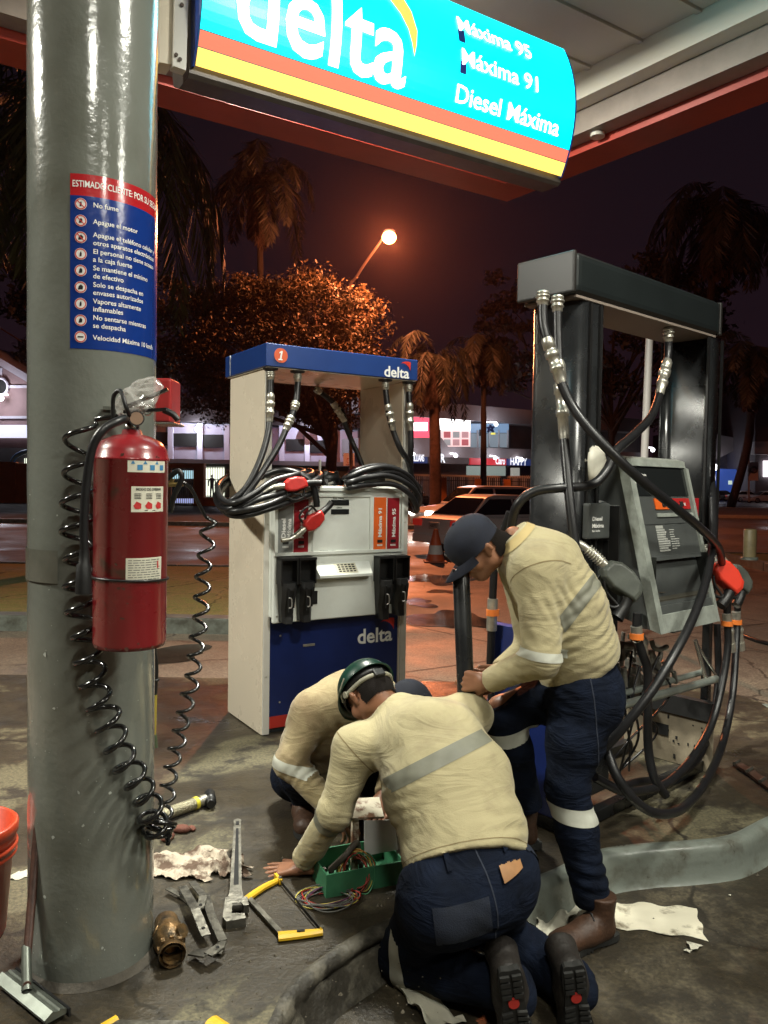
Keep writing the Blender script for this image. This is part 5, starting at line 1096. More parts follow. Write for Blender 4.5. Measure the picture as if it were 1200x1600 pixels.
for px, py, v, dx in ((995, 992, -.15, 8), (1136, 972, -.08, 3), (1151, 970, .02, 3)):
    b = MB(); p0 = K.q(px-1, py-14, v); p1 = K.q(px, py+1, v); p2 = K.q(px+dx, py+14, v); p3 = K.q(px+dx+3, py+45, v)
    b.tube([p0, p1], .025, 14); b.tube([p1+Vector((0, 0, -.012)), p2], .022, 14); b.ball(p2, .028); b.tube([p2, p2.lerp(p3, .6)], .023, 14); b.tube([p2.lerp(p3, .6), p3], .027, 14); sw = b.build('swivel_coupling', steel, pk)
    b = MB(); b.tube([p1+Vector((0, 0, .010)), p1+Vector((0, 0, -.016))], .031, 8); b.build('orange_clamp', orr, sw)
# rear hose hanging on the left end
p = [K.qu(px, py, -.03) for px, py in ((797, 800), (775, 870), (770, 930), (768, 980), (766, 1040), (768, 1090), (778, 1140))]
hh = hose(pk, p, .018); b = MB(); b.tube([K.qu(770, 935, -.03), K.qu(768, 985, -.03)], .024, 12); s2_ = b.build('swivel_coupling', steel, pk)
b = MB(); b.tube([K.qu(770, 952, -.03), K.qu(770, 962, -.03)], .030, 8); b.build('orange_clamp', orr, s2_)
# white plastic cup/bag wedged beside the column
wb = K.q(927, 730, .02); bagm = mat('white_plastic_bag', (.62, .6, .5), .45, var=.15, vs=8, bump=.5, bs=14)
b = MB(); vs = []; n = 18; rg = random.Random(2)
for i, (r_, z) in enumerate(((.02, -.085), (.055, -.07), (.062, -.02), (.066, .03), (.055, .065), (.03, .085), (.006, .09))):
    for j in range(n): a_ = 6.283*j/n; k_ = 1+.10*math.sin(a_*3+i)+.05*math.sin(a_*7+i*2); vs.append((r_*k_*math.cos(a_), r_*k_*math.sin(a_)*.6, z+.006*math.sin(a_*4+i)))
b.add(vs, [(i*n+j, i*n+(j+1) % n, (i+1)*n+(j+1) % n, (i+1)*n+j) for i in range(6) for j in range(n)]+[tuple(range(n))], True)
o = b.build('plastic_bag', bagm); tag(o, 'white plastic bag wedged beside the left column of the black pump', 'bag'); o.location = K.o+K.u*wb.x+K.v*wb.y+Vector((0, 0, wb.z)); o.rotation_euler.z = K.yaw
# ================================================================ PEOPLE (smooth union of tapered limbs, meshed by surface nets)
def A3(p): return np.array([p[0], p[1], p[2]], float)
class SDF:
    def __init__(s): s.P = []
    def c(s, a, b, ra, rb=None, k=.03, w=None, sc=1.0):      # tapered capsule; flattened/widened by sc along w
        s.P.append((A3(a), A3(b), ra, ra if rb is None else rb, k, None if w is None else A3(w)/np.linalg.norm(A3(w)), sc, 1)); return s
    def chain(s, pts, rs, k=.03, w=None, sc=1.0):
        for i in range(len(pts)-1): s.c(pts[i], pts[i+1], rs[i], rs[i+1], k, w, sc)
        return s
    def cut(s, a, b, ra, rb=None, k=.01): s.P.append((A3(a), A3(b), ra, ra if rb is None else rb, k, None, 1.0, -1)); return s
    def plane(s, p, n, near=None, r=9.0): s.P.append((A3(p), A3(n)/np.linalg.norm(A3(n)), None if near is None else A3(near), r, 0, None, 1, 0)); return s
    def mesh(s, h=.008, sm=2):
        lo = np.min([np.minimum(p[0], p[1])-max(p[2], p[3])*max(1, p[6]) for p in s.P if p[7] == 1], 0)-.03; hi = np.max([np.maximum(p[0], p[1])+max(p[2], p[3])*max(1, p[6]) for p in s.P if p[7] == 1], 0)+.03
        n = np.ceil((hi-lo)/h).astype(int)+1; ax = [lo[i]+h*np.arange(n[i]) for i in range(3)]
        D = np.full(n, .5, np.float32)
        for a, b, ra, rb, k, w, sc, typ in s.P:
            if typ == 0:                                  # keep the side the normal points away from
                near = ra; X, Y, Z = np.meshgrid(*ax, indexing='ij', sparse=True); pl = (X-a[0])*b[0]+(Y-a[1])*b[1]+(Z-a[2])*b[2]
                if near is not None: m = (X-near[0])**2+(Y-near[1])**2+(Z-near[2])**2 < rb*rb; D = np.where(m, np.maximum(D, pl), D).astype(np.float32)
                else: D = np.maximum(D, pl).astype(np.float32)
                continue
            R_ = max(ra, rb)*max(1, sc)+k+.03; l_ = np.minimum(a, b)-R_; h_ = np.maximum(a, b)+R_
            i0 = np.clip(np.floor((l_-lo)/h).astype(int), 0, n-1); i1 = np.clip(np.ceil((h_-lo)/h).astype(int)+1, 1, n); sl = tuple(slice(i0[i], i1[i]) for i in range(3))
            X, Y, Z = np.meshgrid(*[ax[i][sl[i]] for i in range(3)], indexing='ij'); P = np.stack([X, Y, Z], -1)-a; ba = b-a; L2 = max(1e-9, ba@ba)
            t = np.clip(P@ba/L2, 0, 1); Q = P-t[..., None]*ba
            if w is not None: Q = Q-w*((Q@w)*(1-1/sc))[..., None]
            d = np.linalg.norm(Q, axis=-1)-(ra+(rb-ra)*t); g = D[sl]
            if typ == 1: hh = np.maximum(k-np.abs(g-d), 0)/k; D[sl] = np.minimum(g, d)-hh*hh*k*.25
            else: hh = np.maximum(k-np.abs(g+d), 0)/k; D[sl] = np.maximum(g, -d)+hh*hh*k*.25
        return surfnet(D, lo, h, sm)
def surfnet(D, lo, h, sm=2):
    ins = D < 0; c = ins[:-1, :-1, :-1].astype(np.int8)*0; nx, ny, nz = np.array(D.shape)-1; acc = np.zeros((nx, ny, nz, 3), np.float32); cnt = np.zeros((nx, ny, nz), np.float32)
    for ax_ in range(3):
        o1, o2 = [i for i in range(3) if i != ax_]
        for d1 in (0, 1):
            for d2 in (0, 1):
                def sl(e):
                    s_ = [None]*3; s_[ax_] = slice(e, e+D.shape[ax_]-1); s_[o1] = slice(d1, d1+D.shape[o1]-1); s_[o2] = slice(d2, d2+D.shape[o2]-1); return tuple(s_)
                a, b = D[sl(0)], D[sl(1)]; m = (a < 0) != (b < 0); t = np.where(m, a/np.where(m, a-b, 1), 0)
                acc[..., ax_] += t; acc[..., o1] += d1*m; acc[..., o2] += d2*m; cnt += m
    act = cnt > 0; ids = -np.ones((nx, ny, nz), np.int64); I = np.argwhere(act); ids[act] = np.arange(len(I)); V = (I+acc[act]/cnt[act][:, None])*h+lo; Fs = []
    for ax_ in range(3):
        o1, o2 = [(1, 2), (2, 0), (0, 1)][ax_]; a = D[tuple(slice(0, -1) if i == ax_ else slice(None) for i in range(3))]; b = D[tuple(slice(1, None) if i == ax_ else slice(None) for i in range(3))]
        E = np.argwhere((a < 0) != (b < 0)); ok = (E[:, o1] > 0) & (E[:, o2] > 0) & (E[:, o1] < D.shape[o1]-1) & (E[:, o2] < D.shape[o2]-1); E = E[ok]
        e1 = np.zeros(3, int); e1[o1] = 1; e2 = np.zeros(3, int); e2[o2] = 1
        q = np.stack([ids[tuple((E-e1-e2).T)], ids[tuple((E-e2).T)], ids[tuple(E.T)], ids[tuple((E-e1).T)]], 1); fl = a[tuple(E.T)] >= 0; q[fl] = q[fl][:, ::-1]; Fs.append(q)
    Fq = np.concatenate(Fs); Fq = Fq[(Fq >= 0).all(1)]
    return V, Fq
def lap(V, Fq, it=2, lam=.5):
    for _ in range(it):
        S = np.zeros_like(V); c = np.zeros(len(V))
        for k in range(4):
            a, b = Fq[:, k], Fq[:, (k+1) % 4]; np.add.at(S, a, V[b]); np.add.at(c, a, 1); np.add.at(S, b, V[a]); np.add.at(c, b, 1)
        V = V+lam*(S/np.maximum(c, 1)[:, None]-V)
    return V
def vnorm(V, Fq):
    n = np.cross(V[Fq[:, 2]]-V[Fq[:, 0]], V[Fq[:, 3]]-V[Fq[:, 1]]); N = np.zeros_like(V)
    for k in range(4): np.add.at(N, Fq[:, k], n)
    return N/np.maximum(np.linalg.norm(N, axis=1, keepdims=True), 1e-9)
def wob(V, s, seed, n=5):
    rg = np.random.default_rng(seed); o = np.zeros(len(V))
    for i in range(n): d = unit(rg.normal(size=3)); o += np.sin(V@d*s*(1+.45*i)+rg.uniform(0, 6.28))/(1+.4*i)
    return o/2
def cloth(V, Fq, folds, seed, amb=.0022):
    """folds: (centre, direction across the folds, wavelength, depth, reach)"""
    N = vnorm(V, Fq); d = amb*wob(V, 22, seed)+amb*.5*wob(V, 55, seed+1)
    for i, (c, w, wl, am, rch) in enumerate(folds):
        c = A3(c); w = unit(A3(w)); r2 = ((V-c)**2).sum(1)/(rch*rch); ph = (V-c)@w*6.283/wl+2.4*wob(V, 11, seed+9+i)+1.3*wob(V, 27, seed+29+i)
        s_ = np.sin(ph); s_ = np.sign(s_)*np.abs(s_)**.8; s_ = np.where(s_ > 0, s_*.8, s_*1.1); d += .95*am*s_*np.exp(-r2*1.6)*np.clip(.35+.75*wob(V, 15, seed+50+i), 0, 1.3)
    return V+N*d[:, None]
def mk(name, V, Fq, m, parent):
    me = bpy.data.meshes.new(name); me.from_pydata(V.tolist(), [], Fq.tolist()); me.materials.append(m); me.polygons.foreach_set('use_smooth', [True]*len(me.polygons)); me.update()
    return link(bpy.data.objects.new(name, me), parent)
CUTS = []
def patch(name, V, Fq, pred, m, parent, off=.0025):
    N = vnorm(V, Fq); CUTS.clear(); ok = pred(V, N)
    if CUTS:
        fk = ok[Fq].any(1); F2 = Fq[fk]; u, inv = np.unique(F2, return_inverse=True); F2 = inv.reshape(F2.shape)
        if len(u) == 0: print('empty patch', name); return None
        o = mk(name, V[u], F2, m, parent); bm = bmesh.new(); bm.from_mesh(o.data); bm.normal_update()
        lay = [Vector(tuple(n_)) for n_ in N[u]]
        bm.verts.ensure_lookup_table()
        for i, v in enumerate(bm.verts): v.co = v.co+lay[i]*off
        for c, n_ in CUTS: bmesh.ops.bisect_plane(bm, geom=bm.verts[:]+bm.edges[:]+bm.faces[:], plane_co=c, plane_no=n_, clear_outer=True)
        # keep the largest island
        seen, best = set(), []
        for f in bm.faces:
            if f in seen: continue
            st, isl = [f], []; seen.add(f)
            while st:
                g_ = st.pop(); isl.append(g_)
                for e_ in g_.edges:
                    for h_ in e_.link_faces:
                        if h_ not in seen: seen.add(h_); st.append(h_)
            if len(isl) > len(best): best = isl
        bs = set(best); bmesh.ops.delete(bm, geom=[f for f in bm.faces if f not in bs], context='FACES')
        bm.to_mesh(o.data); bm.free(); o.data.polygons.foreach_set('use_smooth', [True]*len(o.data.polygons)); return o
    fk = ok[Fq].all(1); F2 = Fq[fk]; u, inv = np.unique(F2, return_inverse=True); F2 = inv.reshape(F2.shape)
    if len(u) == 0: print('empty patch', name); return None
    return mk(name, V[u]+N[u]*off, F2, m, parent)
def slab_pred(c, n, hw, near=None, r=.3, face=None):
    c = A3(c); n = unit(A3(n))
    def f(V, N):
        CUTS.append((Vector(c+n*hw), Vector(n))); CUTS.append((Vector(c-n*hw), Vector(-n)))
        ok = np.abs((V-c)@n) < hw+.004
        if near is not None: ok &= ((V-A3(near))**2).sum(1) < r*r
        if face is not None: ok &= N@unit(A3(face)) > .0
        return ok
    return f
skin = mat('skin', (.27, .125, .070), .45, var=.16, vs=22, bump=.08, bs=140, spec=.45)
hairm = mat('dark_hair', (.007, .005, .004), .85, bump=.35, bs=300, spec=.15)
shirt_m = mat('khaki_work_shirt', (.385, .335, .19), .9, vs=5, col2=(.28, .235, .135), thresh=(.30, .50), bump=.18, bs=260, sheen=.15, fold=.30, fs=6)
shirt_d = mat('dirty_khaki_shirt', (.33, .27, .145), .9, vs=7, col2=(.23, .17, .09), thresh=(.36, .60), bump=.18, bs=260, sheen=.15, fold=.34, fs=6)
jean = mat('navy_work_trousers', (.0065, .011, .025), .9, vs=9, col2=(.003, .005, .011), spec=.15, bump=.2, bs=300, fold=.38, fs=8)
reflm = mat('silver_reflective_tape', (.55, .56, .48), .5, var=.15, vs=18)
reflg = mat('grey_reflective_tape', (.19, .19, .145), .6, var=.15, vs=18)
boot_m = mat('brown_work_boot', (.075, .035, .018), .55, var=.5, vs=14, bump=.25, bs=80)
sole_m = mat('black_lug_sole', (.022, .022, .02), .7, var=.3, vs=30)
leather = mat('tan_leather_patch', (.36, .18, .07), .6, var=.2, vs=30)
def frame3(o, x, z):     # x = forward, z approx up
    x = Vector(x).normalized(); z = Vector(z); z = (z-x*z.dot(x)).normalized(); y = z.cross(x)
    return Matrix(((x.x, y.x, z.x, o[0]), (x.y, y.y, z.y, o[1]), (x.z, y.z, z.z, o[2]), (0, 0, 0, 1)))
def head_sdf(o, fwd, up, neck):
    M = frame3(o, fwd, up); T = lambda x, y, z: M @ Vector((x, y, z)); ly = Vector((M[0][1], M[1][1], M[2][1])); s = SDF()
    s.c(T(-.022, 0, .028), T(.012, 0, .032), .083, .078, .03); s.c(T(.03, 0, -.03), T(.045, 0, -.075), .062, .036, .035, ly, 1.05)
    s.c(T(-.04, 0, -.02), T(-.02, 0, -.03), .062, .06, .03); s.c(T(.0, .045, -.06), T(.05, .02, -.088), .024, .022, .03); s.c(T(.0, -.045, -.06), T(.05, -.02, -.088), .024, .022, .03)
    s.c(T(.082, .0, .012), T(.102, 0, -.026), .009, .014, .014); s.c(T(.095, .012, -.030), T(.095, -.012, -.030), .010, .010, .01)
    s.c(T(.078, .035, .026), T(.080, -.035, .026), .014, .014, .02); s.c(T(.080, .018, -.056), T(.080, -.018, -.056), .010, .010, .008); s.c(T(.078, .014, -.066), T(.078, -.014, -.066), .009, .009, .008)
    for q in (-1, 1):
        s.cut(T(.098, .032*q, .006), T(.100, .034*q, .006), .013, .013, .014); s.c(T(.072, .032*q, .005), T(.0725, .032*q, .005), .0135, .0135, .004)
        s.c(T(.058, .045*q, -.024), T(.05, .05*q, -.03), .026, .024, .02)
        s.c(T(-.008, .078*q, -.030), T(-.014, .086*q, -.004), .007, .009, .006); s.c(T(-.014, .086*q, -.004), T(-.026, .092*q, .002), .009, .008, .006); s.c(T(-.026, .092*q, .002), T(-.030, .090*q, -.016), .008, .007, .006); s.c(T(-.030, .090*q, -.016), T(-.012, .080*q, -.034), .007, .007, .006)
    s.c(T(-.03, 0, -.06), neck, .054, .052, .04)
    V, Fq = s.mesh(.0048); V = lap(V, Fq, 1)
    return V, Fq, M
def hand_sdf(w, fwd, nrm, curls, right=True, spread=.10, thumb=(.5, .5), s_=1.0, thumb_up=.15):
    """w wrist; fwd along the palm; nrm = back of the hand; curls = bend of each finger"""
    M = frame3(w, fwd, nrm); sd = 1 if right else -1; T = lambda x, y, z: M @ (Vector((x, y, z))*s_); S = SDF()
    S.c(T(-.05, 0, 0), T(.012, 0, 0), .027*s_, .025*s_, .015, M.col[1].xyz, 1.15)
    for i in range(4): y = (.030-.020*i)*sd; S.c(T(.005, y*.55, 0), T(.082-.003*abs(i-1), y, -.002), .0145*s_, .0115*s_, .012)
    for i in range(4):
        y = (.031-.0205*i)*sd; L_ = (.042, .047, .043, .033)[i]; p = T(.088-.004*abs(i-1), y, -.001); ang = 0; yaw = (.5-i/3)*spread*2*sd*1.0; q = p; r_ = .0092 if i < 3 else .0080
        for j, (f, c) in enumerate(((1.0, .45), (.68, .75), (.52, .55))):
            ang += curls[i]*c; d = Vector((math.cos(ang)*math.cos(yaw), math.sin(yaw), -math.sin(ang))); e = q+(M.to_3x3() @ d)*(L_*f*s_); S.c(q, e, r_*s_*(1-.07*j), r_*s_*(1-.07*(j+1)), .0022); q = e
    a = T(.018, .030*sd, -.006); b = T(.050, (.050+.012*thumb[0])*sd, -.012-.02*thumb[1]); d = (M.to_3x3() @ Vector((.8-.5*thumb[0]*.5, (.25-.6*thumb[1]+thumb_up)*sd, -.7*thumb[1]))).normalized()
    S.c(a, b, .0150*s_, .0115*s_, .01); e = b+d*.030*s_; S.c(b, e, .0112*s_, .0100*s_, .003); S.c(e, e+d*.022*s_, .0098*s_, .0082*s_, .003)
    V, Fq = S.mesh(.0030); return lap(V, Fq, 1), Fq
def join(parts):
    Vs, Fs, o = [], [], 0
    for V, Fq in parts: Vs.append(V); Fs.append(Fq+o); o += len(V)
    return np.concatenate(Vs), np.concatenate(Fs)
def boot_geo(T, parent, length=.295, lugs=True, red=True, bm=None):
    """T maps boot space (x toe-wards from the heel, y sideways, z up from the sole) to the world"""
    M3 = T.to_3x3(); ly = M3 @ Vector((0, 1, 0)); lz = M3 @ Vector((0, 0, 1)); P = lambda x, y, z: T @ Vector((x, y, z)); s = SDF(); L_ = length
    s.c(P(.05, 0, .055), P(L_*.40, 0, .062), .040, .044, .03); s.c(P(L_*.40, 0, .058), P(L_-.055, .004, .046), .046, .040, .03, ly, 1.15); s.c(P(L_-.07, .0, .042), P(L_-.05, .0, .042), .041, .036, .02, ly, 1.2)
    s.c(P(.065, 0, .06), P(.060, 0, .165), .044, .052, .03); s.plane(P(0, 0, .016), -lz); s.plane(P(0, 0, .175), lz)
    V, Fq = s.mesh(.0055); V = lap(V, Fq, 1); V = cloth(V, Fq, [(P(.12, 0, .08), M3 @ Vector((1, 0, .4)), .022, .003, .07)], 5, .001); u = mk('boot', V, Fq, bm or boot_m, parent)
    pts = [(-.002, .030), (-.004, 0), (-.002, -.030), (.05, -.037), (.10, -.032), (.16, -.040), (.215, -.050), (.26, -.042), (.288, -.018), (.293, .0), (.288, .02), (.26, .044), (.215, .050), (.16, .040), (.10, .032), (.05, .037)]
    pts = [(x*L_/.295, y) for x, y in pts]; sp = [(p.x, p.y) for p in smooth([(x, y, 0) for x, y in pts], 4, True)]
    b = MB(); b.M = T; b.prism(sp, .006, .028); 
    if lugs:
        for i in range(9):
            x = .125+i*.018
            for sg in (-1, 1):
                hw = .034+.010*math.sin(max(0, (x-.1))*9); b.add([(x, sg*.006, -.004), (x+.010, sg*.006, -.004), (x+.014, sg*hw, -.004), (x+.004, sg*hw, -.004), (x, sg*.006, .008), (x+.010, sg*.006, .008), (x+.014, sg*hw, .008), (x+.004, sg*hw, .008)], [(0, 1, 2, 3), (0, 4, 5, 1), (1, 5, 6, 2), (2, 6, 7, 3), (3, 7, 4, 0)])
        for i in range(4):
            x = .008+i*.020; b.box(x, x+.013, -.031, -.004, -.004, .008); b.box(x, x+.013, .004, .031, -.004, .008)
    so = b.build('sole', sole_m, u)
    if red:
        b = MB(); b.M = T; b.prism([(.098+.016*math.cos(6.283*i/20), .016*math.sin(6.283*i/20)) for i in range(20)], -.001, .0065); b.build('red_sole_badge', mat('red_sole_badge', (.55, .04, .03), .5), so)
    b = MB(); b.M = T
    for i in range(5):
        x, z = .115+.018*i, .118-.012*i; b.tube(smooth([(x-.006, -.028, z-.012), (x, 0, z+.002), (x+.006, .028, z-.012)], 4), .0028, 6); b.tube(smooth([(x-.006, .028, z-.012), (x, 0, z+.003), (x+.006, -.028, z-.012)], 4), .0028, 6)
    b.build('laces', rubber, u)
    return u
def pp(px, py, y): return py_(px, py, y)
def lateral(a, b): return (Vector(b)-Vector(a)).normalized()
# ------------------------------------------------------------------ kneeling worker in front
gA = Vector((.28, 2.4, -.15)); pA = thing('person', 'worker in khaki shirt and green hard hat kneeling with his back to us', 'person'); Lv = Vector
pel = Lv((.285, 2.40, .27)); hipL, hipR = Lv((.185, 2.37, .22)), Lv((.385, 2.45, .25)); knL, knR = Lv((.085, 2.55, -.075)), Lv((.43, 2.70, -.075)); anL, anR = pp(797, 1545, 2.31), pp(892, 1535, 2.40)
waist = pp(727, 1312, 2.50); mid = pp(700, 1228, 2.64); ches = pp(668, 1158, 2.80); nekA = pp(622, 1112, 2.92); shL, shR = pp(557, 1168, 2.85), pp(732, 1118, 2.97); elL = pp(522, 1272, 2.80); wrL = pp(473, 1345, 2.93); elR = Lv((.30, 3.10, .36)); wrR = Lv((.12, 3.10, .22))
lat = lateral(shL, shR)
s = SDF(); s.chain([pel+Lv((-.005, 0, .02)), waist, mid, ches], [.140, .136, .150, .140], .06, lat, 1.42); s.c(ches, nekA, .135, .07, .06, lat, 1.2)
s.c(shL, shR, .082, .086, .07); s.c(shL, elL, .080, .062, .05); s.c(elL, wrL, .058, .047, .03); s.c(shR, elR, .08, .06, .05); s.c(elR, wrR, .058, .045, .03); s.c(ches, mid+Lv((-.04, .05, -.08)), .11, .13, .06)
belt_n = (waist-pel).normalized(); hem = pp(735, 1350, 2.44)
s.plane(hem, -(ches-waist).normalized()+Lv((-.10, 0, -.25)), pel, .42); s.plane(wrL, (wrL-elL), wrL, .12); s.plane(wrR, wrR-elR, wrR, .12); s.plane(nekA+Lv((-.03, .02, .01)), nekA-ches, nekA, .14)
V, Fq = s.mesh(.0072); V = lap(V, Fq, 2); ax_ = (ches-waist).normalized()
V = cloth(V, Fq, [(pp(650, 1300, 2.45), ax_+Lv((.5, 0, .5)), .040, .0085, .15), (pp(640, 1230, 2.55), ax_*.6+Lv((.4, 0, .6)), .052, .007, .12), (shL+Lv((.05, 0, -.08)), (elL-shL)+Lv((.3, 0, 0)), .045, .006, .11), (elL, elL-shL, .034, .006, .10), (wrL, wrL-elL, .026, .004, .07), (pp(790, 1290, 2.45), ax_+Lv((-.3, 0, .4)), .05, .005, .13), (pp(760, 1200, 2.7), ax_+Lv((-.2, 0, .2)), .08, .004, .2), (mid, ax_, .11, .0045, .3)], 3, .0030)
shA = mk('shirt', V, Fq, shirt_m, pA); VA, FA = V, Fq
c0, c1 = pp(610, 1225, 2.55), pp(757, 1150, 2.72); dline = (c1-c0).normalized(); vd = (c0-CAM0).normalized(); npl = dline.cross(vd).normalized()
patch('back_stripe', V, Fq, lambda V_, N_: slab_pred(c0.lerp(c1, .5), npl, .026, c0.lerp(c1, .5), .20)(V_, N_) & (N_@A3(-vd) > .15), reflg, shA, .0018)
patch('sleeve_band', V, Fq, slab_pred(elL.lerp(wrL, .12), wrL-elL, .022, elL, .12), reflg, shA, .002)
seam = mat('shirt_seam', (.22, .17, .085), .95)
patch('shoulder_seam', V, Fq, slab_pred(shL+(elL-shL)*.10+Lv((.015, 0, .0)), (elL-shL).normalized()+Lv((-.55, 0, .1)), .0022, shL, .13), seam, shA, .0012)
patch('hem_seam', V, Fq, slab_pred(hem-(-(ches-waist).normalized()+Lv((-.10, 0, -.25))).normalized()*.022, -(ches-waist).normalized()+Lv((-.10, 0, -.25)), .0016, pel, .4), seam, shA, .0012)
latH = lateral(hipL, hipR); s = SDF(); s.chain([pel+Lv((0, 0, -.02)), waist.lerp(pel, .35)], [.152, .138], .05, lateral(hipL, hipR), 1.30)
s.c(hipL, hipR, .125, .125, .05); s.chain([hipL, knL], [.115, .078], .05); s.chain([hipR, knR], [.115, .078], .05)
s.chain([knL, knL.lerp(anL, .45), anL, anL+Lv((.01, -.045, .0))], [.076, .078, .068, .062], .03); s.chain([knR, knR.lerp(anR, .45), anR, anR+Lv((.01, -.045, .0))], [.076, .078, .068, .062], .03); s.c(hipL+Lv((.02, -.07, 0)), hipR+Lv((-.02, -.07, 0)), .10, .10, .05)
s.plane(Lv((0, 0, -.146)), Lv((0, 0, -1))); s.plane(waist.lerp(pel, .15)+Lv((0, -.02, .015)), belt_n)
V, Fq = s.mesh(.0072); V = lap(V, Fq, 2)
V = cloth(V, Fq, [(knL.lerp(anL, .5), anL-knL, .045, .007, .16), (hipL.lerp(knL, .6), Lv((.5, .2, 1)), .06, .006, .14), (anL, anL-knL, .03, .005, .09), (anR, anR-knR, .03, .006, .12), (pel+Lv((0, -.1, -.12)), Lv((.3, 0, 1)), .06, .005, .14), (hipR.lerp(knR, .6), Lv((0, .2, 1)), .05, .006, .15)], 8, .0028)
trA = mk('trousers', V, Fq, jean, pA); jseam = mat('trouser_seam', (.022, .028, .045), .9)
patch('centre_seam', V, Fq, lambda V_, N_: slab_pred(pel+Lv((.0, 0, 0)), latH, .0022, pel+Lv((0, -.1, -.05)), .2)(V_, N_) & (N_[:, 1] < .1), jseam, trA, .0015)
patch('shin_band', V, Fq, slab_pred(knL.lerp(anL, .10), (anL-knL)+Lv((0, 0, -.1)), .024, knL, .2), reflm, trA, .003)
patch('shin_band', V, Fq, slab_pred(knR.lerp(anR, .30), anR-knR, .024, knR, .25), reflm, trA, .003)
bd = waist.lerp(pel, .15)+Lv((0, -.02, .015)); patch('waistband', V, Fq, lambda V_, N_: ((V_-A3(bd))@A3(belt_n) > -.045) & ((V_-A3(bd))@A3(belt_n) < -.006), mat('waistband_denim', (.010, .016, .033), .85, bump=.3, bs=200), trA, .004)
lbl = pp(822, 1324, 2.3)
def near_face(V_, N_, c, r): return ((V_-A3(c))**2).sum(1) < r*r
pc = pp(822, 1322, 2.2); dcam = (pc-CAM0).normalized()
def lab_pred(px, py, hw, hh, tilt):
    e1 = (RT*math.cos(tilt)+UP*math.sin(tilt)); e2 = (-RT*math.sin(tilt)+UP*math.cos(tilt)); r0 = ray(px, py)
    def f(V_, N_):
        cc = CAM0+r0*(2.3/r0.dot(FWD))
        for e_, h_ in ((e1, hw), (e2, hh)): CUTS.append((cc+e_*h_, e_)); CUTS.append((cc-e_*h_, -e_))
        P = V_-A3(CAM0); z = P@A3(FWD); c = A3(r0)*z[:, None]; d = P-c; return (np.abs(d@A3(e1)) < hw*1.15+.006) & (np.abs(d@A3(e2)) < hh*1.15+.006) & (N_@A3(-dcam) > .1)
    return f
patch('leather_label', V, Fq, lab_pred(803, 1366, .034, .024, .30), leather, trA, .010)
for px, w in ((795, .008), (700, .008)):
    patch('belt_loop', V, Fq, lab_pred(px, 1350 if px < 750 else 1335, w, .03, .3), jean, trA, .009)
p0 = pp(688, 1412, 2.2)
patch('back_pocket', V, Fq, lab_pred(722, 1432, .085, .055, .12), mat('pocket_denim', (.008, .013, .028), .85, vs=9, col2=(.004, .007, .014), bump=.25, bs=250), trA, .003)
# head, hands
hdc = pp(578, 1086, 3.0); upA = Lv((-.42, .62, .42)); fwA = Lv((-.25, .42, -.85))
Vh, Fh, Mh = head_sdf(hdc, fwA, upA, nekA+Lv((0, 0, -.02)))
s = SDF(); s.chain([nekA, ches, mid, pel], [.040, .09, .10, .10], .05, lat, 1.3); s.c(shL, shR, .05, .05, .05); s.c(shL, elL, .045, .04); s.c(elL, wrL, .038, .030); s.c(shR, elR, .045, .04); s.c(elR, wrR, .038, .03); s.c(hipL, knL, .08, .05); s.c(knL, anL, .05, .035); s.c(hipR, knR, .08, .05); s.c(knR, anR, .05, .035)
Vb, Fb = s.mesh(.013)
hl = hand_sdf(wrL+(wrL-elL).normalized()*.025+Lv((0, 0, -.012)), Lv((-1, .18, -.18)), Lv((-.1, -.1, 1)), (.22, .15, .2, .3), right=False, spread=.30, thumb=(.9, .1))
hr = hand_sdf(wrR+(wrR-elR).normalized()*.02, wrR-elR, Lv((0, .5, 1)), (.8, .9, .9, .9), right=True)
V, Fq = join([(Vh, Fh), (Vb, Fb), hl, hr]); mk('body', V, Fq, skin, pA)
Mi = np.array(Mh.inverted())
def hl_(V_): return V_@Mi[:3, :3].T+Mi[:3, 3]
def hairpred(V_, N_):
    q = hl_(V_); return (q[:, 0] < .045+.02*np.sin(q[:, 2]*40)) & (q[:, 2] > -.045-.4*np.clip(q[:, 0]+.02, -.2, .08)*0+np.where(q[:, 0] > -.045, .035, 0)) & ~((np.abs(q[:, 1]) > .074) & (q[:, 0] > -.045) & (q[:, 2] < .03)) & (((q-np.array([-.01, 0, .02]))**2).sum(1) < .115**2) | ((q[:, 0] < -.035) & (q[:, 2] > -.075) & (q[:, 2] < 0) & (np.abs(q[:, 1]) < .07))
patch('hair', Vh, Fh, hairpred, hairm, pA, .006)
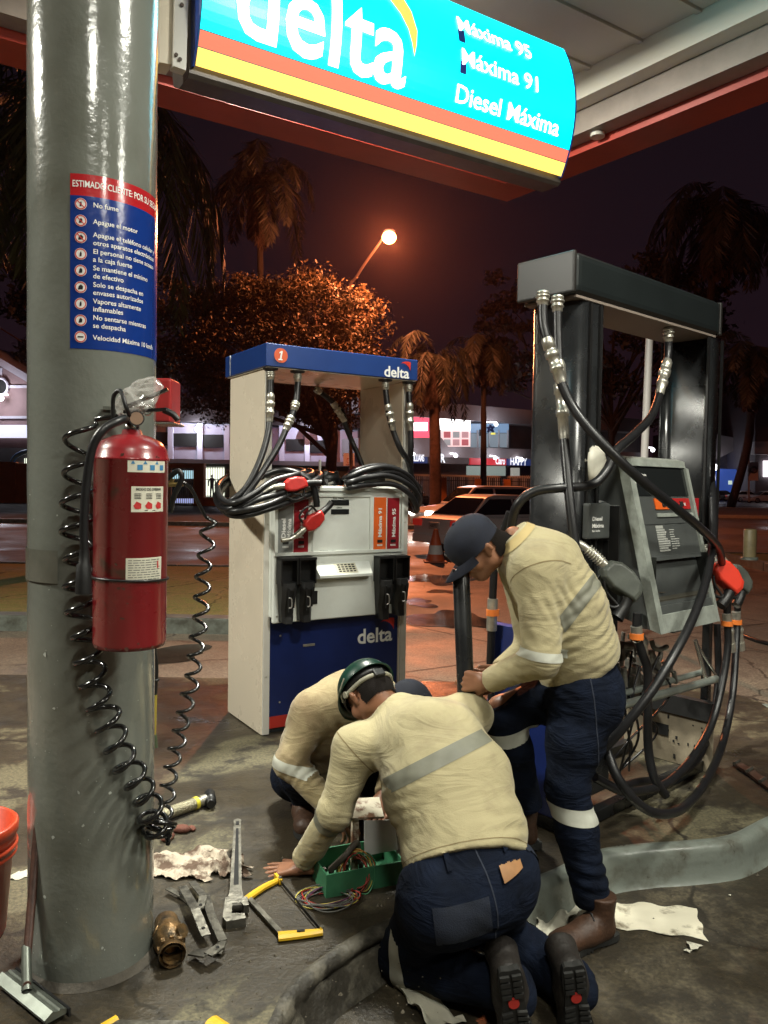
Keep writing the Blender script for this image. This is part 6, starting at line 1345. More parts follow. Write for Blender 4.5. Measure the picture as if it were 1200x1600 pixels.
def hard_hat(M, parent, col):
    ht = mat('green_hard_hat', col, .35, var=.25, vs=9, bump=.05, coat=.3); b = MB(); b.M = M @ Matrix.Translation((.0, 0, .035)) @ Matrix.Scale(1.13, 4, (1, 0, 0))
    prof = [(.109*math.cos(t), .010+.096*math.sin(t)) for t in [i*math.pi/2/12 for i in range(13)]]; prof[-1] = (.0005, .106)
    b.lathe(prof, 40); inn = [(r_*.965, z*.965) for r_, z in prof]; b.lathe(inn[::-1], 40); o = b.build('hard_hat', ht, parent)
    b = MB(); b.M = M @ Matrix.Translation((0, 0, .045)) @ Matrix.Scale(1.13, 4, (1, 0, 0)); n = 40
    vs = [(r_*math.cos(6.283*i/n)*(1+(.28 if math.cos(6.283*i/n) > .2 else 0)*(math.cos(6.283*i/n)-.2)*(r_ > .11)), r_*math.sin(6.283*i/n), z) for i in range(n) for r_, z in ((.106, .0), (.120, -.010), (.120, -.015), (.106, -.006))]
    b.add(vs, [(4*i+j, 4*((i+1) % n)+j, 4*((i+1) % n)+(j+1) % 4, 4*i+(j+1) % 4) for i in range(n) for j in range(4)], True); b.build('brim', ht, o)
    b = MB(); b.M = M @ Matrix.Translation((0, 0, .062)) @ Matrix.Scale(1.13, 4, (1, 0, 0)); b.box(-.013, .013, -.004, .004, 0, .001)
    b = MB(); b.M = M @ Matrix.Translation((0, 0, .035)) @ Matrix.Scale(1.12, 4, (1, 0, 0)); b.lathe([(.096, -.02), (.101, -.02), (.101, .012), (.096, .012), (.096, -.02)], 36); b.build('head_band', black, o)
    b = MB(); b.M = M
    for q in (-1, 1): b.tube(smooth([(.035, .10*q, .02), (.0, .108*q, .045), (-.05, .097*q, .06)], 4), .005, 6); b.cyl((-.012, .102*q, .012), (-.012, .112*q, .012), .013, n=14)
    b.tube(smooth([(-.02, -.10, .01), (-.09, -.06, .0), (-.112, 0, -.005), (-.09, .06, .0), (-.02, .10, .01)], 5), .009, 8); b.build('suspension_strap', mat('pale_strap', (.24, .23, .17), .6), o)
    b = MB(); b.M = M; b.box(-.128, -.106, -.022, .022, -.022, .012, .005); b.build('ratchet', black, o)
    return o
hard_hat(Mh, pA, (.004, .035, .022))
for an, kn, xo, hz in ((anL, knL, (797, 1522, 815, 1660), 0), (anR, knR, (897, 1515, 908, 1650), 0)):
    heel = pp(xo[0], xo[1], an.y-.14); toe = pp(xo[2], xo[3], an.y-.10)
    xd = (toe-heel).normalized(); zd = Lv((-.05, 1, .12)); M = frame3(heel, xd, zd); boot_geo(M, pA, bm=mat('black_work_boot', (.022, .018, .015), .55, var=.4, vs=14, bump=.25, bs=80))
# ------------------------------------------------------------------ standing worker
pB = thing('person', 'standing worker in khaki shirt and navy cap gripping the black pipe', 'person')
pel = pp(903, 1062, 3.0); hR, hL = pp(912, 1085, 2.92), pp(868, 1082, 3.10); kR = pp(886, 1228, 2.86); aR_ = pp(924, 1400, 2.80); kL = pp(783, 1108, 3.07); aL_ = pp(826, 1262, 3.16); aL_.z = max(.10, aL_.z)
wst = pp(900, 1015, 3.0); mdd = pp(878, 950, 3.0); chs = pp(848, 888, 3.0); nk = pp(803, 838, 3.0); sR = pp(838, 893, 2.85); sL = pp(812, 880, 3.16); eR = pp(846, 1030, 2.77); wR = pp(764, 1064, 2.92); eL = pp(830, 1010, 3.16); wL = pp(782, 1048, 3.06)
latB = Lv((.10, 1, .0)).normalized()
s = SDF(); s.chain([pel.lerp(wst, .4), wst, mdd, chs], [.150, .150, .158, .150], .06, latB, 1.16); s.c(chs, nk, .14, .072, .06); s.c(sR, sL, .082, .082, .07)
s.c(sR, eR, .084, .066, .05); s.c(eR, wR, .062, .046, .03); s.c(sL, eL, .08, .062, .05); s.c(eL, wL, .06, .045, .03)
up_ = (mdd-wst).normalized(); s.plane(pp(922, 1042, 3.0), -(up_)+Lv((.32, 0, -.15)), pel, .33); s.plane(wR, wR-eR, wR, .10); s.plane(wL, wL-eL, wL, .10); s.plane(nk+(nk-chs).normalized()*.015, nk-chs, nk, .12)
V, Fq = s.mesh(.0072); V = lap(V, Fq, 2)
V = cloth(V, Fq, [(pp(905, 985, 2.85), up_+Lv((-.55, 0, .45)), .034, .0080, .19), (pp(935, 930, 2.85), up_+Lv((-.6, 0, .5)), .042, .007, .14), (pp(870, 1020, 2.85), up_+Lv((-.4, 0, .4)), .036, .007, .13), (sR+Lv((.07, -.05, -.09)), Lv((.8, 0, .5)), .04, .007, .10), (eR, eR-sR, .036, .006, .10), (eR.lerp(wR, .5), wR-eR, .032, .005, .10), (sR.lerp(eR, .5), Lv((1, 0, .3)), .05, .004, .12)], 13, .0028)
shB = mk('shirt', V, Fq, shirt_m, pB)
c0, c1 = pp(882, 972, 2.85), pp(928, 912, 2.88); dl = (c1-c0).normalized(); vd2 = (c0-CAM0).normalized(); npl = dl.cross(vd2).normalized()
patch('back_stripe', V, Fq, lambda V_, N_: slab_pred(c0.lerp(c1, .5), npl, .025, c0.lerp(c1, .5), .13)(V_, N_) & (N_@A3(-vd2) > .05), reflg, shB, .002)
patch('sleeve_band', V, Fq, slab_pred(sR.lerp(eR, .97)+Lv((0, 0, .01)), Lv((.10, 0, 1)), .016, eR, .115), reflm, shB, .0025)
patch('shoulder_seam', V, Fq, slab_pred(sR+Lv((.0, 0, -.012)), (eR-sR).normalized()+Lv((.25, -.35, 0)), .0022, sR, .125), seam, shB, .0012)
patch('shirt_collar', V, Fq, slab_pred(nk+(nk-chs).normalized()*-.005, nk-chs, .014, nk, .12), mat('collar_rib', (.45, .35, .16), .9), shB, .003)
s = SDF(); s.c(pel, pel.lerp(wst, .55), .150, .140, .05, latB, 1.12); s.c(hR, hL, .115, .115, .05); s.chain([hR, hR.lerp(kR, .5), kR], [.118, .104, .080], .04); s.chain([kR, kR.lerp(aR_, .4), aR_], [.078, .075, .066], .03)
s.chain([hL, kL], [.115, .085], .05); s.chain([kL, kL.lerp(aL_, .4), aL_], [.084, .076, .062], .03); s.c(pel+Lv((.06, -.02, -.03)), hR+Lv((.05, 0, -.04)), .105, .10, .05)
s.plane(pp(918, 1025, 3.0), up_+Lv((-.3, 0, .1)), pel, .4); s.plane(aR_+Lv((0, 0, -.03)), Lv((.0, 0, -1)), aR_, .13); s.plane(aL_, aL_-kL, aL_, .12)
V, Fq = s.mesh(.0072); V = lap(V, Fq, 2)
V = cloth(V, Fq, [(kR, Lv((.3, 0, 1)), .05, .008, .15), (aR_+Lv((0, 0, .07)), Lv((.15, 0, 1)), .036, .008, .11), (hR+Lv((-.04, -.05, -.08)), Lv((.5, 0, 1)), .05, .007, .15), (hR.lerp(kR, .5), Lv((-.4, 0, 1)), .06, .006, .14), (hL.lerp(kL, .5), kL-hL, .06, .006, .15)], 18, .003)
trB = mk('trousers', V, Fq, jean, pB)
patch('side_seam', V, Fq, lambda V_, N_: slab_pred(hR, Lv((1, .05, .12)), .0022, hR.lerp(kR, .5), .42)(V_, N_) & (N_[:, 1] < 0), jseam, trB, .0015)
patch('shin_band', V, Fq, slab_pred(pp(912, 1270, 2.83), Lv((.08, 0, 1)), .028, kR.lerp(aR_, .3), .16), reflm, trB, .003)
patch('shin_band', V, Fq, slab_pred(kL.lerp(aL_, .22), aL_-kL, .030, kL, .15), reflm, trB, .003)
hdB = pp(744, 856, 2.99); Vh, Fh, Mh = head_sdf(hdB, Lv((-.72, -.10, -.66)), Lv((-.66, -.10, .74)), nk+Lv((.02, 0, -.02)))
s = SDF(); s.chain([nk, chs, mdd, pel], [.040, .09, .10, .10], .05, latB, 1.15); s.c(sR, sL, .05, .05, .05); s.c(sR, eR, .045, .04); s.c(eR, wR, .038, .03); s.c(sL, eL, .045, .04); s.c(eL, wL, .038, .03); s.c(hR, kR, .08, .05); s.c(kR, aR_, .05, .035); s.c(hL, kL, .08, .05); s.c(kL, aL_, .05, .035)
Vb, Fb = s.mesh(.013); PX = pp(727, 1058, 2.985)
h1_ = hand_sdf(wR+(wR-eR).normalized()*.012, (PX+Lv((.03, -.045, .0))-wR), Lv((-.15, -1, .1)), (1.75, 1.8, 1.8, 1.75), right=True, spread=.03, thumb=(.5, .9), s_=1.04)
h2_ = hand_sdf(wL+(wL-eL).normalized()*.012, (PX+Lv((.03, .045, -.0))-wL), Lv((-.15, 1, .1)), (1.75, 1.8, 1.8, 1.75), right=False, spread=.03, thumb=(.5, .9), s_=1.04)
V, Fq = join([(Vh, Fh), (Vb, Fb), h1_, h2_]); mk('body', V, Fq, skin, pB)
Mi = np.array(Mh.inverted()); patch('hair', Vh, Fh, hairpred, hairm, pB, .004)
def cap(M, parent, m, letters=True):
    b = MB(); b.M = M @ Matrix.Translation((-.004, 0, .022)) @ Matrix.Rotation(R(6), 4, 'Y') @ Matrix.Scale(1.14, 4, (1, 0, 0)); prof = [(.094, -.02), (.0955, .02)]+[(.0955*math.cos(t)**.85, .02+.085*math.sin(t)) for t in [i*math.pi/2/10 for i in range(1, 10)]]+[(.0005, .106)]
    b.lathe(prof, 40); b.lathe([(r_*.97, z-.002) for r_, z in prof][::-1], 40); b.ball((0, 0, .107), .007, .007, .004); c = b.build('cap', m, parent)
    b = MB(); b.M = M @ Matrix.Translation((-.004, 0, .022)) @ Matrix.Rotation(R(10), 4, 'Y'); n = 16; vs = []
    for zz in (0, -.004):
        for i in range(n+1):
            a = -1.15+2.3*i/n; vs.append((.100*math.cos(a)+.006, .0955*math.sin(a), -.006+zz)); k_ = math.cos(a*1.36); vs.append((.100*math.cos(a)+.006+.078*max(0, k_)**.6, .093*math.sin(a)*(1+.02*k_), -.010-.028*abs(math.sin(a))**2+.006*k_+zz-.006))
    m_ = 2*(n+1); fs = [(2*i, 2*i+1, 2*i+3, 2*i+2) for i in range(n)]+[(m_+2*i, m_+2*i+2, m_+2*i+3, m_+2*i+1) for i in range(n)]+[(2*i+1, m_+2*i+1, m_+2*i+3, 2*i+3) for i in range(n)]
    b.add(vs, fs, True); b.build('visor', m, c)
    if letters:
        b = MB(); TM = M @ Matrix.Translation((-.004, 0, .022)) @ Matrix.Rotation(R(6), 4, 'Y')
        for t, z in (('INGENIERIA', .040), ('PROYECTOS', .026)):
            def fn(x, y, z=z):
                a = -.62+x/.097; return TM @ Vector((.109*math.cos(a)*1.0, .0975*math.sin(a), z+y))
            text(b, t, fn, .012, .02, width=.062)
        b.build('lettering', lwhite, c)
    return c
navyc = mat('navy_cap_cloth', (.005, .008, .020), .85, var=.3, vs=20, bump=.2, bs=300)
cap(Mh, pB, navyc)
fx = pp(958, 1462, 2.80); fx.z = -.15; tx = pp(862, 1486, 2.66); tx.z = -.15; M = frame3(fx+Lv((0, 0, .005)), tx-fx, Lv((0, 0, 1))); boot_geo(M, pB, .31)
fx = aL_+Lv((.05, .03, 0)); fx.z = .004; tx = fx+Lv((-.25, -.05, 0)); boot_geo(frame3(fx, tx-fx, Lv((0, 0, 1))), pB, .30)
# ------------------------------------------------------------------ crouching worker behind
pC = thing('person', 'crouching worker in khaki shirt and navy cap behind the kneeling man', 'person')
pel = pp(492, 1200, 3.62); wst = pp(498, 1165, 3.55); mdd = pp(515, 1125, 3.46); chs = pp(545, 1100, 3.38); nk = pp(598, 1095, 3.30); sR = pp(487, 1112, 3.28); sL = pp(590, 1085, 3.52); eR = pp(452, 1192, 3.20); wR = pp(518, 1262, 3.12); eL = Lv((.10, 3.50, .35)); wL = Lv((.02, 3.22, .2))
kR = pp(470, 1205, 3.30); aR_ = pp(478, 1285, 3.42); kL = Lv((.02, 3.32, .38)); aL_ = Lv((-.03, 3.52, .08)); hR = pel+Lv((-.09, -.05, -.02)); hL = pel+Lv((.09, .05, 0)); aR_.z = .08
latC = lateral(sR, sL)
s = SDF(); s.chain([pel, wst, mdd, chs], [.14, .14, .15, .14], .06, latC, 1.25); s.c(chs, nk, .13, .07, .06); s.c(sR, sL, .08, .08, .07); s.c(sR, eR, .080, .064, .05); s.c(eR, wR, .062, .048, .03); s.c(sL, eL, .08, .06, .05); s.c(eL, wL, .058, .045, .03)
s.plane(pel.lerp(wst, .3), pel-wst, pel, .3); s.plane(wR, wR-eR, wR, .10); s.plane(wL, wL-eL, wL, .1); s.plane(nk, nk-chs, nk, .12)
V, Fq = s.mesh(.0085); V = lap(V, Fq, 2); V = cloth(V, Fq, [(sR.lerp(eR, .6), Lv((.7, 0, 1)), .05, .008, .14), (eR.lerp(wR, .4), wR-eR, .04, .007, .12), (chs, Lv((1, 0, -.4)), .08, .006, .15), (sR+Lv((.08, -.04, -.05)), Lv((1, 0, .5)), .05, .006, .1)], 23, .003)
shC = mk('shirt', V, Fq, shirt_d, pC); patch('sleeve_band', V, Fq, slab_pred(eR+Lv((0, 0, .0)), Lv((.25, 0, 1)), .021, eR, .12), reflm, shC, .0025)
s = SDF(); s.c(pel, wst.lerp(pel, .5), .15, .14, .05, latC, 1.15); s.c(hR, kR, .11, .085, .05); s.c(kR, aR_, .082, .062, .03); s.c(hL, kL, .11, .085, .05); s.c(kL, aL_, .082, .062, .03); s.plane(wst, wst-pel, wst, .3)
V, Fq = s.mesh(.0085); V = lap(V, Fq, 2); V = cloth(V, Fq, [(kR, kR-hR, .05, .007, .15)], 28, .003); mk('trousers', V, Fq, jean, pC)
hdC = pp(634, 1110, 3.22); Vh, Fh, Mh = head_sdf(hdC, Lv((.45, -.55, -.75)), Lv((.35, -.25, .65)), nk)
s = SDF(); s.chain([nk, chs, mdd, pel], [.040, .09, .10, .10], .05); s.c(sR, sL, .05, .05, .05); s.c(sR, eR, .045, .04); s.c(eR, wR, .038, .03); s.c(sL, eL, .045, .04); s.c(eL, wL, .038, .03); s.c(hR, kR, .08, .05); s.c(kR, aR_, .05, .035); s.c(hL, kL, .08, .05); s.c(kL, aL_, .05, .035); Vb, Fb = s.mesh(.013)
h1_ = hand_sdf(wR, wR-eR, Lv((0, -.3, 1)), (.7, .8, .9, .9)); h2_ = hand_sdf(wL, wL-eL, Lv((0, 0, 1)), (.7, .8, .9, .9), right=False)
V, Fq = join([(Vh, Fh), (Vb, Fb), h1_, h2_]); mk('body', V, Fq, skin, pC); Mi = np.array(Mh.inverted()); patch('hair', Vh, Fh, hairpred, hairm, pC, .004); cap(Mh, pC, navyc, False)
for a_ in (aR_, aL_): f0 = Lv((a_.x-.02, a_.y+.06, .004)); boot_geo(frame3(f0, Lv((.15, -1, 0)), Lv((0, 0, 1))), pC, .29, False, False)
# ------------------------------------------------------------------ the black pipe the standing worker grips
pb_ = pp(727, 1058, 2.985); pt_ = pp(720, 888, 2.985); b = MB(); d = (pt_-pb_).normalized(); ft = pb_-d*(pb_.z-.0)/d.z
b.tube([ft, pt_-d*.004, pt_], [.033, .033, .030], 24); pi = thing('steel_pipe', 'long black steel pipe held upright by the standing worker', 'pipe'); b.build('tube', blackm, pi)
b = MB(); b.tube([ft+d*.002, ft+d*.06], .041, 20); b.build('collar', mat('rusty_collar', (.05, .03, .02), .6), pi)
# ================================================================ FIRE EXTINGUISHER on the column
exr = mat('extinguisher_red', (.21, .010, .014), .3, vs=6, col2=(.085, .026, .018), bump=.06, bs=30, coat=.4, thresh=(.33, .40), rvar=.12); rust = mat('chipped_rust', (.10, .04, .025), .7, var=.4, vs=40)
lblm = mat('cream_label', (.66, .64, .52), .45, var=.06, vs=20); lblb = mat('label_blue', (.05, .22, .42), .5); lblr = mat('label_red', (.5, .03, .03), .5); ink = mat('label_ink', (.05, .05, .05), .6)
ec = pp(203, 850, 2.175); et = pp(204, 700, 2.175).z; eb = pp(200, 1006, 2.13).z-.01; ER = .0985
ex = thing('fire_extinguisher', 'scuffed red fire extinguisher strapped to the grey column', 'fire extinguisher', (ec.x, ec.y, eb)); EH = et-eb; ex.rotation_euler = (R(1.2), R(.8), 0)
b = MB(); b.lathe([(0, .02), (ER*.80, .012), (ER*.97, .0), (ER, .012), (ER, EH-.035), (ER+.0025, EH-.033), (ER+.0025, EH-.028), (ER, EH-.026), (ER*.96, EH-.004), (ER*.80, EH+.018), (ER*.5, EH+.032), (.028, EH+.037), (.024, EH+.05), (0, EH+.05)], 56); ebody = b.build('cylinder', exr, ex)
def efn(a0, z0, off=.0012): return lambda x, y: (math.cos(a0+x/(ER+off))*(ER+off), math.sin(a0+x/(ER+off))*(ER+off), z0+y)
ca = math.atan2(-ec.y, -ec.x)
def elabel(name, a0, w, z0, h, m=lblm):
    b = MB(); k = 12; f = efn(a0, z0); b.add([f(w*i/k, y) for i in range(k+1) for y in (0, h)], [(2*i, 2*i+2, 2*i+3, 2*i+1) for i in range(k)], True); return b.build(name, m, ebody), efn(a0, z0, .0022)
zr = lambda py: (1010-py)/(1010-690)*EH
l1, f1 = elabel('pictogram_label', ca-.10, .115, zr(728), zr(708)-zr(728)); b = MB()
for x in (.025, .06, .092): b.add([f1(x+dx, .006+dy) for dx, dy in ((0, 0), (.014, 0), (.014, .014), (0, .014))], [(0, 1, 2, 3)])
for x in (.008, .04, .075): b.add([f1(x+dx, .022+dy) for dx, dy in ((0, 0), (.012, 0), (.006, .009))], [(0, 1, 2)])
b.build('pictogram', lblb, l1)
l2, f2 = elabel('instruction_label', ca+.0, .098, zr(790), zr(750)-zr(790)); b = MB(); text(b, 'MODO DE OPERAR', lambda x, y: f2(.012+x, .058+y), .009, .03, width=.075)
for i in range(3):
    for j in range(4): b.add([f2(.008+i*.031+dx, .048-j*.0042+dy) for dx, dy in ((0, 0), (.018, 0), (.018, .0018), (0, .0018))], [(0, 1, 2, 3)])
b.add([f2(.035+dx, .003+dy) for dx, dy in ((0, 0), (.032, 0), (.032, .002), (0, .002))], [(0, 1, 2, 3)]); b.build('lettering', ink, l2); b = MB()
for i in range(3):
    cx = .017+i*.031; b.add([f2(cx+.009*math.cos(6.28*k/10)*(1+.3*(k % 2)), .017+.009*math.sin(6.28*k/10)*(1+.35*(k % 3 == 0))) for k in range(10)], [tuple(range(10))])
b.build('hand_pictogram', lblr, l2)
l3, f3 = elabel('service_label', ca-.12, .105, zr(900), zr(862)-zr(900)); b = MB()
for j in range(9):
    x = .006
    while x < .09:
        w = random.uniform(.006, .02); b.add([f3(x+dx, .006+j*.0065+dy) for dx, dy in ((0, 0), (w, 0), (w, .0016), (0, .0016))], [(0, 1, 2, 3)]); x += w+.003
b.build('small_print', ink, l3); b = MB(); b.add([f3(.088+dx, .035+dy) for dx, dy in ((0, 0), (.005, 0), (.005, .02), (0, .02))], [(0, 1, 2, 3)]); b.build('red_tick', lblr, l3)
b = MB(); b.torus((0, 0, zr(900)), ER+.003, .0035, (.02, .05, 1), 48, 8); b.build('rubber_strap', rubber, ex)
b = MB(); rg = random.Random(6)
for i in range(26):
    f = efn(ca+rg.uniform(-1.3, 1.2), rg.choice((rg.uniform(0, EH*.45), rg.uniform(EH-.03, EH-.02), .008)), .0008); s_ = rg.uniform(.001, .006); b.add([f(s_*math.cos(6.28*k/8)*rg.uniform(.5, 1.6), s_*math.sin(6.28*k/8)*rg.uniform(.4, 1.2)) for k in range(8)], [tuple(range(8))])
b.build('paint_chip', rust, ebody)
vz = EH+.05; b = MB(); b.lathe([(.020, vz), (.020, vz+.012), (.015, vz+.016), (.015, vz+.045), (.011, vz+.05), (0, vz+.05)], 20); b.build('valve', chrome, ex)
b = MB(); b.bar((-.02, 0, vz+.048), (.10, -.01, vz+.058), .022, .008); b.tube(smooth([(.09, -.01, vz+.056), (.115, -.01, vz+.045), (.13, -.01, vz+.03)], 4), .009, 8); b.build('carry_handle', black, ex)
b = MB(); b.bar((-.015, 0, vz+.062), (.095, .01, vz+.115), .022, .008); b.build('squeeze_lever', black, ex)
b = MB(); d = Vector((-ec.x, -ec.y, 0)).normalized(); c = Vector((.012, 0, vz+.030))+d*.018; b.cyl(c, c+d*.016, .021, n=26); g = b.build('pressure_gauge', chrome, ex); b = MB(); b.cyl(c+d*.016, c+d*.0175, .017, n=22); b.build('gauge_dial', mat('gauge_face', (.30, .20, .14), .3), g)
b = MB(); b.torus((.045, -.012, vz+.055), .014, .0025, (0, 1, .2), 18); b.bar((.03, -.012, vz+.05), (.03, -.012, vz+.075), .012, .01); b.build('safety_pin', chrome, ex)
def eloc(px, py, y): return pp(px, py, y)-Vector((ec.x, ec.y, eb))
b = MB(); b.tube(smooth([Vector((-.015, 0, vz+.028)), eloc(188, 655, 2.1), eloc(160, 670, 2.06), eloc(142, 700, 2.05), eloc(133, 760, 2.05), eloc(130, 820, 2.05), eloc(131, 860, 2.05)], 6), .0115, 12); hz_ = b.build('discharge_hose', rubber, ex)
b = MB(); b.tube([eloc(131, 858, 2.05), eloc(131, 878, 2.05), eloc(130, 882, 2.05), eloc(130, 926, 2.05)], [.0125, .014, .0185, .021], 16); b.build('discharge_nozzle', black, hz_)
b = MB(); b.tube(smooth([Vector((0, .01, vz+.02)), eloc(196, 640, 2.12), eloc(186, 612, 2.13), eloc(175, 620, 2.14), eloc(174, 655, 2.15)], 6), .006, 8); b.build('hanging_hook', black, ex)
# crumpled clear film over the valve
film = bpy.data.materials.new('clear_film'); film.use_nodes = True; fb = film.node_tree.nodes['Principled BSDF']; fb.inputs['Base Color'].default_value = (.85, .82, .78, 1); fb.inputs['Roughness'].default_value = .12; fb.inputs['Alpha'].default_value = .26; fb.inputs['Specular IOR Level'].default_value = 1.0
fc = pp(218, 622, 2.16); rg = np.random.default_rng(4); b = MB(); n = 22; vs = []
ax1 = Vector((.62, 0, .55)).normalized(); ax2 = Vector((0, 1, 0)); ax3 = ax1.cross(ax2)
for i in range(10):
    t = i/9; r_ = .042*(math.sin(math.pi*(.12+.82*t))**.5)
    for j in range(n): a = 6.283*j/n; k_ = 1+rg.uniform(-.16, .16); vs.append(fc+ax1*((t-.5)*.135+rg.uniform(-.004, .004))+(ax2*math.cos(a)+ax3*math.sin(a))*r_*k_)
b.add(vs, [(i*n+j, i*n+(j+1) % n, (i+1)*n+(j+1) % n, (i+1)*n+j) for i in range(9) for j in range(n)]+[tuple(range(n)), tuple(range(9*n, 10*n))], False)
tag(b.build('plastic_wrap', film), 'crinkled clear plastic film wrapped over the fire extinguisher lever', 'plastic wrap')
# wall bracket bits on the column
b = MB(); q = pp(190, 640, 2.25); b.box(q.x-.05, q.x+.05, q.y-.01, q.y+.02, q.z-.002, q.z+.008); b.bar((q.x-.02, q.y-.01, q.z-.05), (q.x-.02, q.y-.01, q.z), .02, .01); b.box(q.x-.06, q.x-.03, q.y, q.y+.02, q.z-.05, q.z); o = b.build('bracket', colp, column); o.matrix_parent_inverse = Matrix.Translation((-COLX, -COLY, 0))
# red alarm housing seen past the column's right side
q0, q1 = pp(236, 590, 2.52), pp(267, 660, 2.52); t = thing('alarm_box', 'red metal box fixed to the far side of the grey column', 'alarm box', (q0.x, 2.52, q1.z))
b = MB(); b.box(-.02, q1.x-q0.x, 0, .12, 0, q0.z-q1.z, .01); b.build('housing', mat('alarm_red', (.40, .03, .03), .35, var=.25, vs=9), t); b = MB(); b.box(.0, q1.x-q0.x+.012, -.01, .125, -.006, .0, .002); b.build('bottom_flange', chrome, t)
# ---------------------------------------------------------------- coiled air hoses
coilm = mat('glossy_black_hose', (.010, .010, .010), .18, coat=.4)
def coil(axis, rad, turns, r, name, label, sq=1.0, start=None, end=None):
    P = smooth(axis, 10); n = len(P); Ls = [0]
    for i in range(1, n): Ls.append(Ls[-1]+(P[i]-P[i-1]).length)
    out = list(start or []); N = int(turns*22); u = Vector((1, 0, 0)); w = Vector((0, 1, 0)); j = 0
    for i in range(N+1):
        f = i/N; g = f**sq; s_ = g*Ls[-1]
        while j < n-2 and Ls[j+1] < s_: j += 1
        p = P[j].lerp(P[j+1], (s_-Ls[j])/max(1e-6, Ls[j+1]-Ls[j])); T_ = (P[min(n-1, j+1)]-P[max(0, j-1)]).normalized(); u1 = (u-T_*u.dot(T_)).normalized(); w1 = T_.cross(u1)
        rr = rad(f)*(1+.07*math.sin(i*.37)+.05*math.sin(i*.11)); a = 6.283*i/22; out.append(p+(u1*math.cos(a)+w1*math.sin(a))*rr)
    out += list(end or []); b = MB(); b.tube(out, r, 8); o = b.build(name, coilm); return tag(o, label, 'air hose')
axL = [pp(x, y, d) for x, y, d in ((128, 662, 2.20), (122, 740, 2.19), (121, 840, 2.18), (126, 930, 2.18), (134, 1000, 2.18), (148, 1070, 2.20), (172, 1140, 2.22), (204, 1205, 2.26), (232, 1255, 2.30), (246, 1300, 2.34))]
coil(axL, lambda f: .040-.004*f, 17.5, .0076, 'coiled_air_hose', 'black coiled air hose looping down the left of the fire extinguisher', .88, start=[pp(190, 650, 2.2), pp(170, 652, 2.2), pp(150, 655, 2.2)])
coil([pp(244, 1300, 2.34), pp(252, 1280, 2.36), pp(242, 1312, 2.36)], lambda f: .042, 3, .0076, 'coiled_air_hose', 'few loose black hose loops lying against the foot of the long coil')
axR = [pp(x, y, d) for x, y, d in ((327, 815, 2.66), (320, 870, 2.66), (314, 950, 2.66), (303, 1040, 2.66), (289, 1110, 2.66), (272, 1180, 2.66), (262, 1235, 2.66), (256, 1285, 2.66))]
coil(axR, lambda f: .024, 15.5, .0064, 'coiled_air_hose', 'thin black coiled air hose stretched down right of the fire extinguisher', .93, start=smooth([pp(272, 752, 2.6), pp(287, 754, 2.6), pp(300, 766, 2.62), pp(312, 790, 2.64), pp(322, 808, 2.65)], 5))
tp = thing('air_tap', 'brass tap with a bent black hose on the far side of the column', 'tap', (0, 0, 0)); b = MB(); b.tube([pp(258, 757, 2.6), pp(286, 756, 2.6)], .009, 12); b.cyl(pp(270, 757, 2.6), pp(270, 748, 2.6), .008); b.build('spigot', mat('brass', (.45, .32, .12), .35, .9, var=.3), tp)
b = MB(); b.tube(smooth([pp(262, 748, 2.58), pp(278, 736, 2.57), pp(284, 748, 2.57), pp(272, 775, 2.58), pp(266, 800, 2.6)], 6), .009, 10); b.build('bent_hose', rubber, tp)
hn_ = thing('air_gun', 'slim yellow and black air gun hanging beside the column foot', 'air gun'); b = MB(); b.tube([pp(242, 1080, 2.62), pp(240, 1150, 2.62)], .008, 10); b.build('yellow_grip', mat('dull_yellow', (.42, .33, .05), .5), hn_); b = MB(); b.tube(smooth([pp(240, 1010, 2.6), pp(243, 1045, 2.62), pp(241, 1085, 2.62)], 4), .010, 10); b.torus(pp(241, 1062, 2.62), .014, .004, (0, 0, 1)); b.build('hose_end', rubber, hn_); b = MB(); b.tube([pp(240, 1148, 2.62), pp(242, 1168, 2.62)], .011, 8); b.build('coupler', mat('greenish_metal', (.15, .2, .12), .4, .6), hn_)
# ---------------------------------------------------------------- tools and clutter on the island
dirty = mat('dirty_steel', (.20, .19, .16), .42, .75, var=.5, vs=24, bump=.25, bs=60, rvar=.1); yel = mat('yellow_tool_enamel', (.70, .42, .02), .4, var=.12, vs=22)
def g(x, y, z=0.0): return pz(x, y, z)
wr = thing('pipe_wrench', 'long steel pipe wrench propped on the rags beside the hacksaw', 'wrench')
a, c = g(368, 1428, .022), g(371, 1285, .10); d = (c-a).normalized(); sd_ = d.cross(Vector((0, 0, 1))).normalized(); up2 = sd_.cross(d)
def slabp(mb, pts, th, o=a, dx=d, dy=sd_, dz=up2):
    n = len(pts); v = [o+dx*x+dy*y for x, y in pts]; mb.add([q-dz*th for q in v]+[q+dz*th for q in v], [tuple(range(n))[::-1], tuple(range(n, 2*n))]+[(i, (i+1) % n, n+(i+1) % n, n+i) for i in range(n)])
Lw = (c-a).length; b = MB(); slabp(b, [(.06, -.028), (.12, -.022), (Lw-.03, -.014), (Lw, -.016), (Lw+.012, 0), (Lw, .016), (Lw-.03, .014), (.12, .020), (.06, .028)], .011); wh_ = b.build('handle', dirty, wr)
b = MB(); slabp(b, [(Lw-.035, -.006), (Lw-.01, -.006), (Lw-.01, .006), (Lw-.035, .006)], .0125); slabp(b, [(.14, -.009), (Lw-.06, -.005), (Lw-.06, .005), (.14, .009)], .0118); b.build('handle_recess', dark, wh_)
b = MB(); slabp(b, [(.07, -.036), (.065, .040), (.02, .045), (.02, .028), (.035, .018), (.035, -.012), (-.015, -.012), (-.02, .03), (-.045, .035), (-.055, -.03), (-.03, -.042)], .016); b.build('jaw', dirty, wr)
b = MB(); b.cyl(a+d*.045-sd_*.03, a+d*.045+sd_*.03, .017, n=16); b.build('adjuster', dirty, wr)
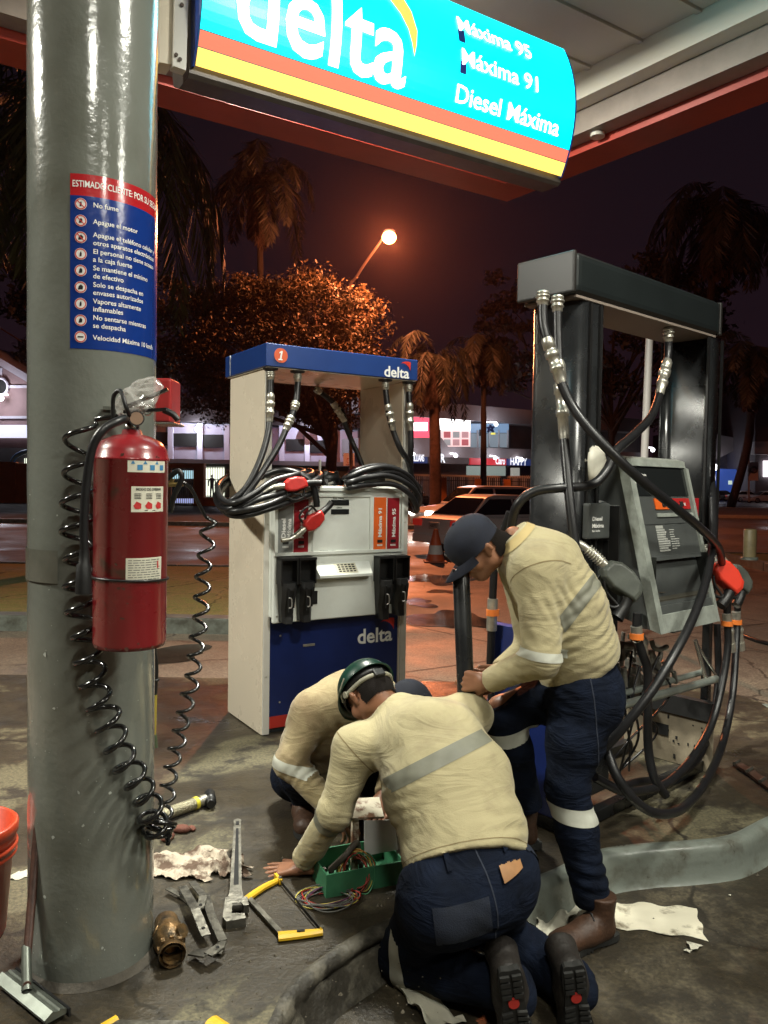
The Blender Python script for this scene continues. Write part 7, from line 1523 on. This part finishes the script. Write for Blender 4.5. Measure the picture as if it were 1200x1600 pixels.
def hacksaw(pts, label, nm='hacksaw'):
    A_, B_, C_, D_ = pts; h_ = thing(nm, label, 'hacksaw'); z = Vector((0, 0, .012))    # A top arm end, B corner, C rear corner, D handle end
    b = MB(); b.bar(B_+z, C_+z, .018, .010); b.build('frame', dirty, h_)
    def loft(path, ws, m, name):
        mb = MB(); P = smooth(path, 5); k = len(P); n = 8; vs = []
        for i, p in enumerate(P):
            t_ = (P[min(k-1, i+1)]-P[max(0, i-1)]).normalized(); s_ = t_.cross(Vector((0, 0, 1))).normalized(); w_ = ws[0]+(ws[1]-ws[0])*i/(k-1)+ws[2]*math.sin(math.pi*i/(k-1))
            for j in range(n): an = 6.283*(j+.5)/n; vs.append(p+s_*math.cos(an)*w_+Vector((0, 0, 1))*math.sin(an)*.011)
        mb.add(vs, [(i*n+j, i*n+(j+1) % n, (i+1)*n+(j+1) % n, (i+1)*n+j) for i in range(k-1) for j in range(n)]+[tuple(range(n))[::-1], tuple(range((k-1)*n, k*n))], False); return mb.build(name, m, h_)
    loft([B_+z+(B_-A_)*.1, B_.lerp(A_, .5)+z+(B_-C_)*.03, A_+z], (.013, .008, .003), yel, 'front_arm'); b = MB(); b.bar(A_+z, A_+z-(A_-D_)*.05-(B_-A_)*.0, .012, .02); b.bar(A_+z+(A_-D_)*.10, A_+z, .010, .02); b.build('blade_tensioner', yel, h_)
    hd_ = loft([C_+z+(C_-D_)*.12, C_.lerp(D_, .5)+z, D_+z], (.024, .012, .002), yel, 'handle'); b = MB(); b.bar(C_.lerp(D_, .35)+z*2.0, C_.lerp(D_, .55)+z*2.0, .010, .003); b.build('grip_slot', dark, hd_)
    b = MB(); a2 = A_+(D_-A_)*.02+z; d2 = D_+(A_-D_)*.02+z; b.bar(a2, d2, .002, .013); b.build('blade', mat('blade_dark', (.03, .03, .03), .4, .7), h_)
    b = MB(); b.cyl(a2-Vector((0, 0, .004)), a2+Vector((0, 0, .016)), .007); b.cyl(d2-Vector((0, 0, .004)), d2+Vector((0, 0, .016)), .007); b.build('blade_pin', chrome, h_); return h_
hacksaw([g(436, 1380), g(388, 1408), g(442, 1468), g(504, 1462)], 'yellow and grey hacksaw lying whole beside the coloured wires')
hacksaw([g(60, 1680), g(172, 1606), g(338, 1608), g(420, 1660)], 'yellow hacksaw cut off by the bottom edge of the view')
# brass valve body
bv = thing('brass_valve', 'grimy brass valve body with an open round mouth at the column foot', 'valve'); brs = mat('grimy_brass', (.24, .14, .055), .42, .6, vs=22, col2=(.05, .04, .025), bump=.5, bs=50, thresh=(.35, .6))
m0 = g(271, 1490, .045)+Vector((0, -.01, 0)); dm = (g(252, 1400, .05)-m0).normalized(); b = MB(); q = [m0, m0+dm*.012, m0+dm*.013, m0+dm*.05, m0+dm*.07, m0+dm*.12, m0+dm*.15, m0+dm*.19, m0+dm*.20]; rr = [.040, .042, .036, .036, .048, .050, .040, .038, .02]
b.tube(q, rr, 24, caps=False); b.ball(m0+dm*.095, .052); b.cyl(m0+dm*.1, m0+dm*.1+Vector((.05, -.02, .035)), .024, .022, 8); b.cyl(m0+dm*.1, m0+dm*.1+Vector((-.045, .0, .02)), .022, .020, 8); b.tube([m0+dm*.001, m0+dm*.06], [.029, .026], 24, caps=False)
for i in range(8): an = .785*i; u_ = dm.orthogonal().normalized(); w_ = dm.cross(u_); p_ = m0+dm*.03+(u_*math.cos(an)+w_*math.sin(an))*.036; b.bar(p_, p_+dm*.02, .012)
b.build('valve_body', brs, bv); b = MB(); b.cyl(m0+dm*.05, m0+dm*.055, .027); b.build('bore', dark, bv)
# steel brackets
rg = random.Random(15)
for pts, w_, lab in (([(285, 1385, .03), (305, 1420, .05), (322, 1462, .03)], .030, 'long cranked steel strap lying across the bracket pile'), ([(300, 1378, .02), (318, 1400, .045), (312, 1420, .04)], .026, 'short bent steel bracket at the top of the pile'), ([(322, 1400, .02), (330, 1430, .03), (348, 1470, .03), (340, 1490, .01)], .028, 'zigzag steel bracket on the right side of the pile'), ([(300, 1488, .02), (325, 1492, .04), (345, 1478, .04)], .034, 'steel angle with a round hole nearest the photographer'), ([(262, 1388, .02), (285, 1400, .02), (300, 1412, .02)], .022, 'flat steel offcut touching the brass valve')):
    P = [g(x, y, z) for x, y, z in pts]; b = MB()
    for i in range(len(P)-1): b.bar(P[i], P[i+1], w_, .005)
    t = thing('steel_bracket', lab, 'bracket', group='steel brackets in a heap'); b.build('strap', dirty, t); b = MB(); e = P[-1].lerp(P[-2], .25); b.cyl(e+Vector((0, 0, .001)), e+Vector((0, 0, .0045)), .006, n=12); b.build('bolt_hole', dark, t)
# braided flexible connector
bc = thing('braided_connector', 'braided steel flexible pipe with a yellow band and black tee fitting', 'pipe fitting'); b = MB(); p0, p1 = g(236, 1280, .03), g(303, 1256, .03); d = (p1-p0).normalized()
brm = mat('steel_braid', (.5, .46, .32), .4, .7, var=.45, vs=140, bump=.8, bs=180); k = 60; b.tube([p0+(p1-p0)*(i/k) for i in range(k+1)], [.026+.0012*math.sin(i*1.9) for i in range(k+1)], 16); b.build('braid', brm, bc)
b = MB(); b.tube([p1, p1+d*.018], .0285, 18); b.build('yellow_band', mat('yellow_band', (.7, .6, .05), .5), bc); b = MB(); b.tube([p1+d*.018, p1+d*.035], .020, 12); b.tube([p1+d*.035, p1+d*.065], .026, 6); b.build('hex_nut', steel, bc)
e = p1+d*.09; b = MB(); b.tube([p1+d*.065, e], .021, 14); s_ = Vector((.25, -.9, 0)).normalized(); b.tube([e+s_*.075, e+s_*.05, e+s_*.05, e-s_*.045, e-s_*.045, e-s_*.065], [.018, .018, .026, .026, .02, .02], 14); b.build('tee_fitting', black, bc)
# cloths and papers
def cloth_sheet(name, label, cat, pts, z, m, bumpy=.012, seed=1, n=16, curl=0.0, group=None):
    """four picture corners on the ground -> wrinkled sheet"""
    rg = np.random.default_rng(seed); q = [g(x, y, z) for x, y in pts]; vs = []; ph = rg.uniform(0, 6.28, 6)
    for i in range(n+1):
        for j in range(n+1):
            u, v = i/n, j/n; p = q[0]*(1-u)*(1-v)+q[1]*u*(1-v)+q[2]*u*v+q[3]*(1-u)*v
            h = bumpy*(.5+.5*math.sin(u*9+ph[0]+2*math.sin(v*5+ph[1])))*(.5+.5*math.sin(v*11+ph[2]+2*math.sin(u*6)))+bumpy*.35*abs(math.sin(u*23+v*17+ph[3])); ed = min(u, 1-u, v, 1-v); h += curl*max(0, .12-ed)*(1 if math.sin(u*7+ph[4]) > 0 else .3)
            vs.append(p+Vector((.02*bumpy/.012*math.sin(v*13+ph[5])*.5*(u in (0, 1)), .012*math.sin(u*15+ph[3])*(v in (0, 1)), .002+h)))
    b = MB(); b.add(vs, [(i*(n+1)+j, (i+1)*(n+1)+j, (i+1)*(n+1)+j+1, i*(n+1)+j+1) for i in range(n) for j in range(n)], True); return tag(b.build(name, m), label, cat, group)
ragm = mat('oily_white_rag', (.42, .36, .28), .85, vs=16, col2=(.09, .055, .035), thresh=(.42, .56), bump=.6, bs=40); paperm = mat('stained_white_paper', (.66, .62, .48), .75, vs=9, col2=(.17, .14, .09), thresh=(.34, .46), bump=.15, bs=20); papw = mat('white_paper', (.55, .53, .43), .7, var=.18, vs=9, bump=.15)
cloth_sheet('oily_rag', 'oily brown stained white rag spread between the column and the wrench', 'rag', [(215, 1372), (330, 1378), (350, 1335), (225, 1335)], .0, ragm, .028, 3, 26)
cloth_sheet('rolled_rag', 'grey rolled rag end tucked under the wrench handle', 'rag', [(325, 1368), (382, 1376), (384, 1352), (330, 1338)], .0, ragm, .040, 9, 20)
cloth_sheet('paper_sheet', 'white paper corner lying flat between the pole and the column', 'paper', [(-10, 1380), (45, 1372), (46, 1360), (10, 1368)], .0, papw, .004, 4, 8)
cloth_sheet('cardboard_sheet', 'flat white cardboard with a brown oil stain right of the boot', 'cardboard', [(945, 1448), (1104, 1470), (1086, 1420), (950, 1410)], -.146, paperm, .006, 5, 14)
cloth_sheet('paper_sheet', 'creased white paper trodden under the standing worker boot', 'paper', [(828, 1472), (885, 1490), (898, 1415), (846, 1408)], -.146, papw, .03, 6, 14, .1)
cloth_sheet('paper_sheet', 'white paper scrap showing between the kneeling man legs', 'paper', [(735, 1490), (765, 1508), (800, 1465), (755, 1470)], -.146, papw, .01, 7, 8)
cloth_sheet('white_cloth', 'dirty white cloth under the knee of the kneeling man', 'cloth', [(618, 1548), (680, 1625), (720, 1600), (650, 1540)], -.146, papw, .03, 8, 12, .1)
for i, (x, y, s_) in enumerate(((1083, 1481, .03), (504, 1556, .022), (1007, 1358, .008), (757, 1388, .009), (958, 1368, .012), (1140, 1400, .006), (1075, 1488, .014))):
    p = g(x, y, -.146); b = MB(); rg = random.Random(i); n = 9; b.add([p+Vector((s_*math.cos(6.28*k/n)*rg.uniform(.4, 1.4), s_*math.sin(6.28*k/n)*rg.uniform(.3, 1), .003+rg.uniform(0, s_*.5))) for k in range(n)]+[p+Vector((0, 0, .003+s_*.5))], [(k, (k+1) % n, n) for k in range(n)]); tag(b.build('litter_scrap', papw), 'small torn scrap of pale paper littering the oily ground', 'litter', 'scraps of litter on the forecourt')
# fine grit
b = MB(); rg = random.Random(77)
for i in range(520):
    if i % 3: p = g(rg.uniform(230, 700), rg.uniform(1300, 1600), .001)
    else: p = g(rg.uniform(780, 1200), rg.uniform(1360, 1600), -.145)
    s_ = rg.uniform(.0008, .0035)*(1+(rg.random() < .05)*1.5); n = 5; q = [p+Vector((s_*math.cos(1.257*k)*rg.uniform(.6, 1.3), s_*math.sin(1.257*k)*rg.uniform(.6, 1.3), 0)) for k in range(n)]+[p+Vector((0, 0, s_))]; b.add(q, [(k, (k+1) % n, n) for k in range(n)])
tag(b.build('grit', mat('grit_stone', (.13, .11, .075), .8, var=.6, vs=50)), 'grit and crumbs scattered over the oily concrete', 'grit', kind='stuff')
# open green junction box and wires
jb = thing('junction_box', 'open green electrical junction box between the workers', 'junction box'); jm = mat('green_box_enamel', (.05, .20, .10), .45, var=.3, vs=10); jo = g(570, 1392, .0)
J = frame3(jo, Vector((.92, .38, 0)), Vector((0, 0, 1))); b = MB(); b.M = J
for x0, x1, y0, y1 in ((-.15, .16, 0, .006), (-.15, .16, .20, .206), (-.15, -.144, .007, .199), (.154, .16, .007, .199)): b.box(x0, x1, y0, y1, .0, .085)
b.box(-.144, .154, .006, .20, .003, .006); b.build('case', jm, jb)
b = MB(); b.M = J; v = [(.02, .06, .10), (.165, .08, .09), (.16, .10, .20), (.03, .09, .22)]; b.add(v+[(x, y+.004, z) for x, y, z in v], [(0, 1, 2, 3), (7, 6, 5, 4), (0, 4, 5, 1), (1, 5, 6, 2), (2, 6, 7, 3), (3, 7, 4, 0)]); b.build('cover_plate', mat('bright_cover', (.72, .72, .68), .3, .3, var=.15, vs=8), jb)
b = MB(); b.M = J; v = [(-.03, .10, .235), (.11, .09, .225), (.13, .19, .26), (-.06, .21, .27)]; b.add(v+[(x, y, z-.008) for x, y, z in v], [(0, 1, 2, 3), (7, 6, 5, 4), (0, 4, 5, 1), (1, 5, 6, 2), (2, 6, 7, 3), (3, 7, 4, 0)]); b.box(-.01, .015, .11, .13, .006, .232); b.build('rusty_lid', mat('rusty_white_lid', (.55, .50, .38), .6, vs=18, col2=(.16, .08, .045), thresh=(.4, .52)), jb)
b = MB(); b.M = J; rg = random.Random(3)
for i in range(6): x = -.12+.03*i; b.cyl((x, .12, .006), (x, .12, .05), .010, n=10)
b.tube(smooth([(-.10, .1, .05), (-.06, .05, .12), (.0, .09, .14), (.02, .12, .05)], 6), .012, 10); b.build('terminal', mat('terminal_grey', (.12, .10, .08), .6, var=.4), jb)
def wires(cx, cy, cz, rx, rz, n, cols, seed, label, flat=False, rr=.0022):
    t = thing('wire_bundle', label, 'wires'); rg = random.Random(seed); c = g(cx, cy, cz)
    for k in range(n):
        pts = []; a0 = rg.uniform(0, 6.28); N = 16; tl = rg.uniform(-.3, .3); r1, r2 = rx*rg.uniform(.75, 1.15), rz*rg.uniform(.75, 1.15); off = Vector((rg.uniform(-.012, .012), rg.uniform(-.02, .02), rg.uniform(-.006, .006)))
        for i in range(N+1):
            a = a0+6.0*i/N; q = Vector((r1*math.cos(a), (r2 if flat else .03)*math.sin(a+tl), (.008+.006*math.sin(a*2+k) if flat else r2*math.sin(a)))); pts.append(c+off+q*(1+.05*math.sin(a*3+k)))
        for p in pts: p.z = max(p.z, .003)
        b = MB(); b.tube(smooth(pts, 3), rr, 6); nm, col = cols[k % len(cols)]; b.build('wire', mat('wire_'+nm, col, .45), t)
cw = [('orange', (.55, .14, .02)), ('brown', (.20, .07, .03)), ('orange', (.55, .14, .02)), ('red', (.35, .03, .02)), ('yellow', (.5, .42, .08)), ('green', (.03, .16, .07))]
wires(558, 1364, .055, .055, .060, 14, cw, 5, 'orange and brown wire loop standing up out of the green box')
wires(512, 1405, .004, .10, .07, 12, [('grey', (.12, .12, .11)), ('red', (.35, .03, .02)), ('grey', (.12, .12, .11)), ('yellow', (.5, .42, .08)), ('purple', (.12, .04, .10)), ('grey', (.12, .12, .11))], 6, 'tangled grey, red and yellow wires lying beside the hacksaw', True)
# squeegee-like floor scraper with wooden pole
sq = thing('floor_squeegee', 'floor squeegee with a rusty brown pole leaning in front of the column', 'squeegee'); hA, hB = g(10, 1530, .02), g(88, 1592, .02); dh = (hB-hA).normalized(); hm_ = g(42, 1556, .03)
b = MB(); b.tube([hm_+Vector((0, 0, .03)), pp(40, 1520, 2.24), pp(68, 1190, 2.32)], [.011, .012, .0135], 14); b.tube([pp(68, 1190, 2.32), pp(68.2, 1186, 2.32)], [.0135, .008], 14); b.build('pole', mat('rusty_pole', (.085, .035, .022), .6, var=.5, vs=30, bump=.2), sq)
b = MB(); b.tube([hm_+Vector((0, 0, .015)), pp(41, 1478, 2.25)], [.015, .013], 14); b.build('socket', mat('dull_aluminium', (.20, .22, .19), .4, .7, var=.3, vs=20), sq)
sd2 = dh.cross(Vector((0, 0, 1))).normalized(); b = MB(); pr = [(-.030, .0), (-.034, .010), (-.012, .022), (-.008, .018), (.0, .020), (.010, .026), (.034, .012), (.030, .0)]; vs = [p+sd2*x+Vector((0, 0, z)) for p in (hA-dh*.005, hB) for x, z in pr]; n = len(pr)
b.add(vs, [tuple(range(n))[::-1], tuple(range(n, 2*n))]+[(i, (i+1) % n, n+(i+1) % n, n+i) for i in range(n)]); b.build('head', MT['dull_aluminium'], sq); b = MB(); b.bar(hA-dh*.01-sd2*.034+Vector((0, 0, .004)), hB+dh*.01-sd2*.034+Vector((0, 0, .004)), .006, .024); b.build('rubber_blade', rubber, sq)
# orange bucket
bk = thing('bucket', 'orange red plastic bucket with a thick rim at the left edge', 'bucket', (-1.345, 2.50, .001)); bm_ = mat('orange_red_plastic', (.55, .06, .02), .35, var=.2, vs=8)
b = MB(); b.lathe([(0, .004), (.115, 0), (.120, .01), (.145, .30), (.152, .30), (.153, .325), (.150, .33), (.158, .335), (.160, .365), (.150, .372), (.142, .37), (.112, .012), (0, .012)], 44); b.build('pail', bm_, bk); b = MB(); b.lathe([(.1525, .285), (.158, .29), (.158, .298), (.1525, .302)], 40); b.lathe([(.1505, .262), (.155, .266), (.155, .272), (.151, .276)], 40); b.build('rim_ring', bm_, bk)
# rust-brown debris behind the coil foot
for i, (x, y, s_) in enumerate(((283, 1300, .035), (262, 1312, .03), (300, 1297, .02))):
    p = g(x, y, .0); b = MB(); b.M = Matrix.Translation(p+Vector((0, 0, s_*.4))) @ Matrix.Rotation(i*1.1, 4, 'Z'); b.ball((0, 0, 0), s_*1.3, s_*.8, s_*.5, 8); tag(b.build('broken_brick', mat('brick_red', (.16, .055, .035), .85, var=.4, vs=30, bump=.6)), 'rusty red broken lump behind the foot of the coiled hose', 'debris', 'broken lumps behind the coil')
# hinge-like steel linkage and floor hose at the right
lk = thing('steel_linkage', 'rusty brown steel linkage lying on the island at the right edge', 'linkage'); b = MB(); q = [g(1152, 1194, .015), g(1172, 1206, .02), g(1192, 1222, .015), g(1225, 1245, .015)]
for i in range(3): b.bar(q[i], q[i+1], .05, .014)
b.build('plate', mat('rusty_plate', (.09, .05, .035), .55, .4, var=.5, vs=30), lk); b = MB()
for p in q[:3]: b.cyl(p+Vector((-.025, -.02, .01)), p+Vector((.02, .025, .01)), .010, n=10)
b.build('hinge_pin', dirty, lk)
b = MB(); b.tube(smooth([g(1148, 985, -.12), g(1165, 994, -.125), g(1190, 1003, -.13), g(1225, 1010, -.13)], 6), .022, 10); tag(b.build('floor_hose', rubber), 'dark thick hose end lying on the concrete behind the black pump', 'hose')
# ---------------------------------------------------------------- one piece, one part
def split_loose(o):
    me = o.data; bm = bmesh.new(); bm.from_mesh(me); bm.faces.ensure_lookup_table(); seen = set(); isl = []
    for f in bm.faces:
        if f.index in seen: continue
        st, cur = [f], []; seen.add(f.index)
        while st:
            g_ = st.pop(); cur.append(g_.index)
            for v in g_.verts:
                for h_ in v.link_faces:
                    if h_.index not in seen: seen.add(h_.index); st.append(h_)
        isl.append(set(cur))
    bm.free()
    if len(isl) < 2: return
    for cur in isl[1:]:
        c = o.copy(); c.data = me.copy(); COL.objects.link(c); b2 = bmesh.new(); b2.from_mesh(c.data); bmesh.ops.delete(b2, geom=[f for f in b2.faces if f.index not in cur], context='FACES'); b2.to_mesh(c.data); b2.free()
    b2 = bmesh.new(); b2.from_mesh(me); bmesh.ops.delete(b2, geom=[f for f in b2.faces if f.index not in isl[0]], context='FACES'); b2.to_mesh(me); b2.free()
SPLIT = {'blue_mark', 'bolt', 'display', 'hinge_pin', 'mullion', 'pictogram', 'blade_pin', 'hose_flange', 'paint_chip'}
for o in list(bpy.data.objects):
    if o.type == 'MESH' and o.name.split('.')[0] in SPLIT and not o.children: split_loose(o)
# ================================================================ haze volume added and tinted red for a glow round the street lamp
hz = MB(); hz.box(-310, 310, -50, 410, -1.3, 24); HB = hz.build('haze', bpy.data.materials.new('halo_haze')); HB['kind'] = 'stuff'
hm = HB.data.materials[0]; hm.use_nodes = True; nt = hm.node_tree
for n_ in list(nt.nodes):
    if n_.type == 'BSDF_PRINCIPLED': nt.nodes.remove(n_)
pv = nt.nodes.new('ShaderNodeVolumePrincipled'); pv.inputs['Color'].default_value = (1, .66, .60, 1); pv.inputs['Density'].default_value = .00018; pv.inputs['Anisotropy'].default_value = .86
nt.links.new(pv.outputs[0], nt.nodes['Material Output'].inputs['Volume'])
